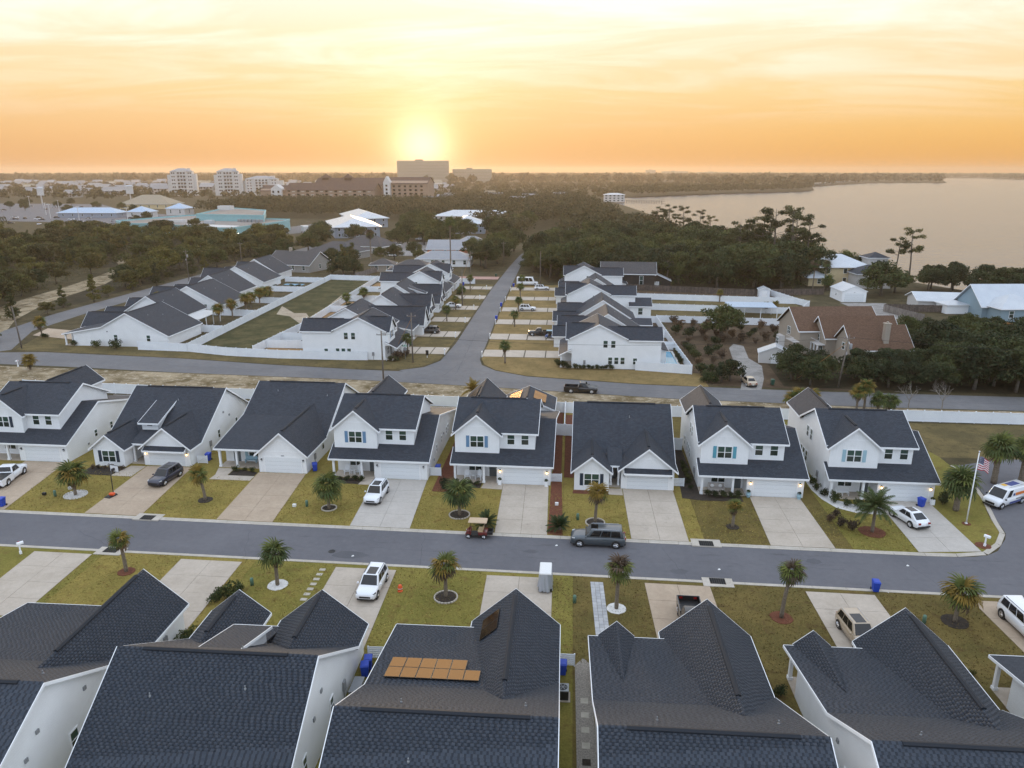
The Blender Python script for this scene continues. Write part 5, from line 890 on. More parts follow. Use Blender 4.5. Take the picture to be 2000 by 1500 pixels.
def cabin(t,m,xf0,xf1,xr1,xr0,zb,zt,wb,wt,nside,glass='glass_dark',rearglass=True,wind=True,sunroof=None,sideto=None):
    B=[(xf0,wb,zb),(xf0,-wb,zb),(xr0,-wb,zb),(xr0,wb,zb)]; T=[(xf1,wt,zt),(xf1,-wt,zt),(xr1,-wt,zt),(xr1,wt,zt)]
    b=MB(); b.loft(B,T); c=b.obj('cabin',m,t,bevel=.07,smooth=True)
    def face(p00,p10,p11,p01,u0,u1,v0,v1,name,mm,off=.012):
        P=[Vector(q) for q in (p00,p10,p11,p01)]; f=lambda u,v:(P[0]*(1-u)+P[1]*u)*(1-v)+(P[3]*(1-u)+P[2]*u)*v
        q=[f(u0,v0),f(u1,v0),f(u1,v1),f(u0,v1)]; n=(q[1]-q[0]).cross(q[3]-q[0]).normalized(); ctr=sum(q,Vector())/4; cc=Vector(((xf0+xr0)/2,0,(zb+zt)/2)); n=n if n.dot(ctr-cc)>0 else -n
        MB().loft([p-n*.01 for p in q],[p+n*off for p in q]).obj(name,mm,t)
    if wind: face(B[1],B[0],T[0],T[1],.07,.93,.06,.94,'windshield',glass)
    if rearglass: face(B[3],B[2],T[2],T[3],.10,.90,.22,.9,'rear_window',glass)
    for s_,(bf,br,tr,tf) in ((1,(B[0],B[3],T[3],T[0])),(-1,(B[1],B[2],T[2],T[1]))):
        e=sideto or .93
        for k in range(nside): u0=.09+(e-.09)*k/nside+.012; u1=.09+(e-.09)*(k+1)/nside-.012; face(bf,br,tr,tf,u0,u1,.14,.88,'side_window',glass)
    if sunroof: x0,x1=sunroof; MB().box(x0,x1,-wt*.62,wt*.62,zt-.01,zt+.014).obj('sunroof',glass,t,bevel=.01)
    return c
def car(kind,label,x,y,rz,paint,group='parked vehicles',z=.0,mats=None,cat='car'):
    t=thing({'suv':'parked_car','bigsuv':'parked_car','coupe':'parked_car','sedan':'parked_car','pickup':'pickup_truck','van':'van','bus':'minibus'}[kind],label,cat,(x,y,z),rz,group); pb='plastic_black'
    if kind in('suv','coupe','bigsuv','sedan'):
        L_,w,hb,hr,r={'suv':(4.85,.96,1.02,1.72,.37),'coupe':(4.7,.95,.98,1.56,.37),'bigsuv':(5.6,1.03,1.16,1.92,.41),'sedan':(4.85,.92,.92,1.44,.33)}[kind]; hf=L_/2
        hood=hb-(.02 if kind!='sedan' else .06)
        body_loft([(hf,.42,hood-.30,w*.72),(hf-.10,.30,hood-.16,w*.90),(hf-.45,.24,hood-.06,w*.985),(hf-1.25,.22,hood+.02,w),(0,.22,hb,w),(-hf+1.1,.22,hb+.02,w),(-hf+.28,.26,hb+(-.02 if kind!='sedan' else -.0),w*.965),(-hf+.05,.36,hb-.12,w*.86)],paint,t)
        if kind=='suv': cabin(t,paint,hf-1.28,hf-2.0,-hf+.62,-hf+.22,hb-.03,hr,w*.93,w*.74,3,sunroof=(-.9,.35))
        elif kind=='bigsuv': cabin(t,paint,hf-1.45,hf-2.1,-hf+.42,-hf+.18,hb-.03,hr,w*.93,w*.77,3,sunroof=(.0,.75) if 'grey' in label else None)
        elif kind=='coupe': cabin(t,paint,hf-1.3,hf-2.1,-hf+1.35,-hf+.25,hb-.03,hr,w*.92,w*.70,2,sunroof=(-.75,.3),sideto=.8)
        else: cabin(t,paint,hf-1.3,hf-2.05,-hf+1.5,-hf+.75,hb-.03,hr,w*.92,w*.70,2,sideto=.9)
        if kind in('suv','bigsuv'):
            for s_ in (-1,1): MB().tube([(hf-2.2,s_*w*.68,hr+.03),(-hf+.7,s_*w*.69,hr+.03)],.022,6).obj('roof_rail','chrome' if 'navy' in label else ('plastic_black' if 'white' in paint else 'chrome'),t)
        wx=(hf-.92,-hf+1.0)
    elif kind=='pickup':
        L_,w,hb,hr,r=5.85,1.0,1.12,1.88,.42; hf=L_/2; wx=(hf-1.0,-hf+1.25)
        body_loft([(hf,.5,hb-.22,w*.84),(hf-.12,.36,hb-.08,w*.95),(hf-.5,.3,hb,w),(hf-1.5,.28,hb+.02,w),(-.45,.28,hb,w)],paint,t)
        cabin(t,paint,hf-1.55,hf-2.15,-.15,-.42,hb-.03,hr,w*.93,w*.76,2,sideto=.96)
        b=MB(); 
        for s_ in (-1,1): b.box(-hf+.05,-.45,s_*w-.09 if s_>0 else -w,w if s_>0 else -w+.09,.32,hb+.02)
        b.box(-hf,-hf+.09,-w,w,.4,hb+.02).box(-.5,-.42,-w*.98,w*.98,.4,hb+.02).box(-hf+.08,-.46,-w+.09,w-.09,.5,.62); b.obj('bed',paint,t,bevel=.015); MB().box(-hf+.1,-.52,-w+.11,w-.11,.62,.66).obj('bed_liner','black',t)
        if 'tonneau' in label: MB().box(-hf+.08,-.48,-w+.06,w-.06,hb-.02,hb+.05).obj('tonneau_cover','black',t)
    elif kind=='van':
        L_,w,hb,hr,r=5.9,1.0,1.12,2.12,.38; hf=L_/2; wx=(hf-.75,-hf+1.5)
        body_loft([(hf,.45,hb-.25,w*.86),(hf-.12,.34,hb-.1,w*.95),(hf-.5,.28,hb-.02,w),(hf-1.1,.26,hb+.08,w),(0,.26,hb+.1,w),(-hf,.32,hb+.1,w*.97)],paint,t)
        cabin(t,paint,hf-.85,hf-1.65,-hf+.12,-hf+.02,hb,hr,w*.96,w*.86,1,sideto=.26)
        for s_ in (-1,1):
            MB().loft([(-.05,s_*w*.955,1.3),(-2.1,s_*w*.955,1.3),(-2.1,s_*w*.925,1.62),(-.05,s_*w*.925,1.62)],[(-.05,s_*(w*.965+.012),1.3),(-2.1,s_*(w*.965+.012),1.3),(-2.1,s_*(w*.93+.012),1.62),(-.05,s_*(w*.93+.012),1.62)]).obj('lettering_band','van_orange',t)
            MB().box(.1,.35,s_*w*.95-.02,s_*w*.95+.03,1.32,1.6).obj('emblem','van_blue',t); MB().box(-2.6,.9,s_*w-.015,s_*w+.012,.42,.66).obj('lower_stripe','van_blue',t); MB().box(-2.2,-.2,s_*w-.01,s_*w+.012,.82,.96).obj('lettering_line','metal_grey',t)
        MB().box(-1.9,-.2,-.62,.2,hr+.002,hr+.012).obj('roof_graphic','van_blue',t); MB().box(-.15,.5,-.62,-.1,hr+.002,hr+.012).obj('roof_graphic','van_yellow',t)
        for s_ in (-.6,.6): MB().tube([(.9,s_,hr+.12),(-2.6,s_,hr+.12)],.025,5).obj('ladder_rail','metal_grey',t)
    elif kind=='bus':
        L_,w,hb,hr,r=7.2,1.1,1.3,2.85,.42; hf=L_/2; wx=(hf-1.0,-hf+1.7)
        body_loft([(hf,.5,1.0,w*.85),(hf-.2,.36,1.2,w*.96),(hf-1.2,.32,1.35,w),(-hf,.35,1.35,w)],paint,t)
        cabin(t,paint,hf-1.0,hf-1.7,-hf+.05,-hf+.01,1.3,hr,w*.98,w*.95,4)
    for xx in wx:
        for s_ in (-1,1):
            MB().tube([(xx,s_*(w-.25),r),(xx,s_*(w+.006),r)],r*1.17,20).obj('wheel_arch',pb,t); wheel(t,xx,s_*(w+.018),r,.24,s_)
    hz=(hb if kind!='bus' else 1.15)
    for s_ in (-1,1):
        MB().loft([(hf-.16,s_*w*.52,hz-.30),(hf-.16,s_*w*.86,hz-.26),(hf-.40,s_*w*.965,hz-.22),(hf-.40,s_*w*.6,hz-.28)],[(hf-.08,s_*w*.50,hz-.22),(hf-.13,s_*w*.86,hz-.16),(hf-.42,s_*w*.97,hz-.12),(hf-.42,s_*w*.6,hz-.18)]).obj('headlight','lens_clear' if 'grille' not in label else 'glass_dark',t)
        MB().box(-hf-.015,-hf+.12,s_*w*.62-.14,s_*w*.62+.2*0+.14,hz-.26,hz-.08).obj('taillight','lens_red',t)
        mx=hf-1.55 if kind not in('van','bus') else hf-1.05
        MB().box(mx-.07,mx+.07,s_*(w+.03) if s_>0 else -w-.2,w+.2 if s_>0 else -w-.03,hz-.02,hz+.14).obj('mirror',paint if kind!='van' else pb,t,bevel=.03)
    MB().box(hf-.16,hf+.005,-w*.55,w*.55,.46,hz-.36).obj('grille','black',t,bevel=.03); MB().box(hf-.14,hf+.02,-w*.74,w*.74,.30,.42).obj('bumper',pb if kind!='pickup' else 'chrome',t,bevel=.03); MB().box(-hf-.03,-hf+.2,-w*.8,w*.8,.34,.5).obj('bumper',pb,t,bevel=.03); MB().box(-hf-.045,-hf-.005,-.17,.17,hz-.42,hz-.31).obj('number_plate','flag_white',t)
    if kind!='bus': MB().box(-hf*.92,hf*.92,-w*.8,w*.8,.16,.3).obj('underbody','black',t)
    return t
D=R
car('pickup','white pickup truck with a black tonneau cover at the left edge',-69.4,79.6,D(100),'paint_white',z=.1,cat='pickup')
car('suv','navy SUV with silver roof rails on the second driveway',-49.7,81.1,D(-97),'paint_navy',z=.1)
car('suv','white SUV with black roof glass parked nose to the street before the pale blue shutters',-22.3,78.3,D(-93),'paint_white',z=.1)
car('coupe','white coupe SUV with a dark roof nosed in at the corner house',37.5,76.9,D(107),'paint_white',z=.1)
car('suv','white SUV with a dark grille on the near driveway',-17.6,58.8,D(-92),'paint_white',z=.1)
car('bigsuv','long grey SUV parked along the far kerb of the street',3.35,69.25,D(178.6),'paint_grey',z=.02)
car('pickup','black pickup truck half hidden behind a near roof',10.8,55.2,D(-91),'paint_black',z=.1,cat='pickup')
car('suv','beige SUV half hidden behind a near roof',24.1,54.6,D(-84),'paint_gold',z=.1)
car('bigsuv','white full size SUV at the lower right edge',38.6,56.8,D(-87),'paint_white',z=.1)
car('van','white work van with orange lettering at the right edge',50.9,82.9,D(210),'paint_white',z=.02,cat='van')
car('pickup','black pickup truck parked along the back street',2.1,123.9,D(-4),'paint_black',z=.02,cat='pickup')
car('sedan','beige sedan seen from behind on the gravel track',32.5,131.3,D(95),'paint_gold',z=.03)
car('coupe','white SUV on the fourth left driveway of the side street',-33.2,204.6,D(2),'paint_white',z=.08); car('suv','black SUV on the second left driveway of the side street',-33.4,170.2,D(180),'paint_black',z=.08)
car('suv','white SUV on the fourth right driveway of the side street',-12.0,202.0,D(0),'paint_white',z=.08); car('suv','white SUV with dark doors on the sixth right driveway',-9.6,239.6,D(0),'paint_white',z=.08); car('bus','white minibus parked at the far right driveway',-14.8,249.2,D(0),'paint_white',z=.03,cat='bus')
car('pickup','black pickup on the second right driveway behind the blue roofed buggy',-6.9,169.6,D(180),'paint_black',z=.08,cat='pickup')
# small vehicles
def cart(label,x,y,rz,paint,top,seat,canopy=True,name='golf_cart'):
    t=thing(name,label,'golf cart',(x,y,.02),rz); MB().loft([(-1.1,-.55,.32),(1.05,-.5,.32),(1.05,.5,.32),(-1.1,.55,.32)],[(-1.1,-.55,.42),(.95,-.5,.42),(.95,.5,.42),(-1.1,.55,.42)]).obj('chassis','black',t)
    MB().loft([(1.2,-.42,.34),(1.2,.42,.34),(.55,.56,.34),(.55,-.56,.34)],[(1.02,-.36,.78),(1.02,.36,.78),(.52,.54,.98),(.52,-.54,.98)]).obj('front_cowl',paint,t,bevel=.06,smooth=True); MB().loft([(-.25,-.58,.42),(-.25,.58,.42),(-1.2,.56,.42),(-1.2,-.56,.42)],[(-.2,-.56,.74),(-.2,.56,.74),(-1.15,.52,.78),(-1.15,-.52,.78)]).obj('rear_body',paint,t,bevel=.05,smooth=True)
    MB().box(-.72,-.18,-.52,.52,.76,.9).obj('seat',seat,t,bevel=.04); MB().loft([(-.72,-.52,.9),(-.62,-.52,.9),(-.62,.52,.9),(-.72,.52,.9)],[(-.86,-.5,1.3),(-.78,-.5,1.3),(-.78,.5,1.3),(-.86,.5,1.3)]).obj('backrest',seat,t,bevel=.03)
    for (px,py) in ((.75,.5),(.75,-.5),(-.95,.5),(-.95,-.5)): MB().tube([(px,py,.7),(px-.18*(1 if px>0 else -.3),py,1.82)],.022,6).obj('roof_post','black',t)
    if canopy: MB().loft([(.85,-.6,1.82),(.85,.6,1.82),(-1.15,.6,1.82),(-1.15,-.6,1.82)],[(.78,-.54,1.93),(.78,.54,1.93),(-1.08,.54,1.93),(-1.08,-.54,1.93)]).obj('canopy',top,t,bevel=.04,smooth=True)
    MB().box(-1.75,-1.12,-.5,.5,.5,.54).box(-1.75,-1.7,-.5,.5,.54,.8).box(-1.7,-1.12,-.5,-.46,.54,.8).box(-1.7,-1.12,.46,.5,.54,.8).obj('rear_basket','black',t); MB().tube([(.45,.25,.9),(.3,.25,1.06)],.02,6).obj('steering_column','black',t); MB().tube([(.28+.02*math.cos(a),.25+.16*math.cos(a),1.06+.16*math.sin(a)) for a in [2*math.pi*k/12 for k in range(13)]],.014,5).obj('steering_wheel','black',t)
    for xx in (.82,-.82):
        for s_ in (-1,1): wheel(t,xx,s_*.58,.26,.2,s_)
    for s_ in (-1,1): MB().ell((1.1,s_*.27,.62),(.05,.07,.06),8,5).obj('headlight','lens_clear',t,smooth=True)
    return t
cart('dark red golf cart with a tan roof parked at the far kerb',-9.35,69.75,D(179),'paint_red','tan_vinyl','seat_tan'); cart('blue roofed off-road buggy on the second right driveway',-4.6,166.9,D(180),'paint_blue','shutter_pale','black',name='buggy')
# covered cart
t=thing('covered_cart','golf cart under a silver grey cover with a pale roof on the near driveway','golf cart',(-1.75,60.4,.1),D(90)); rr=np.random.default_rng(4); b=MB(); n=44; rings=[]
for zi,(z_,k) in enumerate([(.18,1.0),(.6,.97),(1.05,.92),(1.5,.88),(1.84,.86)]):
    ring_=[]
    for k2 in range(n):
        a=2*math.pi*k2/n; ex_=1.22*k; ey=.66*k; c_,s_=math.cos(a),math.sin(a); q=(abs(c_)**4+abs(s_)**4)**-.25; f_=1+(.09*math.sin(a*11+zi*.4)+.05*math.sin(a*17+1+zi))*(1-zi/4.2)
        ring_.append((c_*q*ex_*f_,s_*q*ey*f_,z_+(.05*math.sin(a*7) if zi==0 else 0)))
    rings.append(ring_)
for a_,c_ in zip(rings,rings[1:]): b.loft(a_,c_,0,False)
b.obj('cover','cover_silver',t,smooth=True,recalc=False); MB().loft([(1.06,-.58,1.82),(1.06,.58,1.82),(-1.06,.58,1.82),(-1.06,-.58,1.82)],[(1.0,-.52,1.96),(1.0,.52,1.96),(-1.0,.52,1.96),(-1.0,-.52,1.96)]).obj('roof_cover','pillow',t,bevel=.05,smooth=True)
for xx in (.8,-.8):
    for s_ in (-1,1): MB().tube([(xx,s_*.4,.22),(xx,s_*.62,.22)],.22,12).obj('wheel','tyre',t)
# ------------------------------------------------------------------ vegetation
def leaves(C,size,out=None,rng=RNG,flat=.0):
    """diamond leaf faces about the centres C (n,3)"""
    n=len(C); N_=rng.normal(size=(n,3)); 
    if out is not None: N_=N_*.8+out*.9
    N_[:,2]+=.35; N_/=np.linalg.norm(N_,axis=1,keepdims=True)+1e-9
    T=np.cross(N_,rng.normal(size=(n,3))); T/=np.linalg.norm(T,axis=1,keepdims=True)+1e-9; B=np.cross(N_,T)
    a=(size*rng.uniform(.6,1.25,n))[:,None]; b=a*rng.uniform(.45,.8,n)[:,None]
    V=np.stack([C-T*a,C-B*b,C+T*a,C+B*b],1).reshape(-1,3); F=np.arange(4*n).reshape(-1,4); return V,F
def blobs(spec,per,size,rng,shell=.55):
    Vs=[];Fs=[];k=0
    for (c,r) in spec:
        n=max(4,int(per*rng.uniform(.8,1.2))); d=rng.normal(size=(n,3)); d/=np.linalg.norm(d,axis=1,keepdims=True); q=rng.uniform(shell,1.08,n)[:,None]
        C=np.array(c)+d*q*np.array(r); V,F=leaves(C,size,d,rng); Vs.append(V); Fs.append(F+k); k+=len(V)
    return np.concatenate(Vs),np.concatenate(Fs)
PROTO={}
def proto(kind,i):
    key=(kind,i)
    if key in PROTO: return PROTO[key]
    rng=np.random.default_rng(100+hash(kind)%7+i*13 if False else 100+sum(map(ord,kind))+i*13); b=MB(); S=[]
    if kind in('oak','darkoak','scrub','farcrown'):
        H,Rr=(8.5,4.6) if kind!='scrub' else (5.2,2.9); lm={'oak':'leaf_oak','darkoak':'leaf_dark','scrub':'leaf_scrub' if i%2 else 'leaf_olive','farcrown':'leaf_far'}[kind]
        nb=34 if kind!='scrub' else 22; b.tube([(0,0,0),(.1,.05,H*.22),(.0,.1,H*.42)],[.34,.26,.2] if kind!='scrub' else [.16,.12,.09],7)
        for k in range(nb):
            a=rng.uniform(0,2*math.pi); u=rng.uniform(.0,1)**.55; zz=rng.uniform(-.75,1); rad=Rr*math.sqrt(max(.05,1-max(zz,0)**2))*u
            c=(rad*math.cos(a),rad*math.sin(a),H*.58+zz*H*.33*(1-.12*u)); s_=rng.uniform(.9,1.55)*(1 if kind!='scrub' else .7); S.append((c,(s_*1.15,s_*1.15,s_*.8)))
            if k%3==0: b.tube([(0,.05,H*.35),(c[0]*.5,c[1]*.5,H*.42+(c[2]-H*.42)*.6),c],[.13,.08,.03],5)
        V,F=blobs(S,130 if kind!='scrub' else 120,.27 if kind!='scrub' else .21,rng)
    elif kind=='pine':
        H=15.5; lm='leaf_pine'; lean=rng.uniform(-.8,.8); b.tube([(0,0,0),(lean*.3,.1,H*.4),(lean,.2,H*.75),(lean*1.15,.2,H*.97)],[.26,.21,.14,.05],7)
        for k in range(17):
            z=H*rng.uniform(.52,1.0); a=rng.uniform(0,2*math.pi); r=(1.1+2.3*math.sin(min(1,(1.04-z/H)/.5)*math.pi*.62))*rng.uniform(.55,1.1); c=(lean*z/H+r*math.cos(a),r*math.sin(a),z+rng.uniform(-.2,.5)); s_=rng.uniform(.65,1.15); S.append((c,(s_*1.3,s_*1.3,s_*.6))); b.tube([(lean*z/H,.1,z-.5),((lean*z/H+c[0])/2,c[1]/2,z-.15),c],[.07,.05,.02],4)
        V,F=blobs(S,110,.23,rng,.3)
    elif kind=='conifer':
        H=9; lm='leaf_pine' if i==0 else 'leaf_olive'; b.tube([(0,0,0),(.05,0,H*.5),(0,0,H*.97)],[.2,.14,.03],6)
        for k in range(46):
            t=rng.uniform(.08,1); z=H*t; r=(2.3*(1-t)**.8+.15)*rng.uniform(.35,1.05); a=rng.uniform(0,2*math.pi); s_=.45+.35*(1-t); S.append(((r*math.cos(a),r*math.sin(a),z),(s_*1.3,s_*1.3,s_*.75)))
        V,F=blobs(S,62,.22,rng,.3)
    elif kind=='bush':
        lm=['leaf_bush','leaf_dark','leaf_brown','leaf_olive'][i]; b.tube([(0,0,0),(0,0,.4)],[.05,.03],5)
        for k in range(9): a=rng.uniform(0,6.28); r=rng.uniform(0,.55); S.append(((r*math.cos(a),r*math.sin(a),rng.uniform(.35,.9)),(.34,.34,.3)))
        V,F=blobs(S,70,.085,rng)
    elif kind=='bare':
        lm='bark_pale'
        def br(p,d,l,r,dep):
            q=p+d*l; b.tube([p,(p+q)/2+Vector(rng.normal(size=3))*l*.05,q],[r,r*.8,r*.6],5 if dep<2 else 3,caps=False)
            if dep<5:
                for _ in range(3 if dep<3 else 2): nd=(d+Vector(rng.normal(size=3))*.42+Vector((0,0,.12))).normalized(); br(q,nd,l*rng.uniform(.6,.82),r*.58,dep+1)
        br(Vector((0,0,0)),Vector((0,0,1)),2.4,.2,0); PROTO[key]=(b.mesh('trunk','bark_pale'),None); return PROTO[key]
    crown=npmesh('crown',V,F,lm); PROTO[key]=(b.mesh('trunk','bark',smooth=True),crown); return PROTO[key]
def tree(kind,i,x,y,s,label,group,sz=None,name=None,z=0):
    tm,cm=proto(kind,i); nm=name or {'oak':'oak_tree','darkoak':'oak_tree','scrub':'scrub_tree','pine':'pine_tree','conifer':'conifer','bush':'shrub','bare':'bare_tree'}[kind]
    t=thing(nm,label,'shrub' if kind=='bush' else 'tree',(x,y,z),RNG.uniform(0,6.28),group); t.scale=(s,s,(sz or s))
    ob('trunk',tm,t)
    if cm: ob('crown',cm,t)
    return t
# --- palms
def frond_fan(length,m,seed):
    rng=np.random.default_rng(seed); b=MB(); p=length*.42; b.tube([(0,0,0),(p*.6,0,.06),(p,0,.05)],[.02,.015,.012],4)
    n=13
    for k in range(n):
        a=(-1+2*k/(n-1))*1.95; l=length*.66*(1-.22*abs(a)/1.95)*rng.uniform(.85,1.1); w=.045*length; d=Vector((math.cos(a),math.sin(a),0)); s_=Vector((-d.y,d.x,0)); o=Vector((p,0,.05)); dr=rng.uniform(.12,.42)*length
        m1=o+d*l*.5+Vector((0,0,.05)); m2=o+d*l*.8-Vector((0,0,dr*.35)); tip=o+d*l*.97-Vector((0,0,dr))
        b.add([o,m1-s_*w,m2-s_*w*.8,tip,m2+s_*w*.8,m1+s_*w],[(0,1,5),(1,2,4,5),(2,3,4)])
    return b.mesh('frond',m,recalc=False)
def frond_feather(length,m,seed,arch=.5):
    rng=np.random.default_rng(seed); b=MB(); pts=[Vector((length*t,0,length*(.42*t-arch*t*t*1.25))) for t in np.linspace(0,1,9)]; b.tube(pts,[.03-.0028*i for i in range(9)],4)
    for i in range(30):
        t=.12+.86*i/29; q=t*8; j=min(7,int(q)); P=pts[j].lerp(pts[j+1],q-j); d=(pts[j+1]-pts[j]).normalized()
        for s_ in (-1,1):
            sd=(d*.55+Vector((0,s_,0))+Vector((0,0,.10-.3*rng.random()))).normalized(); l=length*.24*math.sin(math.pi*(.12+.84*t))**.7*rng.uniform(.85,1.1); w=.016*length; u=d*w
            b.add([P-u,P+sd*l*.6-u*.7-Vector((0,0,.02*l)),P+sd*l-Vector((0,0,.2*l)),P+sd*l*.6+u*.7,P+u],[(0,1,3,4),(1,2,3)])
    return b.mesh('frond',m,recalc=False)
FR={(m,L_):[frond_fan(L_,m,s_) for s_ in (1,2,3)] for m in ('palm_green','palm_yellow','palm_dark','leaf_brown') for L_ in (1.5,)}
FE={'palm_dark':[frond_feather(2.3,'palm_dark',s_) for s_ in (1,2)],'sago':[frond_feather(1.0,'sago',s_,.35) for s_ in (3,4)],'palm_yellow':[frond_feather(2.1,'palm_yellow',s_) for s_ in (5,6)]}
def palm(label,x,y,h,cr=1.0,n=24,mix=('palm_green','palm_green','palm_yellow'),seed=0,lean=(0,0),group='fan palms in the front yards',z=.08,tr=.14,feather=None,nm='palm_tree',lo=-38,hi=78):
    rng=random.Random(seed*7+1); t=thing(nm,label,'palm tree',(x,y,z),0,group); b=MB(); k=9; pts=[];rd=[]
    for i in range(k+1):
        u=i/k; pts.append((lean[0]*u*u,lean[1]*u*u,h*u)); rd.append(tr*(1.25-.3*u)*(1+.12*(i%2))*(1.25 if i>k-2 else 1))
    b.tube(pts,rd,9); b.obj('trunk','palm_trunk',t,smooth=True)
    for i in range(n):
        f=(i+.5)/n; el=R(hi-(hi-lo)*f**.85+rng.uniform(-9,9)); az=i*2.39996+rng.uniform(-.3,.3)
        m=rng.choice(mix) if f<.8 else rng.choice(mix+('leaf_brown','palm_yellow') if 'palm_dark' not in mix else mix)
        me=rng.choice(FE[feather] if feather else FR[(m,1.5)]); s_=cr*rng.uniform(.85,1.12)
        ob('frond',me,t,(lean[0],lean[1],h),(rng.uniform(-.3,.3),-el,az),(s_,s_,s_))
    if not feather:
        for i in range(rng.randint(3,7)):
            s_=cr*rng.uniform(.7,1.0); ob('frond',rng.choice(FR[('leaf_brown',1.5)]),t,(lean[0],lean[1],h-.12),(rng.uniform(-.5,.5),R(rng.uniform(48,80)),rng.uniform(0,6.28)),(s_,s_*.6,s_))
    return t
GP='fan palms in the front yards'
palm('leafy fan palm with a white stone ring by the basketball hoop',-58.2,76.1,2.5,1.4,23,('palm_green','palm_dark','palm_yellow'),1); palm('thin yellowing fan palm before the single gable house',-42.15,76,3.1,.9,17,('palm_yellow','palm_green'),2,(-.5,0)); palm('full fan palm left of the white SUV driveway',-27,75,2.6,1.35,22,('palm_green','palm_dark'),3); palm('full dark fan palm in a stone ring behind the golf cart',-11.9,74.5,2.6,1.35,22,('palm_dark','palm_green'),4)
palm('slim fan palm blown sideways behind the grey SUV',3.2,73.8,3.5,.95,22,('palm_green','palm_yellow'),5,(.2,0)); palm('short lime green young palm on the brown lawn',18,74,2.3,.7,22,('palm_green','palm_yellow'),6,(.1,0),lo=0)
palm('feather leaved palm in red mulch at the corner house',32.6,74,2.9,1.0,34,('palm_dark',),7,(0,0),feather='palm_dark',lo=-25)
palm('windswept yellow palm on the near left lawn',-42,59.85,3.3,.8,20,('palm_yellow','palm_green'),8,(-.2,0)); palm('drooping green palm on the stepping stone lawn',-26.6,58.7,3.2,1.05,21,('palm_green','palm_dark'),9); palm('spiky green palm in a stone ring on the near middle lawn',-10.65,57.9,3.2,1.0,22,('palm_green','palm_yellow'),10); palm('round headed palm beside the grey paver walk',4.6,57.35,3.9,.95,21,('palm_green','palm_green','leaf_brown'),11,(.1,0)); palm('tall slim leaning palm on the brown near lawn',18.7,57.1,4.4,.85,22,('palm_green','leaf_brown'),12,(.45,0)); palm('shaggy bright palm leaning on the near right lawn',33.3,57.7,2.6,1.2,22,('palm_green','palm_yellow'),13,(.3,.2))
palm('big bushy palm left of the flagpole',44.1,80.2,3.4,1.45,34,('palm_green','palm_dark'),14,tr=.26,group='large palms at the corner'); palm('big palm with a thick trunk behind the work van',52.6,88.6,4.6,1.4,32,('palm_green','palm_dark'),15,tr=.28,group='large palms at the corner'); palm('second big palm behind the work van at the right edge',55.9,88.8,4.4,1.4,32,('palm_green','palm_dark'),16,tr=.28,group='large palms at the corner')
for i,(x,y,l) in enumerate([(-8.6,71.9,'dark green sago beside the parked golf cart'),(-.7,71.9,'dark green sago on the red mulch by the kerb')]): palm(l,x,y,.4,1.45,34,('sago',),30+i,feather='sago',nm='sago_palm',group='sagos by the kerb',tr=.16,lo=-8,hi=75)
palm('yellow green feather palm behind the middle fence by the solar pavilion',-16.2,118.5,1.4,1.0,30,('palm_yellow',),40,feather='palm_yellow',group='palms behind the back fence',lo=-15)
for i,(x,y,h) in enumerate([(36.0,117.0,1.6),(37.3,117.6,2.2),(39.2,117.2,2.0)]): palm(['left','middle','right'][i]+' palm of the yellow clump behind the sofa porch house',x,y,h,1.1,26,('palm_yellow','palm_green'),50+i,group='palms behind the back fence')
for i,(x,y,h) in enumerate([(46.2,116.8,3.0),(47.6,117.4,3.8),(49.6,117.0,1.8),(51.6,117.2,1.6)]): palm(['left','tallest','third','right'][i]+' palm of the clump behind the corner house',x,y,h,1.05,26,('palm_yellow','palm_green') if i<2 else ('palm_dark','palm_green'),60+i,group='palms behind the back fence')
palm('yellow palm at the far left edge of the sandy strip',-104.5,130.5,1.8,1.1,24,('palm_yellow',),70,group='palms behind the back fence')
for i,(x,y,h) in enumerate([(-12.9,142.8,3.6),(-13.8,179.6,3.0),(-14.2,199.1,3.2),(-15.4,223,3.4),(-16,240.4,3.6)]): palm('palm on the right side of the side street, %s from the corner'%OR[i],x,y,h,.95,20,('palm_green','palm_dark'),80+i,group='palms along the side street')
for i,(x,y,h) in enumerate([(-34.2,149.5,3.2),(-31.7,184.7,3.0),(-32,201.6,2.8),(-32.5,217,3.2),(-32.4,234.8,4.2)]): palm('palm on the left side of the side street, %s from the corner'%OR[i],x,y,h,1.0,20,('palm_green','palm_yellow') if i in(2,) else ('palm_green','palm_dark'),90+i,group='palms along the side street')
for i,(x,y,h) in enumerate([(-87.9,175.7,4.0),(-89,185.4,3.4),(-88.2,192.1,3.8),(-88.9,197,3.4),(-88.9,202.9,3.6),(-89.6,208,3.2),(-89.8,211.5,3.0)]): palm('golden palm in the garden row of the west road houses, %s from the corner'%(OR+['seventh'])[i],x,y,h,1.25,22,('palm_yellow','palm_green'),100+i,group='garden palms by the long fence')
for i,(x,y,h) in enumerate([(-61,212,3.0),(-63.5,203,2.8)]): palm(['taller','shorter'][i]+' green palm in the middle back yards',x,y,h,1.15,20,('palm_green',),110+i,group='palms in the middle yards')
for i,(x,y,h,l) in enumerate([(-122.5,158.5,3.4,'bushy palm by the far left street corner'),(-117,199,3,'yellow palm at the front of the west road houses'),(44,221,2.6,'yellow palm behind the open blue pavilion'),(53,203,2.2,'small palm right of the open blue pavilion'),(55.5,203.5,2.4,'second small palm right of the open blue pavilion')]): palm(l,x,y,h,1.2 if i<2 else .8,22,('palm_green','palm_yellow'),120+i,group='scattered garden palms')
palm('very tall slim palm standing over the left row',-45.6,277.5,19,1.7,30,('palm_dark','palm_green'),130,tr=.2,group='tall palms'); palm('tall palm behind the dark conifers',-81,295,13,1.6,28,('palm_dark','leaf_brown'),131,tr=.2,group='tall palms')
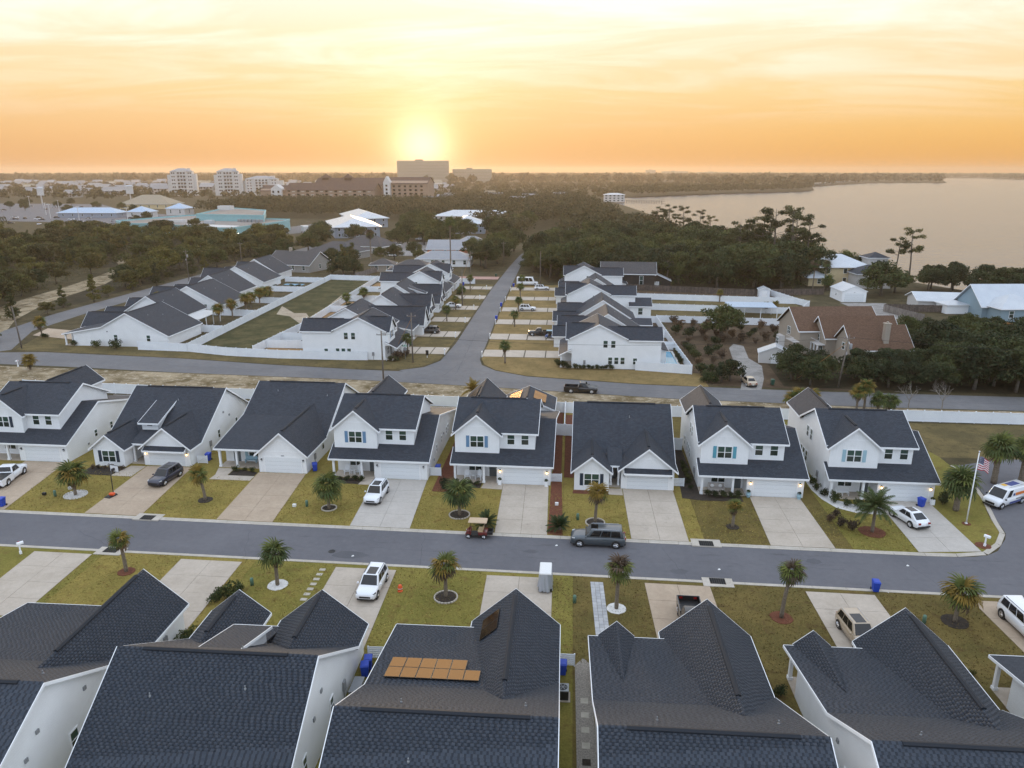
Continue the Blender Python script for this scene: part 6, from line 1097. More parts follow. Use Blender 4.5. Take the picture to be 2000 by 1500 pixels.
for i,(x,y) in enumerate([(-96,352),(-92,354),(-88,357)]): palm(['left','middle','right'][i]+' yellow palm by the white storage shed',x,y,3.6,1.5,20,('palm_yellow',),140+i,group='palms by the storage shed')
for i,(x,y) in enumerate([(88,243),(92,244)]): palm(['left','right'][i]+' pale trunked palm before the cream house',x-9,y+5,8,1.2,22,('palm_dark','leaf_brown'),150+i,tr=.16,group='palms by the cream house')
palm('round palm before the cream house with the pale roof',83,246,3,1.7,26,('palm_dark','palm_green'),155,group='palms by the cream house')
# --- shrubs by the houses
def shrubs(label,pts,kind,s,group,name='shrub',rs=.25):
    for j,(x,y) in enumerate(pts): tree('bush',kind,x,y,s*random.uniform(1-rs,1+rs),label if len(pts)==1 else label,group,z=.08)
random.seed(9)
shrubs('low bush in the dark bed under the navy shuttered window',[(-61.2+i*.8,83.9) for i in range(6)],2,.55,'bushes under the navy shuttered window'); shrubs('low plant in the bed of the L shaped walk',[(-42.4,84.6),(-41.3,84.9),(-40.2,84.6)],0,.6,'plants in the L shaped walk bed'); shrubs('low dark shrub before the porch by the white SUV',[(-29+i*.9,82.9) for i in range(5)],1,.65,'shrubs before the white SUV porch'); shrubs('low shrub before the golf cart house porch',[(-13.6+i*.9,82.7) for i in range(4)],1,.7,'shrubs before the golf cart house porch'); shrubs('larger dark shrub left of the golf cart house porch',[(-14.6,81.3)],1,1.3,None)
shrubs('dark shrub in the bed before the sofa porch',[(16.6+i*.9,81.7) for i in range(5)],1,.7,'shrubs before the sofa porch'); shrubs('dark shrub along the left wall of the sofa porch house',[(15.0,83.5+i*1.6) for i in range(6)],1,.75,'shrubs along the sofa porch house wall'); shrubs('rounded shrub in the white stone bed of the corner house',[(30.2,86.6),(30.1,84.8),(30.5,83),(31.2,81.5),(32.2,80.4),(33.4,79.8),(34.6,79.5)],0,.95,'shrubs in the white stone bed'); shrubs('dark shrub on the lawn left of the feather palm',[(28.9,76.2),(29.6,75.0),(30.6,74.2),(29.9,77.4)],2,1.1,'dark shrubs left of the feather palm'); shrubs('dark shrub beside the corner house garage',[(43.3,81.6),(44.0,82.6)],1,.9,'shrubs beside the corner house garage')
shrubs('round green shrub beside the near driveway left of the dormer house',[(-31.0,55.5),(-30.3,56.3),(-29.6,57.0)],0,1.25,'round shrubs beside the near driveway'); shrubs('green shrub between the near left houses',[(-30.6,50.0),(-30.3,48.9)],0,1.0,'shrubs between the near left houses'); shrubs('small dark shrub by the porch of the lower right house',[(16.0,47.0)],1,.9,None); shrubs('small yellowing shrub by the porch at the right edge',[(31.0,50.5)],3,.7,None)
t=thing('banana_plant','potted broad leaved plant on the lower right porch','plant',(18.1,45.6,.12)); MB().lathe([(.16,0),(.22,.3),(.2,.34)],10).obj('pot','trim_white',t); [ob('leaf',MB().add([(0,0,.3),(.25,-.1,.75),(.65,0,.85),(.25,.1,.75)],[(0,1,2,3)]).mesh('leaf','palm_green',recalc=False),t,None,(0,0,k*1.05)) for k in range(6)]
shrubs('clipped round green bush against the big left corner house',[(-103.5,149.6)],0,1.9,None); shrubs('clipped round bush by the windows of the left corner house',[(-98.4,148.6)],0,1.9,None); shrubs('rounded bush by the porch of the left corner house',[(-109.3,150.8)],0,1.6,None); shrubs('dark hedge bush at the foot of the left corner palm',[(-122,158),(-121,157.4)],1,1.1,'hedge at the left corner palm')
shrubs('low dark hedge bush along the right corner house',[(1.2+i*.85,139.6) for i in range(9)],1,.8,'hedge along the right corner house'); shrubs('larger bush at the porch of the right corner house',[(-.4,139.2),(-1.2,140),(-2.2,140.8)],1,1.4,'bushes at the right corner porch'); shrubs('dry grassy clump at the left corner porch',[(-34.4,145.6),(-34.0,147),(-35.2,143.9)],2,1.4,'dry clumps at the left corner porch'); shrubs('dark tall hedge bush inside the pool fence',[(22.4,145.5+i*1.5) for i in range(8)],1,.75,'hedge inside the pool fence'); shrubs('dark bush beside the low white bench',[(-36.2,142.4),(-35.2,142.6)],1,1.0,'bushes by the low white bench')
for i,(x,y) in enumerate([(-92,236),(-95,236.4),(-98,236.8),(-89.5,235.6)]): shrubs('clipped dark shrub in the row by the small garden pool',[(x,y)],1,1.2,'row of shrubs by the garden pool')
shrubs('tall cypress like shrub in the middle back yards',[(-62,198.5),(-62,200.5)],1,1.6,'tall shrubs in the middle yards'); shrubs('dark shrub beside the far left garages',[(-34.5,226),(-34.8,228),(-34.4,232)],1,1.5,'shrubs beside the far left garages')
# --- trees, placed in metres on the ground
def scatter(poly,spacing,avoid=(),seed=0,maxn=400):
    rng=np.random.default_rng(seed); xs=[p[0] for p in poly]; ys=[p[1] for p in poly]; out=[]; A=(max(xs)-min(xs))*(max(ys)-min(ys)); cell={}
    for _ in range(int(A/spacing**2*8)):
        x=rng.uniform(min(xs),max(xs)); y=rng.uniform(min(ys),max(ys))
        if not inpoly(x,y,poly) or any(a[0]<x<a[1] and a[2]<y<a[3] for a in avoid): continue
        ci,cj=int(x//spacing),int(y//spacing)
        if any((x-p)**2+(y-q)**2<spacing**2 for di in (-1,0,1) for dj in (-1,0,1) for p,q in cell.get((ci+di,cj+dj),())): continue
        cell.setdefault((ci,cj),[]).append((x,y)); out.append((x,y))
        if len(out)>=maxn: break
    return out
rt=random.Random(21)
# thicket right of the gravel track
for x,y in scatter([(38.5,131.5),(60,130.2),(110,129),(110,158),(96,160),(72,150),(69,141),(46,141),(41,143)],3.7,[(47,69,142,170)],1): tree('darkoak',rt.randrange(3),x,y,rt.uniform(.55,.72) if x<69 else rt.uniform(.8,1.1),'dark leafy tree in the thicket, %s, %s'%('front edge' if y<135.5 else 'second rows' if y<143 else 'deep inside','beside the gravel track' if x<47 else 'before the brown roofed house' if x<68 else 'right of the chimney' if x<86 else 'toward the right edge'),'trees of the right hand thicket')
for x,y in scatter([(70,150),(98,160),(110,160),(112,178),(98,182),(74,172),(69,160)],4.6,[],2): tree('darkoak' if rt.random()<.6 else 'oak',rt.randrange(3),x,y,rt.uniform(.5,.78),'dark tree right of the brown roofed house, %s'%('close behind its chimney' if x<80 else 'nearer the blue house' if y>168 else 'in the middle of the clump'),'trees behind the brown roofed house')
tree('oak',0,34.4,169,1.05,'large spreading oak alone in the brown vacant lot',None,.95); tree('darkoak',1,29.5,133.2,.5,'dark round bush tree beside the pale sedan',None); tree('darkoak',2,27.8,132.6,.38,'smaller dark bush left of the round bush tree by the sedan',None); shrubs('bright green shrub at the pool fence corner',[(24.6,131.8),(25.6,132.6),(26.2,131.4)],0,1.7,'green shrubs at the pool fence corner')
for x,y in scatter([(24.5,135),(31,135),(32,150),(34,163),(50,166),(50,184),(25,186)],3.4,[],48,60): tree('bush',rt.choice([2,2,1]),x,y,rt.uniform(1.2,2.4),'rough brown shrub in the overgrown vacant lot, %s'%('nearest the back street' if y<150 else 'beside the big oak' if y<172 else 'against the white cross fence'),'rough shrubs of the vacant lot')
tree('bare',0,46.5,140.5,.75,'leafless pale tree leaning over the thicket by the pole',None); tree('bare',1,55.2,119,.55,'leafless russet sapling behind the corner house fence',None); tree('bare',1,60.2,118.6,.6,'second leafless sapling behind the corner house fence',None)
# shoreline woods
tree('oak',1,96,236,1.5,'broad dark oak beside the white garage',None,1.3); tree('oak',2,103,243,1.1,'oak overlapping the cream house',None,.9)
for i,(x,y,s) in enumerate([(118,252,1.0),(124,250,1.1),(131,246,1.1),(139,243,1.05),(127,240,.9),(136,236,.9),(121,245,1.0),(133,240,1.05),(143,238,1.1),(115,247,.95),(148,233,1.0),(140,231,.9)]): tree('darkoak',i%3,x,y,s,'rounded dark oak at the water edge behind the pale blue house','waterfront oaks behind the blue house')
for i,(x,y,s,l) in enumerate([(116,264,1.2,'tallest leaning pine standing against the bay'),(111.5,265,1.05,'shorter pine beside the tallest leaning pine')]): tree('pine',i,x,y,s,l,None)
for i,(x,y,s) in enumerate([(97,290,1.05),(101,284,1.1),(91,298,1.0),(105,276,1.0),(85,303,1.0)]): tree('oak',i%3,x,y,s,'dark oak in the line along the shore left of the tall pines','oaks along the shore')
for i,(x,y,s) in enumerate([(72,292,1.5),(76,287,1.6),(81,281,1.6),(68,297,1.35),(84,289,1.45),(64,290,1.25),(87,283,1.4)]): tree('pine',i%2,x,y,s,'big pine in the tall clump rising above the cream house','tall pine clump by the bay'); tree('oak',i%3,x-1,y-10,1.35,'dark oak under the tall pine clump by the bay','oaks under the tall pine clump')
for i,(x,y,s) in enumerate([(60,410,1.25),(54,425,1.3),(66,400,1.15),(48,432,1.2),(71,392,1.0)]): tree('pine',i%2,x,y,s,'pine silhouetted against the golden water in the group of five','pines against the golden water')
for i,(x,y,k) in enumerate([(58,316,1.7),(66,312,1.8),(75,306,1.75),(83,300,1.6),(90,295,1.5),(50,330,1.7),(44,352,1.7),(38,380,1.6),(70,322,1.6),(62,345,1.5)]): tree('oak',i%3,x,y,k,'tall full crowned oak rising against the bay, %s from the left'%['fifth','seventh','eighth','ninth','tenth','third','second','first','sixth','fourth'][i],'tall oaks against the bay')
tree('pine',1,88,380,.9,'single small pine against the bay beyond the pink roof',None)
av=[(-50,3,130,250),(55,68,195,245),(76,125,195,262),(-27,-15,250,480)]
for x,y in scatter([(4,254),(14,252),(60,244),(76,250),(92,262),(90,285),(80,300),(74,340),(64,380),(20,390),(-8,360),(-14,300),(-8,262)],8.2,av,3,100): tree(rt.choice(['oak','oak','darkoak']),rt.randrange(3),x,y,rt.uniform(1.15,1.75),'dark oak in the bay wood, %s, %s'%('near the side street' if x<15 else 'behind the right row' if x<40 else 'above the long white fences' if x<65 else 'beside the cream house','in its front rows' if y<275 else 'in its middle' if y<320 else 'in its far half'),'oaks of the wood by the bay')
tree('bare',2,27,262,1.5,'big leafless grey tree in the wood behind the right row',None); tree('bare',0,33,258,1.2,'second leafless grey tree in the wood behind the right row',None); tree('bush',3,16,256,2.6,'rounded yellow green shrub behind the far right house',None)
for i,(x,y,s) in enumerate([(62,252,.75),(70,250,.7)]): tree('scrub',1,x,y,1.2*s*1.4,'grey green tree before the palms of the cream house','grey green trees by the cream house')
# left scrub
for i,(x,y,s,k) in enumerate([(-82.5,274.6,1.25,0),(-87.4,277.5,1.15,0),(-90,272,.9,0)]): tree('conifer',k,x,y,s,['tallest dark conifer beside the bungalow','second dark conifer beside the bungalow','shortest conifer of the three by the bungalow'][i],None)
for i,(x,y,s) in enumerate([(-85,270,.9),(-80,268,.75)]): tree('darkoak',i,x,y,s,'dark bushy tree at the foot of the conifers','trees at the foot of the conifers')
for i,(x,y,s) in enumerate([(-34,292,1.35),(-37,300,1.2),(-31,309,1.3),(-33,322,1.4),(-30,338,1.4),(-36,345,1.2),(-28,360,1.3),(-14.5,284,1.0),(-13.5,296,1.15),(-14.5,310,1.2),(-13.5,324,1.25),(-12,338,1.2),(-9,275,1.0),(-10.5,352,1.2)]): tree('oak',i%3,x,y,s,'big dark oak beside the far end of the side street','oaks at the far end of the side street')
for i,(x,y,s) in enumerate([(-83,318,.7),(-78,322,.8),(-72,335,.8),(-66,318,.6)]): tree('oak',i%3,x,y,s,'small oak among the grey roofed homes','oaks among the grey roofed homes')
for i,(x,y,s) in enumerate([(-88,395,1.35),(-82,405,1.5),(-78,390,1.3),(-74,410,1.5),(-92,415,1.4),(-84,425,1.4)]): tree('oak',i%3,x,y,s,'big dark oak between the two metal roofed blocks','oaks between the metal roofed blocks')
GSC=[(-145,152),(-142,190),(-143,250),(-141,300),(-140,372),(-165,400),(-215,430),(-270,420),(-330,380),(-330,300),(-300,230),(-250,170),(-190,152)]
TRK=[G(0,640),G(60,605),G(150,575),G(215,545),G(262,515)]
def zone(x,y): return ('near the back street' if y<200 else 'level with the houses' if y<240 else 'halfway back' if y<285 else 'toward the teal building' if y<340 else 'below the teal building')+(', by the west road' if x>-165 else ', beyond the sandy track' if x>-235 else ', at the left edge')
def neartrack(x,y):
    for (a,b_),(c,d) in zip(TRK,TRK[1:]):
        L2=(c-a)**2+(d-b_)**2; t_=max(0,min(1,((x-a)*(c-a)+(y-b_)*(d-b_))/L2))
        if (x-a-t_*(c-a))**2+(y-b_-t_*(d-b_))**2<(9 if y<280 else 6)**2: return True
    return x<-150 and y<200 and x>-205 and y<0.4*(-x)+110
for x,y in scatter(GSC,5.6,[],5,420)[:330]:
    if neartrack(x,y): continue
    k=rt.random(); 
    if k<.5: tree('scrub',rt.randrange(3),x,y,rt.uniform(1.3,1.9)*(1.0 if y<260 else 1.2),'olive scrub tree in the sandy wood, %s'%zone(x,y),'scrub trees of the sandy wood')
    elif k<.66: tree('oak',rt.randrange(3),x,y,rt.uniform(.75,1.15),'rounded oak in the sandy wood, %s'%zone(x,y),'oaks of the sandy wood')
    else: tree('conifer',rt.randrange(2),x,y,rt.uniform(.55,.85),'young pine in the sandy wood, %s'%zone(x,y),'young pines of the sandy wood')
for i,(x,y) in enumerate([(-141,162),(-143,170),(-144,178),(-142,186),(-143,196),(-141,206),(-142,216),(-143,228),(-141,240),(-142,252),(-141,264),(-142,276)]): tree('conifer' if i%3 else 'scrub',i%2,x+rt.uniform(-1,1),y,rt.uniform(.6,.9),'leafy roadside tree in the row along the west road','roadside trees along the west road')
for i,(x,y) in enumerate(scatter([(-620,600),(-400,560),(-300,500),(-280,590),(-420,690),(-560,850),(-740,860)],42,[(-470,-330,560,680)],44,26)): tree('oak',i%3,x,y,.95,'round topped tree planted in the far car park','trees in the far car park')
for i,(x,y,k) in enumerate([(-128,300,1.0),(-126,318,1.1),(-92,300,.9),(-100,303,.8),(-125,345,1.2),(-88,372,1.2),(-70,376,1.1),(-66,392,1.3),(-128,370,1.2),(-135,392,1.3),(-140,410,1.3),(-60,420,1.4),(-66,440,1.4),(-44,330,1.1),(-40,420,1.4),(-46,440,1.5),(-98,440,1.5),(-102,470,1.6),(-96,490,1.5),(-108,515,1.5),(-34,470,1.4),(-30,500,1.5),(-42,505,1.4),(-118,400,1.2)]): tree('oak',i%3,x,y,k,'big oak among the homes and metal roofed blocks, %s'%('by the grey roofed homes' if y<360 else 'left of the long white building' if x<-90 else 'before the long white building'),'oaks among the far homes')
tree('conifer',0,-130,153,.62,'young pine by the leaning left corner pole',None)

# --- woods too far to tell apart: one mass each
def woodmass(label,pts,per,size,seed,lm,hmin,hmax,name='woodland'):
    rng=np.random.default_rng(seed); P=np.array(pts); n=len(P); H=rng.uniform(hmin,hmax,n); Rr=H*rng.uniform(.42,.62,n)
    d=rng.normal(size=(n,per,3)); d/=np.linalg.norm(d,axis=2,keepdims=True); d[:,:,2]=np.abs(d[:,:,2])*1.1-.25
    lob=1+.28*np.sin(d[:,:,0]*5+rng.uniform(0,6,(n,1)))*np.cos(d[:,:,1]*5+rng.uniform(0,6,(n,1)))
    C=np.stack([P[:,0:1]+d[:,:,0]*Rr[:,None]*lob,P[:,1:2]+d[:,:,1]*Rr[:,None]*lob,H[:,None]*.55+d[:,:,2]*H[:,None]*.45*lob],2).reshape(-1,3)
    sz=np.repeat(size*H/9,per); V,F=leaves(C,sz,d.reshape(-1,3),rng); setp(ob(name,npmesh(name,V,F,lm)),label,'woodland',None,'stuff')
# woods
bayp=[(x,y) for x,y in BAY]
woodmass('tangled undergrowth of the right hand thicket',scatter([(39,131.2),(60,129.8),(112,129),(112,180),(98,182),(72,170),(70,141),(46,141.5),(42,146)],2.3,[(47,69,142,170)],31,2500),70,.55,21,'leaf_dark',2.2,4.2,'undergrowth')
woodmass('dense oak canopy filling the wood by the bay',scatter([(4,264),(14,260),(60,252),(80,262),(88,285),(78,330),(64,380),(20,392),(-8,362),(-14,300)],6.5,av,35,900),120,.42,25,'leaf_dark',6,8.5)
woodmass('undergrowth at the edge of the wood by the bay',scatter([(4,252),(14,249),(57,240),(78,243),(96,258),(90,290),(70,330),(10,330),(-8,262)],3.4,av,32,2500),40,.6,22,'leaf_oak',2.5,4.5,'undergrowth')
woodmass('scrubby undergrowth of the sandy wood on the left',[p for p in scatter(GSC,3.4,[],33,5000) if not neartrack(*p)],36,.6,23,'leaf_scrub',1.8,3.8,'undergrowth')
woodmass('dry brown weeds of the overgrown vacant lot',scatter([(24,150),(33,146),(33,164),(52,172),(52,184),(25,186)],2.4,[],34,900),34,.42,24,'leaf_brown',.5,1.1,'weeds')
def outbay(x,y): return not inpoly(x,y,bayp)
bl=[(-165,-105,412,502),(-184,-120,496,582),(-104,-36,528,572),(-82,-48,452,498),(-300,-170,395,580),(-470,-330,560,680),(-700,-460,1150,1330),(-420,-150,850,1010),(-30,-4,390,520),(-480,-420,740,800)]
pts=[p for p in scatter([(-165,430),(-100,600),(-40,440),(-10,390),(60,400),(40,520),(28,620),(18,830),(8,1000),(-420,1000),(-330,640),(-165,590)],8.0,bl,7,6000) if outbay(*p)]
woodmass('dense woodland between the metal roofed blocks and the bay',pts,130,.66,1,'leaf_far',9,14)
pts=[p for p in scatter([(-330,400),(-400,500),(-620,580),(-780,870),(-1150,900),(-1200,500),(-330,230)],9.0,bl,8,4500)]
woodmass('woodland filling the left edge before the car park',pts,90,.66,2,'leaf_far',6,9)
pts=[p for p in scatter([(-1400,900),(-1000,990),(-560,910),(-430,1000),(40,1010),(75,1190),(240,1400),(430,1560),(500,1690),(300,2300),(-900,2300),(-2200,1700)],27,bl,9,6000) if outbay(*p)]
woodmass('hazy woodland stretching back toward the hotel towers',pts,46,1.7,3,'leaf_far',8,13)
pts=[p for p in scatter([(300,2300),(510,1700),(630,2110),(1050,2830),(1330,2860),(1790,3920),(2280,5000),(2000,8000),(-4000,8000),(-3600,2500),(-900,2300)],62,[],10,6500) if outbay(*p)]
woodmass('faint far woodland along the horizon beyond the bay head',pts,26,3.6,4,'leaf_far',18,30)
pts=[p for p in scatter([(2530,5010),(2170,3820),(2380,3380),(5200,3150),(6500,8000),(2300,8000)],60,[],11,3500) if outbay(*p)]
woodmass('faint far woodland on the right shore of the bay',pts,24,3.6,5,'leaf_far',16,27)
pts=[p for p in scatter([(100,1190),(260,1392),(445,1552),(512,1680),(505,1760),(330,1560),(90,1330)],15,[],12,900) if outbay(*p)]
woodmass('wooded point reaching into the bay',pts,80,1.0,6,'leaf_far',11,17)
woodmass('low weeds and grass clumps on the sandy strip behind the back fence',scatter([(-112,119),(58,115),(58,118),(16.5,120.8),(-13.8,125),(-38.9,127.9),(-74.6,130),(-112,132)],1.15,[],36,1600),14,.30,26,'leaf_scrub',.25,.6,'weeds')
woodmass('low weeds of the vacant lot beside the corner house',scatter([(50.5,98),(110,98),(110,111),(47,110.8)],1.2,[],37,900),14,.30,27,'leaf_scrub',.2,.55,'weeds')
# grass standing up on the lawns
def grass(label,polys,m,n,seed):
    rng=np.random.default_rng(seed); C=[]
    for q in polys:
        xs=[p[0] for p in q]; ys=[p[1] for p in q]; k=0
        while k<n:
            x=rng.uniform(min(xs),max(xs)); y=rng.uniform(min(ys),max(ys))
            if inpoly(x,y,q) and not 2.2<x<4.1: C.append((x,y,.095))
            k+=1
    C=np.array(C); V,F=leaves(C,np.full(len(C),.075),None,rng); V[:,2]=np.maximum(V[:,2],.06); setp(ob('grass',npmesh('grass',V,F,m)),label,'grass',None,'stuff')
def gapN(i): # front lawn between driveway i and i+1 on the far side
    a=DN[i]; b=DN[i+1]; return [(a[1][0]+.02,YN(a[1][0])+.04),(b[0][0]-.02,YN(b[0][0])+.04),(b[3][0]-.02,b[3][1]-2.2),(a[2][0]+.02,a[2][1]-2.2)]
def gapS(i):
    a=DS[i]; b=DS[i+1]; return [(a[1][0]+.02,YS(a[1][0])-.04),(b[0][0]-.02,YS(b[0][0])-.04),(b[3][0]-.02,b[3][1]-1),(a[2][0]+.02,a[2][1]-1)]
grass('tufty dormant grass on the far side front lawns',[gapN(i) for i in range(7)],'grass_blade',2400,1)
grass('tufty grass on the near side lawns',[gapS(i) for i in (0,1,2)],'grass_blade',2400,2)
grass('brown dormant grass on the near right lawns',[gapS(i) for i in (3,4,5)],'grass_brown',2400,3)
# ------------------------------------------------------------------ background buildings
def hipbuild(name,label,x,y,rz,w,l,h,rh,wm,rmn,ov=.6,nwin=0,floors=1,cat='building',group=None,winw=1.1,gable=False,wside=True,chim=False):
    H=House(name,label,(x,y),rz,1,group,wm,wm,rmn,cat=cat); H.w.box(0,w,0,l,0,h-.25)
    zE=h-.05; i=min(w,l)/2
    if gable:
        H.w.prx([(0,h-.35),(l,h-.35),(l/2,h+rh-.35)],.01,w-.01); H.roof([(-ov,-ov,zE-rh*ov/(l/2)),(w+ov,-ov,zE-rh*ov/(l/2)),(w+ov,l/2,zE+rh),(-ov,l/2,zE+rh)],(0,1,3)); H.roof([(-ov,l/2,zE+rh),(w+ov,l/2,zE+rh),(w+ov,l+ov,zE-rh*ov/(l/2)),(-ov,l+ov,zE-rh*ov/(l/2))],(1,2,3))
    else:
        if w>=l: A,B=(l/2,l/2),(w-l/2,l/2)
        else: A,B=(w/2,w/2),(w/2,l-w/2)
        c=[(-ov,-ov,zE),(w+ov,-ov,zE),(w+ov,l+ov,zE),(-ov,l+ov,zE)]; a=(A[0],A[1],zE+rh); b_=(B[0],B[1],zE+rh)
        if w>=l: [H.roof(q,(0,)) for q in ([c[0],c[1],b_,a],[c[2],c[3],a,b_])]; [H.roof(q,(0,)) for q in ([c[1],c[2],b_],[c[3],c[0],a])]
        else: [H.roof(q,(0,)) for q in ([c[0],c[1],a],[c[2],c[3],b_])]; [H.roof(q,(0,)) for q in ([c[1],c[2],b_,a],[c[3],c[0],a,b_])]
    fh=h/floors
    for f in range(floors):
        for k in range(nwin): H.win(w*(k+.5)/nwin,0,f*fh+fh*.3,winw,fh*.5,'S',1,floors==1)
        if wside and nwin:
            for k in range(max(1,int(nwin*l/w*.6))): n_=max(1,int(nwin*l/w*.6)); H.win(w,l*(k+.5)/n_,f*fh+fh*.3,winw,fh*.5,'E',1,floors==1)
    if chim: H.part('chimney',MB().box(w*.3,w*.3+1,l*.5-.5,l*.5+.5,h,h+rh+1.2),'siding_stucco')
    return H.done()
# homes between the rows and the woods
hipbuild('house','grey roofed home with pale gables behind the west road houses',-118,279,-.25,19,15,3.2,4.2,'siding_grey','roof_grey',nwin=4,cat='house',gable=True,chim=True); hipbuild('house','grey roofed home behind the conifers',-117,322,-.3,22,16,3.2,4.2,'siding_grey','roof_grey',nwin=3,cat='house'); hipbuild('house','long grey roofed home beneath the metal roofed block',-112,352,-.35,24,16,3.2,4.5,'siding_grey','roof_grey',nwin=3,cat='house')
hipbuild('bungalow','small brown roofed bungalow behind the middle row',-77,279,.15,9,8,2.8,2.0,'siding_stucco','roof_grey',nwin=2,cat='house'); hipbuild('house','brown hip roofed home left of the tall palm',-66,262,.1,17,13,3.0,3.2,'siding_grey','roof_grey',nwin=3,cat='house')
hipbuild('house','long white house with a grey metal roof behind the left row',-63,297.5,.02,22,11,3.2,2.8,'siding_lap','metal_roof_grey',nwin=5,cat='house'); hipbuild('house','coral walled house with a grey metal roof',-66,337,.02,22,15,3.4,3.4,'siding_coral','metal_roof_grey',nwin=4,cat='house',gable=True)
hipbuild('house','grey house wing behind the coral walled house',-57,357,.02,16,12,3.6,3.4,'siding_bluegrey','metal_roof_grey',nwin=3,cat='house')
hipbuild('apartment_block','blue grey two storey block with a shining metal hip roof on the left',-137,424,.38,26,62,6.4,4.2,'siding_bluegrey','metal_roof',1.2,5,2,'building'); hipbuild('apartment_block','second metal roofed block behind the first',-150,505,.42,24,66,6.4,4.2,'siding_bluegrey','metal_roof',1.2,4,2,'building')
hipbuild('apartment_block','long white porched building with a bright metal hip roof',-100,538,-.04,60,24,6.6,3.8,'condo_white','metal_roof',1.4,16,2,'building',winw=1.4); hipbuild('apartment_block','blue grey house block with a pale metal hip roof before the long white building',-77,462,.1,23,24,6.2,4.4,'siding_bluegrey','metal_roof',1.2,4,2,'building')
hipbuild('house','dark walled house at the end of the right row',10,243,-.05,17,9,5.6,3.0,'siding_dark','roof_grey',nwin=2,cat='house',gable=True)
# lean-tos on the right row
hipbuild('house_wing','small two storey wing with a dark roof behind the fourth right house',15.5,193,0,5.5,7,3.4,1.6,'siding_lap','shingle_roof',.3,1,1,'house wing',gable=True); hipbuild('house_wing','low covered porch behind the second right house',14.5,172.5,0,4.5,6,2.5,1.0,'siding_lap','shingle_roof',.3,0,1,'house wing',gable=True)
# brown roofed house on the right
H=House('house','weathered stucco house with three brown shingle roofs in the trees',(49,143.5),R(7),1,None,'siding_stucco','siding_stucco','roof_brown',cat='house')
H.w.prx([(11,0),(22,0),(22,5.3),(16.5,8.95),(11,5.3)],0,17); H.roof([(-.5,10.5,5.25),(17.5,10.5,5.25),(17.5,16.5,9.4),(-.5,16.5,9.4)],(0,1,3)); H.roof([(-.5,16.5,9.4),(17.5,16.5,9.4),(17.5,22.5,5.25),(-.5,22.5,5.25)],(1,2,3))
H.w.prx([(7.5,0),(15,0),(15,4.5),(11,8.05),(7.5,4.7)],4,19); H.roof([(3.5,6.9,4.45),(19.5,6.9,4.45),(19.5,11,8.4),(3.5,11,8.4)],(0,1,3)); H.roof([(3.5,11,8.4),(19.5,11,8.4),(19.5,15.4,4.4),(3.5,15.4,4.4)],(1,3))
H.w.prx([(0,0),(8,0),(8,3.9),(4,7.5),(0,3.9)],6,17.5); H.roof([(5.5,-.6,3.7),(18,-.6,3.7),(18,4,7.9),(5.5,4,7.9)],(0,1,3)); H.roof([(5.5,4,7.9),(18,4,7.9),(18,8.6,3.7),(5.5,8.6,3.7)],(1,3))
H.part('chimney',MB().box(12.2,13.2,.6,1.6,2,8.6).box(12.1,13.3,.5,1.7,8.6,8.8).lathe([(.25,8.8),(.2,9.1)],8,c=(12.7,1.1)),'siding_stucco')
H.win(0,16.5,3.6,1.4,1.5,'W',2); H.win(0,13,1.0,1.2,1.3,'W'); H.win(4,11,3.2,1.0,1.4,'W'); H.win(4,9.3,.9,1.4,1.6,'W',2); H.win(6,4,3.0,1.0,1.3,'W'); H.win(9,0,1.2,1.2,1.3,'S'); H.win(14.5,0,1.2,1.2,1.3,'S')
H.part('balcony',MB().box(-1.4,0,10.6,14.6,2.9,3.05).box(-1.4,-1.32,10.6,14.6,3.8,3.9).box(2.4,4,7.6,11,2.9,3.05).box(2.4,2.48,7.6,11,3.8,3.9),'condo_white'); [H.part('baluster',MB().box(-1.38,-1.34,10.7+k*.4,10.74+k*.4,3.05,3.8),'condo_white') for k in range(10)]; [H.post(2.5,7.8+k*1.5,2.9,.1,0) for k in range(3)]; H.part('bay_window',MB().prz([(-1.0,19),(-1.0,20.4),(0,21.2),(0,18.2)],0,2.6),'condo_white'); H.win(-1.0,19.7,.7,1.2,1.3,'W',2); H.part('roof_vent',MB().lathe([(.35,8.6),(.45,8.9),(.35,9.1),(.05,9.2)],10,c=(13,17.2)),'metal_grey'); H.done()
# cream house, tower, blue house
hipbuild('house','cream two storey house with a pale blue metal hip roof near the bay',84,258,.05,17,15,6.2,3.6,'siding_cream','metal_roof',.8,3,2,'house'); hipbuild('house_wing','low cream wing with a pale metal roof',79.6,255,.05,7.2,7,3.0,1.8,'siding_cream','metal_roof',.6,1,1,'house wing'); hipbuild('house_wing','pale wing with a dark hip roof beside the cream house',94,251,.05,11,9,4.8,2.6,'condo_white','shingle_roof',.6,1,1,'house wing'); hipbuild('tower','square pale tower with a dark hip roof behind the cream house',103.5,268,.05,6.5,6.5,8.3,1.8,'condo_white','shingle_roof',.6,1,2,'tower')
hipbuild('house','pale blue house with a light metal roof at the right edge',108,201,.1,17,11,3.6,4.6,'siding_blue','metal_roof',.7,3,1,'house',gable=True); hipbuild('house_wing','blue gabled garage wing at the right edge',110,195.8,.1,11,10,3.4,3.0,'siding_blue','metal_roof',.6,2,1,'house wing'); hipbuild('house_wing','low pale metal roofed wing left of the blue house',97,213,-.1,14,9,2.8,1.6,'condo_white','metal_roof',.6,0,1,'house wing',gable=True); hipbuild('carport','white carport before the blue house fence',101.5,206,.1,6,5,2.6,.8,'trim_white','metal_roof',.4,0,1,'carport')
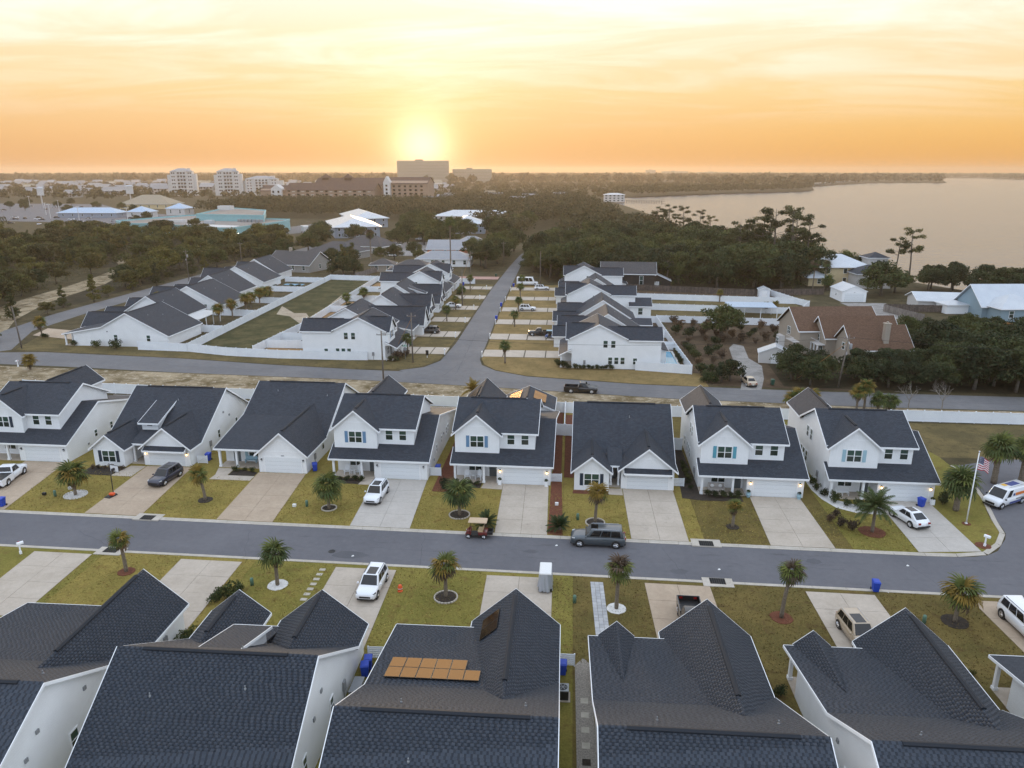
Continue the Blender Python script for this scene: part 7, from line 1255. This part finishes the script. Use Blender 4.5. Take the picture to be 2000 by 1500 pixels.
hipbuild('house','house with a salmon tiled roof among the trees by the bay',62,366,.05,17,16,5.5,5,'siding_stucco','roof_pink',.5,2,1,'house',gable=True); hipbuild('house','white waterfront house with balconies where the pier begins',40,985,.0,26,16,9,2,'condo_white','metal_roof',1,5,3,'house',winw=2.5); hipbuild('house','small pale roofed cabin in the middle of the woods',-3,468,0,12,7,3,1.6,'condo_white','metal_roof',.5,1,1,'house')
# teal commercial building
t=thing('commercial_building','large flat roofed teal commercial building','building',(0,0,0))
for nm,poly,z0,z1,m in [('wall',[(-292,461),(-270.5,436),(-252,438),(-222,418),(-190,402),(-183,465),(-187,486),(-205,492),(-270,530),(-278,528)],0,6.4,'teal_paint'),('upper_wall',[(-246,476),(-196,466),(-222,532),(-268,570)],6.4,10,'teal_paint')]: MB().prz(poly,z0,z1).obj(nm,m,t)
for nm,poly,z in [('roof_deck',[(-291,461),(-270.3,437),(-252,439),(-222,419),(-190.8,403.2),(-183.8,465),(-187.8,485),(-205,491),(-270,529),(-277,527)],6.42),('roof_deck',[(-245,476.5),(-197,466.8),(-222.5,531),(-267.5,569)],10.02)]: MB().add([(x,y,z) for x,y in poly],[tuple(range(len(poly)))]).obj(nm,'flat_roof',t)
def parapet(poly,z,h,m,w=.5):
    b=MB(); n=len(poly)
    for i in range(n):
        p=Vector((*poly[i],0)); q=Vector((*poly[(i+1)%n],0)); d=(q-p).normalized(); nn=Vector((d.y,-d.x,0))*w/2; b.loft([p-nn+Vector((0,0,z)),p+nn+Vector((0,0,z)),p+nn+Vector((0,0,z+h)),p-nn+Vector((0,0,z+h))],[q-nn+Vector((0,0,z)),q+nn+Vector((0,0,z)),q+nn+Vector((0,0,z+h)),q-nn+Vector((0,0,z+h))])
    b.obj('parapet',m,t)
parapet([(-292,461),(-270.5,436),(-252,438),(-222,418),(-190,402),(-183,465),(-187,486),(-205,492),(-270,530),(-278,528)],6.3,.9,'teal_paint'); parapet([(-246,476),(-196,466),(-222,532),(-268,570)],9.9,.8,'teal_paint')
for k in range(7): MB().box(-212+k*2.6,-210.4+k*2.6,462-k*.4,464-k*.4,6.45,8.2).obj('roof_unit','metal_grey',t)
MB().box(-226,-221,446,450,6.45,8.5).obj('roof_unit','metal_roof',t); MB().box(-254,-243,455,458,6.45,8.2).obj('roof_unit','condo_white',t); MB().add([(-240,443,6.5),(-205,416,6.5),(-194,418,6.5),(-196,430,6.5),(-222,440,6.5)],[(0,1,2,3,4)]).obj('roof_patch','condo_white',t); MB().box(-262,-252,540,546,10,13).obj('roof_unit','condo_white',t)
for x,y in [(-189,410),(-188.2,418),(-187,428),(-186.5,437),(-185,450)]:
    l=MB().box(x-.1,x+.5,y-.4,y+.4,3.4,3.9).obj('wall_lamp','black',t); MB().box(x+.5,x+.75,y-.4,y+.4,3.45,3.8).obj('bulb','white_glow',l)
for k in range(4): MB().box(-188.8+k*1.3,-188.3+k*1.3,418+k*11,421+k*11,0,3.2).obj('dock_door','condo_white',t)
hipbuild('shop','pale shop pavilion with a blue pyramid roof at the car park',-372,604,0,17,17,5,4.4,'condo_white','metal_roof_blue',.8,2,1,'shop'); hipbuild('shop','second shop pavilion with a blue pyramid roof',-360,644,0,17,17,6,4.4,'condo_white','metal_roof_blue',.8,2,1,'shop'); hipbuild('shop','low shop with a long pale blue metal roof in the car park',-433,604,.05,50,18,4,4,'siding_bluegrey','metal_roof_blue',1,6,1,'shop'); hipbuild('shop','wide tan roofed restaurant beyond the car park',-470,752,.1,52,34,5,9,'siding_cream','roof_tan',1,6,1,'shop')
hipbuild('container','white box trailer in the yard beside the teal building',-172,470,.5,4,12,3.4,.3,'condo_white','metal_roof',.1,0,1,'trailer'); hipbuild('container','second pale trailer behind the first in the teal building yard',-166,492,.5,4,12,3.4,.3,'condo_white','metal_roof',.1,0,1,'trailer')
# condominium towers
def tower(label,x,y,rz,w,l,h,floors,cols,wm='condo_white'):
    H=House('condominium_tower',label,(x,y),rz,1,'condominium towers',wm,wm,'metal_roof_grey',cat='tower'); H.w.box(0,w,0,l,0,h); H.w.box(-w*.16,w*.0-.02,l*.15,l*.85,0,h*.86); H.w.box(w+.02,w*1.16,l*.1,l*.9,0,h*.9); H.w.box(w*.28,w*.72,-2,-.02,0,h+1.5); H.w.box(w*.75,w*.9,l*.3,l*.6,h,h+5)
    z=h; [H.roof(q) for q in ([(-1,-1,z),(w+1,-1,z),(w*.65,l/2,z+5),(w*.35,l/2,z+5)],[(w+1,l+1,z),(-1,l+1,z),(w*.35,l/2,z+5),(w*.65,l/2,z+5)],[(w+1,-1,z),(w+1,l+1,z),(w*.65,l/2,z+5)],[(-1,l+1,z),(-1,-1,z),(w*.35,l/2,z+5)])]
    fh=h/floors
    for f in range(floors):
        for c in range(cols):
            xx=w*(.30+.40*(c+.5)/cols); H.part('window',MB().box(xx-1.6,xx+1.6,-2.12,-2.01,f*fh+fh*.25,f*fh+fh*.78),'glass_dark')
        H.part('balcony',MB().box(w*.29,w*.71,-3.0,-2.02,f*fh+.1,f*fh+.5),'condo_white')
        for c in (.08,.17,.83,.92): H.part('window',MB().box(w*c-1,w*c+1,-.12,-.01,f*fh+fh*.3,f*fh+fh*.7),'glass_dark')
    H.done()
tower('left of the two pale condominium towers on the skyline',-648,1185,.35,33,24,38,7,3); tower('right of the two pale condominium towers on the skyline',-575,1195,.35,33,24,38,7,3)
tower('lower pale condominium block right of the two towers',-538,1215,.3,52,26,26,6,4)
# big brown hotel with many gables
H=House('hotel','long brown tiled hotel with many balconies and turrets',(-392,928),R(-4),1,None,'hotel_wall','hotel_wall','roof_dark_tile',cat='hotel')
for (x0,x1,y0,y1,h,rh) in [(0,34,0,26,15,6),(36,150,-4,24,16,8),(60,150,30,60,22,8),(158,214,8,40,24,7)]:
    H.w.prx([(y0,0),(y1,0),(y1,h),((y0+y1)/2,h+rh-.1),(y0,h)],x0,x1); m_=(y0+y1)/2; H.roof([(x0-1,y0-1.2,h-.6),(x1+1,y0-1.2,h-.6),(x1+1,m_,h+rh),(x0-1,m_,h+rh)]); H.roof([(x0-1,m_,h+rh),(x1+1,m_,h+rh),(x1+1,y1+1.2,h-.6),(x0-1,y1+1.2,h-.6)])
H.wf.pry([(16,0),(30,0),(30,17),(23,22),(16,17)],-4,8); H.wf=H.wf; 
H.wf2=MB().pry([(160,0),(168,0),(168,25),(164,32),(160,25)],2,12); H.part('turret',H.wf2,'condo_white')
for f in range(4):
    for k in range(18): H.part('balcony' if k%2 else 'window',MB().box(38+k*6.1,41.6+k*6.1,-4.35 if k%2 else -4.15,-4.02,f*4+1.2,f*4+(2.4 if k%2 else 3.3)),'condo' if k%2 else 'glass_dark')
for f in range(3):
    for xx in (19,26): H.part('window',MB().box(xx-1.2,xx+1.2,-4.2,-4.02,f*5+2,f*5+4.6),'glass_dark')
for f in range(5):
    for k in range(6): H.part('window',MB().box(170+k*7,173+k*7,7.8,7.98,f*4.4+1.4,f*4.4+3.6),'glass_dark')
    H.part('turret_window',MB().box(162.8,165.2,1.8,1.98,f*4.6+1.5,f*4.6+3.8),'glass_dark')
for cx in (70,100): H.part('cupola',MB().box(cx-4,cx+4,40,48,26,30).loft([(cx-5.5,38.5,30),(cx+5.5,38.5,30),(cx+5.5,49.5,30),(cx-5.5,49.5,30)],[(cx-.2,43.8,35),(cx+.2,43.8,35),(cx+.2,44.2,35),(cx-.2,44.2,35)]),'roof_dark_tile')
H.fr='condo_white'; H.done()
# slab hotel against the sun, farther blocks
def slabtower(label,x,y,rz,w,l,h,nf,nc,name='hotel_tower'):
    t=thing(name,label,'tower',(x,y,0),rz); MB().box(0,w,0,l,0,h).box(w*.35,w*.5,l*.2,l*.8,h,h+4).obj('wall','hotel_far',t)
    for f in range(nf): MB().box(2,w-2,-1.2,-.02,h*(f+.12)/nf,h*(f+.40)/nf).obj('balcony','condo',t)
slabtower('broad slab hotel silhouetted against the setting sun',-548,2350,.09,160,24,71,16,10); slabtower('lower long hotel right of the slab hotel',-385,2420,.09,125,24,46,10,8)
slabtower('faint apartment block far down the right shore',520,5600,0,70,24,52,12,5); slabtower('wide faint block next along the far shore',640,5650,0,190,24,42,10,5); slabtower('third faint block along the far shore',900,5700,0,240,24,36,8,5)
# far low houses as individuals
FARM=[]
for v,(w,l,h,rh,wm,rm_) in enumerate([(15,11,7,4,'condo','far_roof'),(18,12,8,4,'far_wall','metal_roof_grey'),(14,12,9,4,'condo','roof_tan'),(22,12,6,4,'far_wall','far_roof')]):
    wl=MB().prx([(0,0),(l,0),(l,h),(l/2,h+rh-.1),(0,h)],0,w).mesh('wall',wm); rf=MB().slab([(-1,-1,h-.7),(w+1,-1,h-.7),(w+1,l/2,h+rh),(-1,l/2,h+rh)],.3).slab([(-1,l/2,h+rh),(w+1,l/2,h+rh),(w+1,l+1,h-.7),(-1,l+1,h-.7)],.3).mesh('roof',rm_); wd=[]
    for k in range(4):
        for f in range(2): wd.append(MB().box(w*(k+.3)/4,w*(k+.7)/4,-.1,-.02,f*h/2+1,f*h/2+h/2-.6).mesh('window','glass_dark'))
    FARM.append((wl,rf,wd))
rr=random.Random(77); fp=[]
for p in scatter([(-1900,1500),(-1150,1050),(-1000,1020),(-760,1040),(-640,1330),(-300,1300),(-250,1500),(-350,2100),(-1300,2300),(-2300,2000)],62,bl,20,210): fp.append(p)
for p in scatter([(-180,830),(-60,800),(0,980),(-160,1060)],48,[],22,9): fp.append(p)
for i,(x,y) in enumerate(fp):
    wl,rf,wd=FARM[rr.randrange(4)]; near=y<1080 and x>-300
    t=thing('house','small pale house among the woods left of the pier' if near else 'pale distant house in the low built up band below the skyline towers','house',(x,y,0),rr.uniform(-.5,.5),'pale houses left of the pier' if near else 'distant houses below the skyline'); s_=1.0 if near else rr.uniform(1.0,1.5); t.scale=(s_,s_,s_); ob('wall',wl,t); ob('roof',rf,t); [ob('window',m_,t) for m_ in wd]
# car park lamps, signs, cars
rr=random.Random(5)
for i,(x,y) in enumerate([(-470,640),(-430,590),(-500,700),(-395,575),(-560,760),(-520,610),(-345,560),(-620,820),(-575,650),(-650,740)]):
    t=thing('lamp_post','tall white lamp post in the far car park','lamp post',(x,y,0),rr.uniform(0,3),'car park lamp posts'); MB().tube([(0,0,0),(0,0,10.5)],[.28,.2],6).obj('shaft','condo_white',t); MB().box(-1.8,1.8,-.2,.2,10.3,10.6).obj('arm','condo_white',t); MB().box(-1.9,-1.1,-.3,.3,10.1,10.35).obj('lamp_head','metal_grey',t); MB().box(1.1,1.9,-.3,.3,10.1,10.35).obj('lamp_head','metal_grey',t)
for l,x,y,w,h in [('tall white roadside sign tower left of the condominiums',-548,902,9,20),('roadside sign on a single mast at the far left',-640,868,8,18)]:
    t=thing('roadside_sign',l,'sign',(x,y,0)); MB().box(-.6,.6,-.4,.4,0,h*.6).obj('mast','condo',t); MB().box(-w/2,w/2,-.6,.6,h*.55,h).obj('panel','condo_white',t); MB().loft([(-w/2-1,-1.5,h),(w/2+1,-1.5,h),(w/2+1,1.5,h),(-w/2-1,1.5,h)],[(-w/3,-.3,h+1.5),(w/3,-.3,h+1.5),(w/3,.3,h+1.5),(-w/3,.3,h+1.5)]).obj('cap','metal_roof',t)
fc=MB().loft([(-2.3,-.9,.3),(2.3,-.9,.3),(2.3,.9,.3),(-2.3,.9,.3)],[(-2.2,-.88,.95),(2.2,-.85,.9),(2.2,.85,.9),(-2.2,.88,.95)]); fcb={p:fc.mesh('body',p,bevel=.1) for p in ('paint_white','paint_black','paint_silver','paint_navy')}; fcc=MB().loft([(-1.7,-.8,.95),(1.0,-.8,.95),(1.0,.8,.95),(-1.7,.8,.95)],[(-1.3,-.66,1.5),(.3,-.66,1.5),(.3,.66,1.5),(-1.3,.66,1.5)]).mesh('cabin','glass_dark'); fcw=MB().tube([(1.4,-.92,.33),(1.4,.92,.33)],.33,10).tube([(-1.4,-.92,.33),(-1.4,.92,.33)],.33,10).mesh('wheels','tyre')
for i in range(40):
    x,y=rr.uniform(-470,-330),rr.uniform(520,600)
    if i>24: x,y=rr.uniform(-760,-520),rr.uniform(640,860)
    p_=rr.choice(list(fcb)); t=thing('parked_car','%s car among those in the far car park'%p_[6:],'car',(x,y,.03),rr.choice([.3,3.4,1.9]),'cars in the far car park'); ob('body',fcb[p_],t); ob('cabin',fcc,t); ob('wheels',fcw,t)
car('pickup','white pickup in the yard beside the metal roofed block',-103,400,D(10),'paint_white',cat='pickup'); car('suv','white car by the grey roofed homes',-82,334,D(-10),'paint_white'); car('suv','second white car in the yard by the metal roofed block',-86,417,D(200),'paint_white'); car('suv','silver car beside the coral walled house',-70,360,D(170),'paint_silver')
# pier and causeway
t=thing('pier','long wooden pier running into the bay','pier',(66,990,0),-.25); MB().box(0,52,-1,1,1.2,1.5).obj('deck','wood_pole',t); [MB().box(k*3.2,k*3.2+.5,s_*.9-.2,s_*.9+.2,-1,2.4).obj('pile','wood_pole',t) for k in range(16) for s_ in (-1,1)]; MB().box(48,53,-2.6,2.6,1.2,1.6).box(48.3,52.7,-2.3,2.3,3.9,4.2).obj('pier_head','wood_pole',t)
t=thing('bridge','long low causeway bridge across the head of the bay','bridge',(640,2150,0),math.atan2(1150,560)); MB().box(0,1280,-5,5,5,6.4).obj('deck','condo',t); [MB().box(k*32,k*32+2,-4,4,-1,5).obj('pier_leg','condo',t) for k in range(40)]
for i in range(9): setp(MB().box(-.3,.3,-.05,.05,-.9,.3).obj('channel_post','wood_pole',loc=(90+i*4,960,0)),'thin mooring post standing in the bay near the pier','post','mooring posts') if i<4 else None
# ------------------------------------------------------------------ haze
hz=MB().box(-9400,9400,-450,9400,-2.5,82).obj('haze','black'); hz.data.materials.clear(); m=bpy.data.materials.new('haze'); m.use_nodes=True; nt=m.node_tree; nt.nodes.clear(); o_=nt.nodes.new('ShaderNodeOutputMaterial'); v_=nt.nodes.new('ShaderNodeVolumePrincipled'); v_.inputs['Color'].default_value=(.95,.75,.55,1); v_.inputs['Density'].default_value=.00013; v_.inputs['Anisotropy'].default_value=.55; nt.links.new(v_.outputs[0],o_.inputs['Volume']); hz.data.materials.append(m); setp(hz,'thin warm evening haze over the whole place',None,None,'stuff')
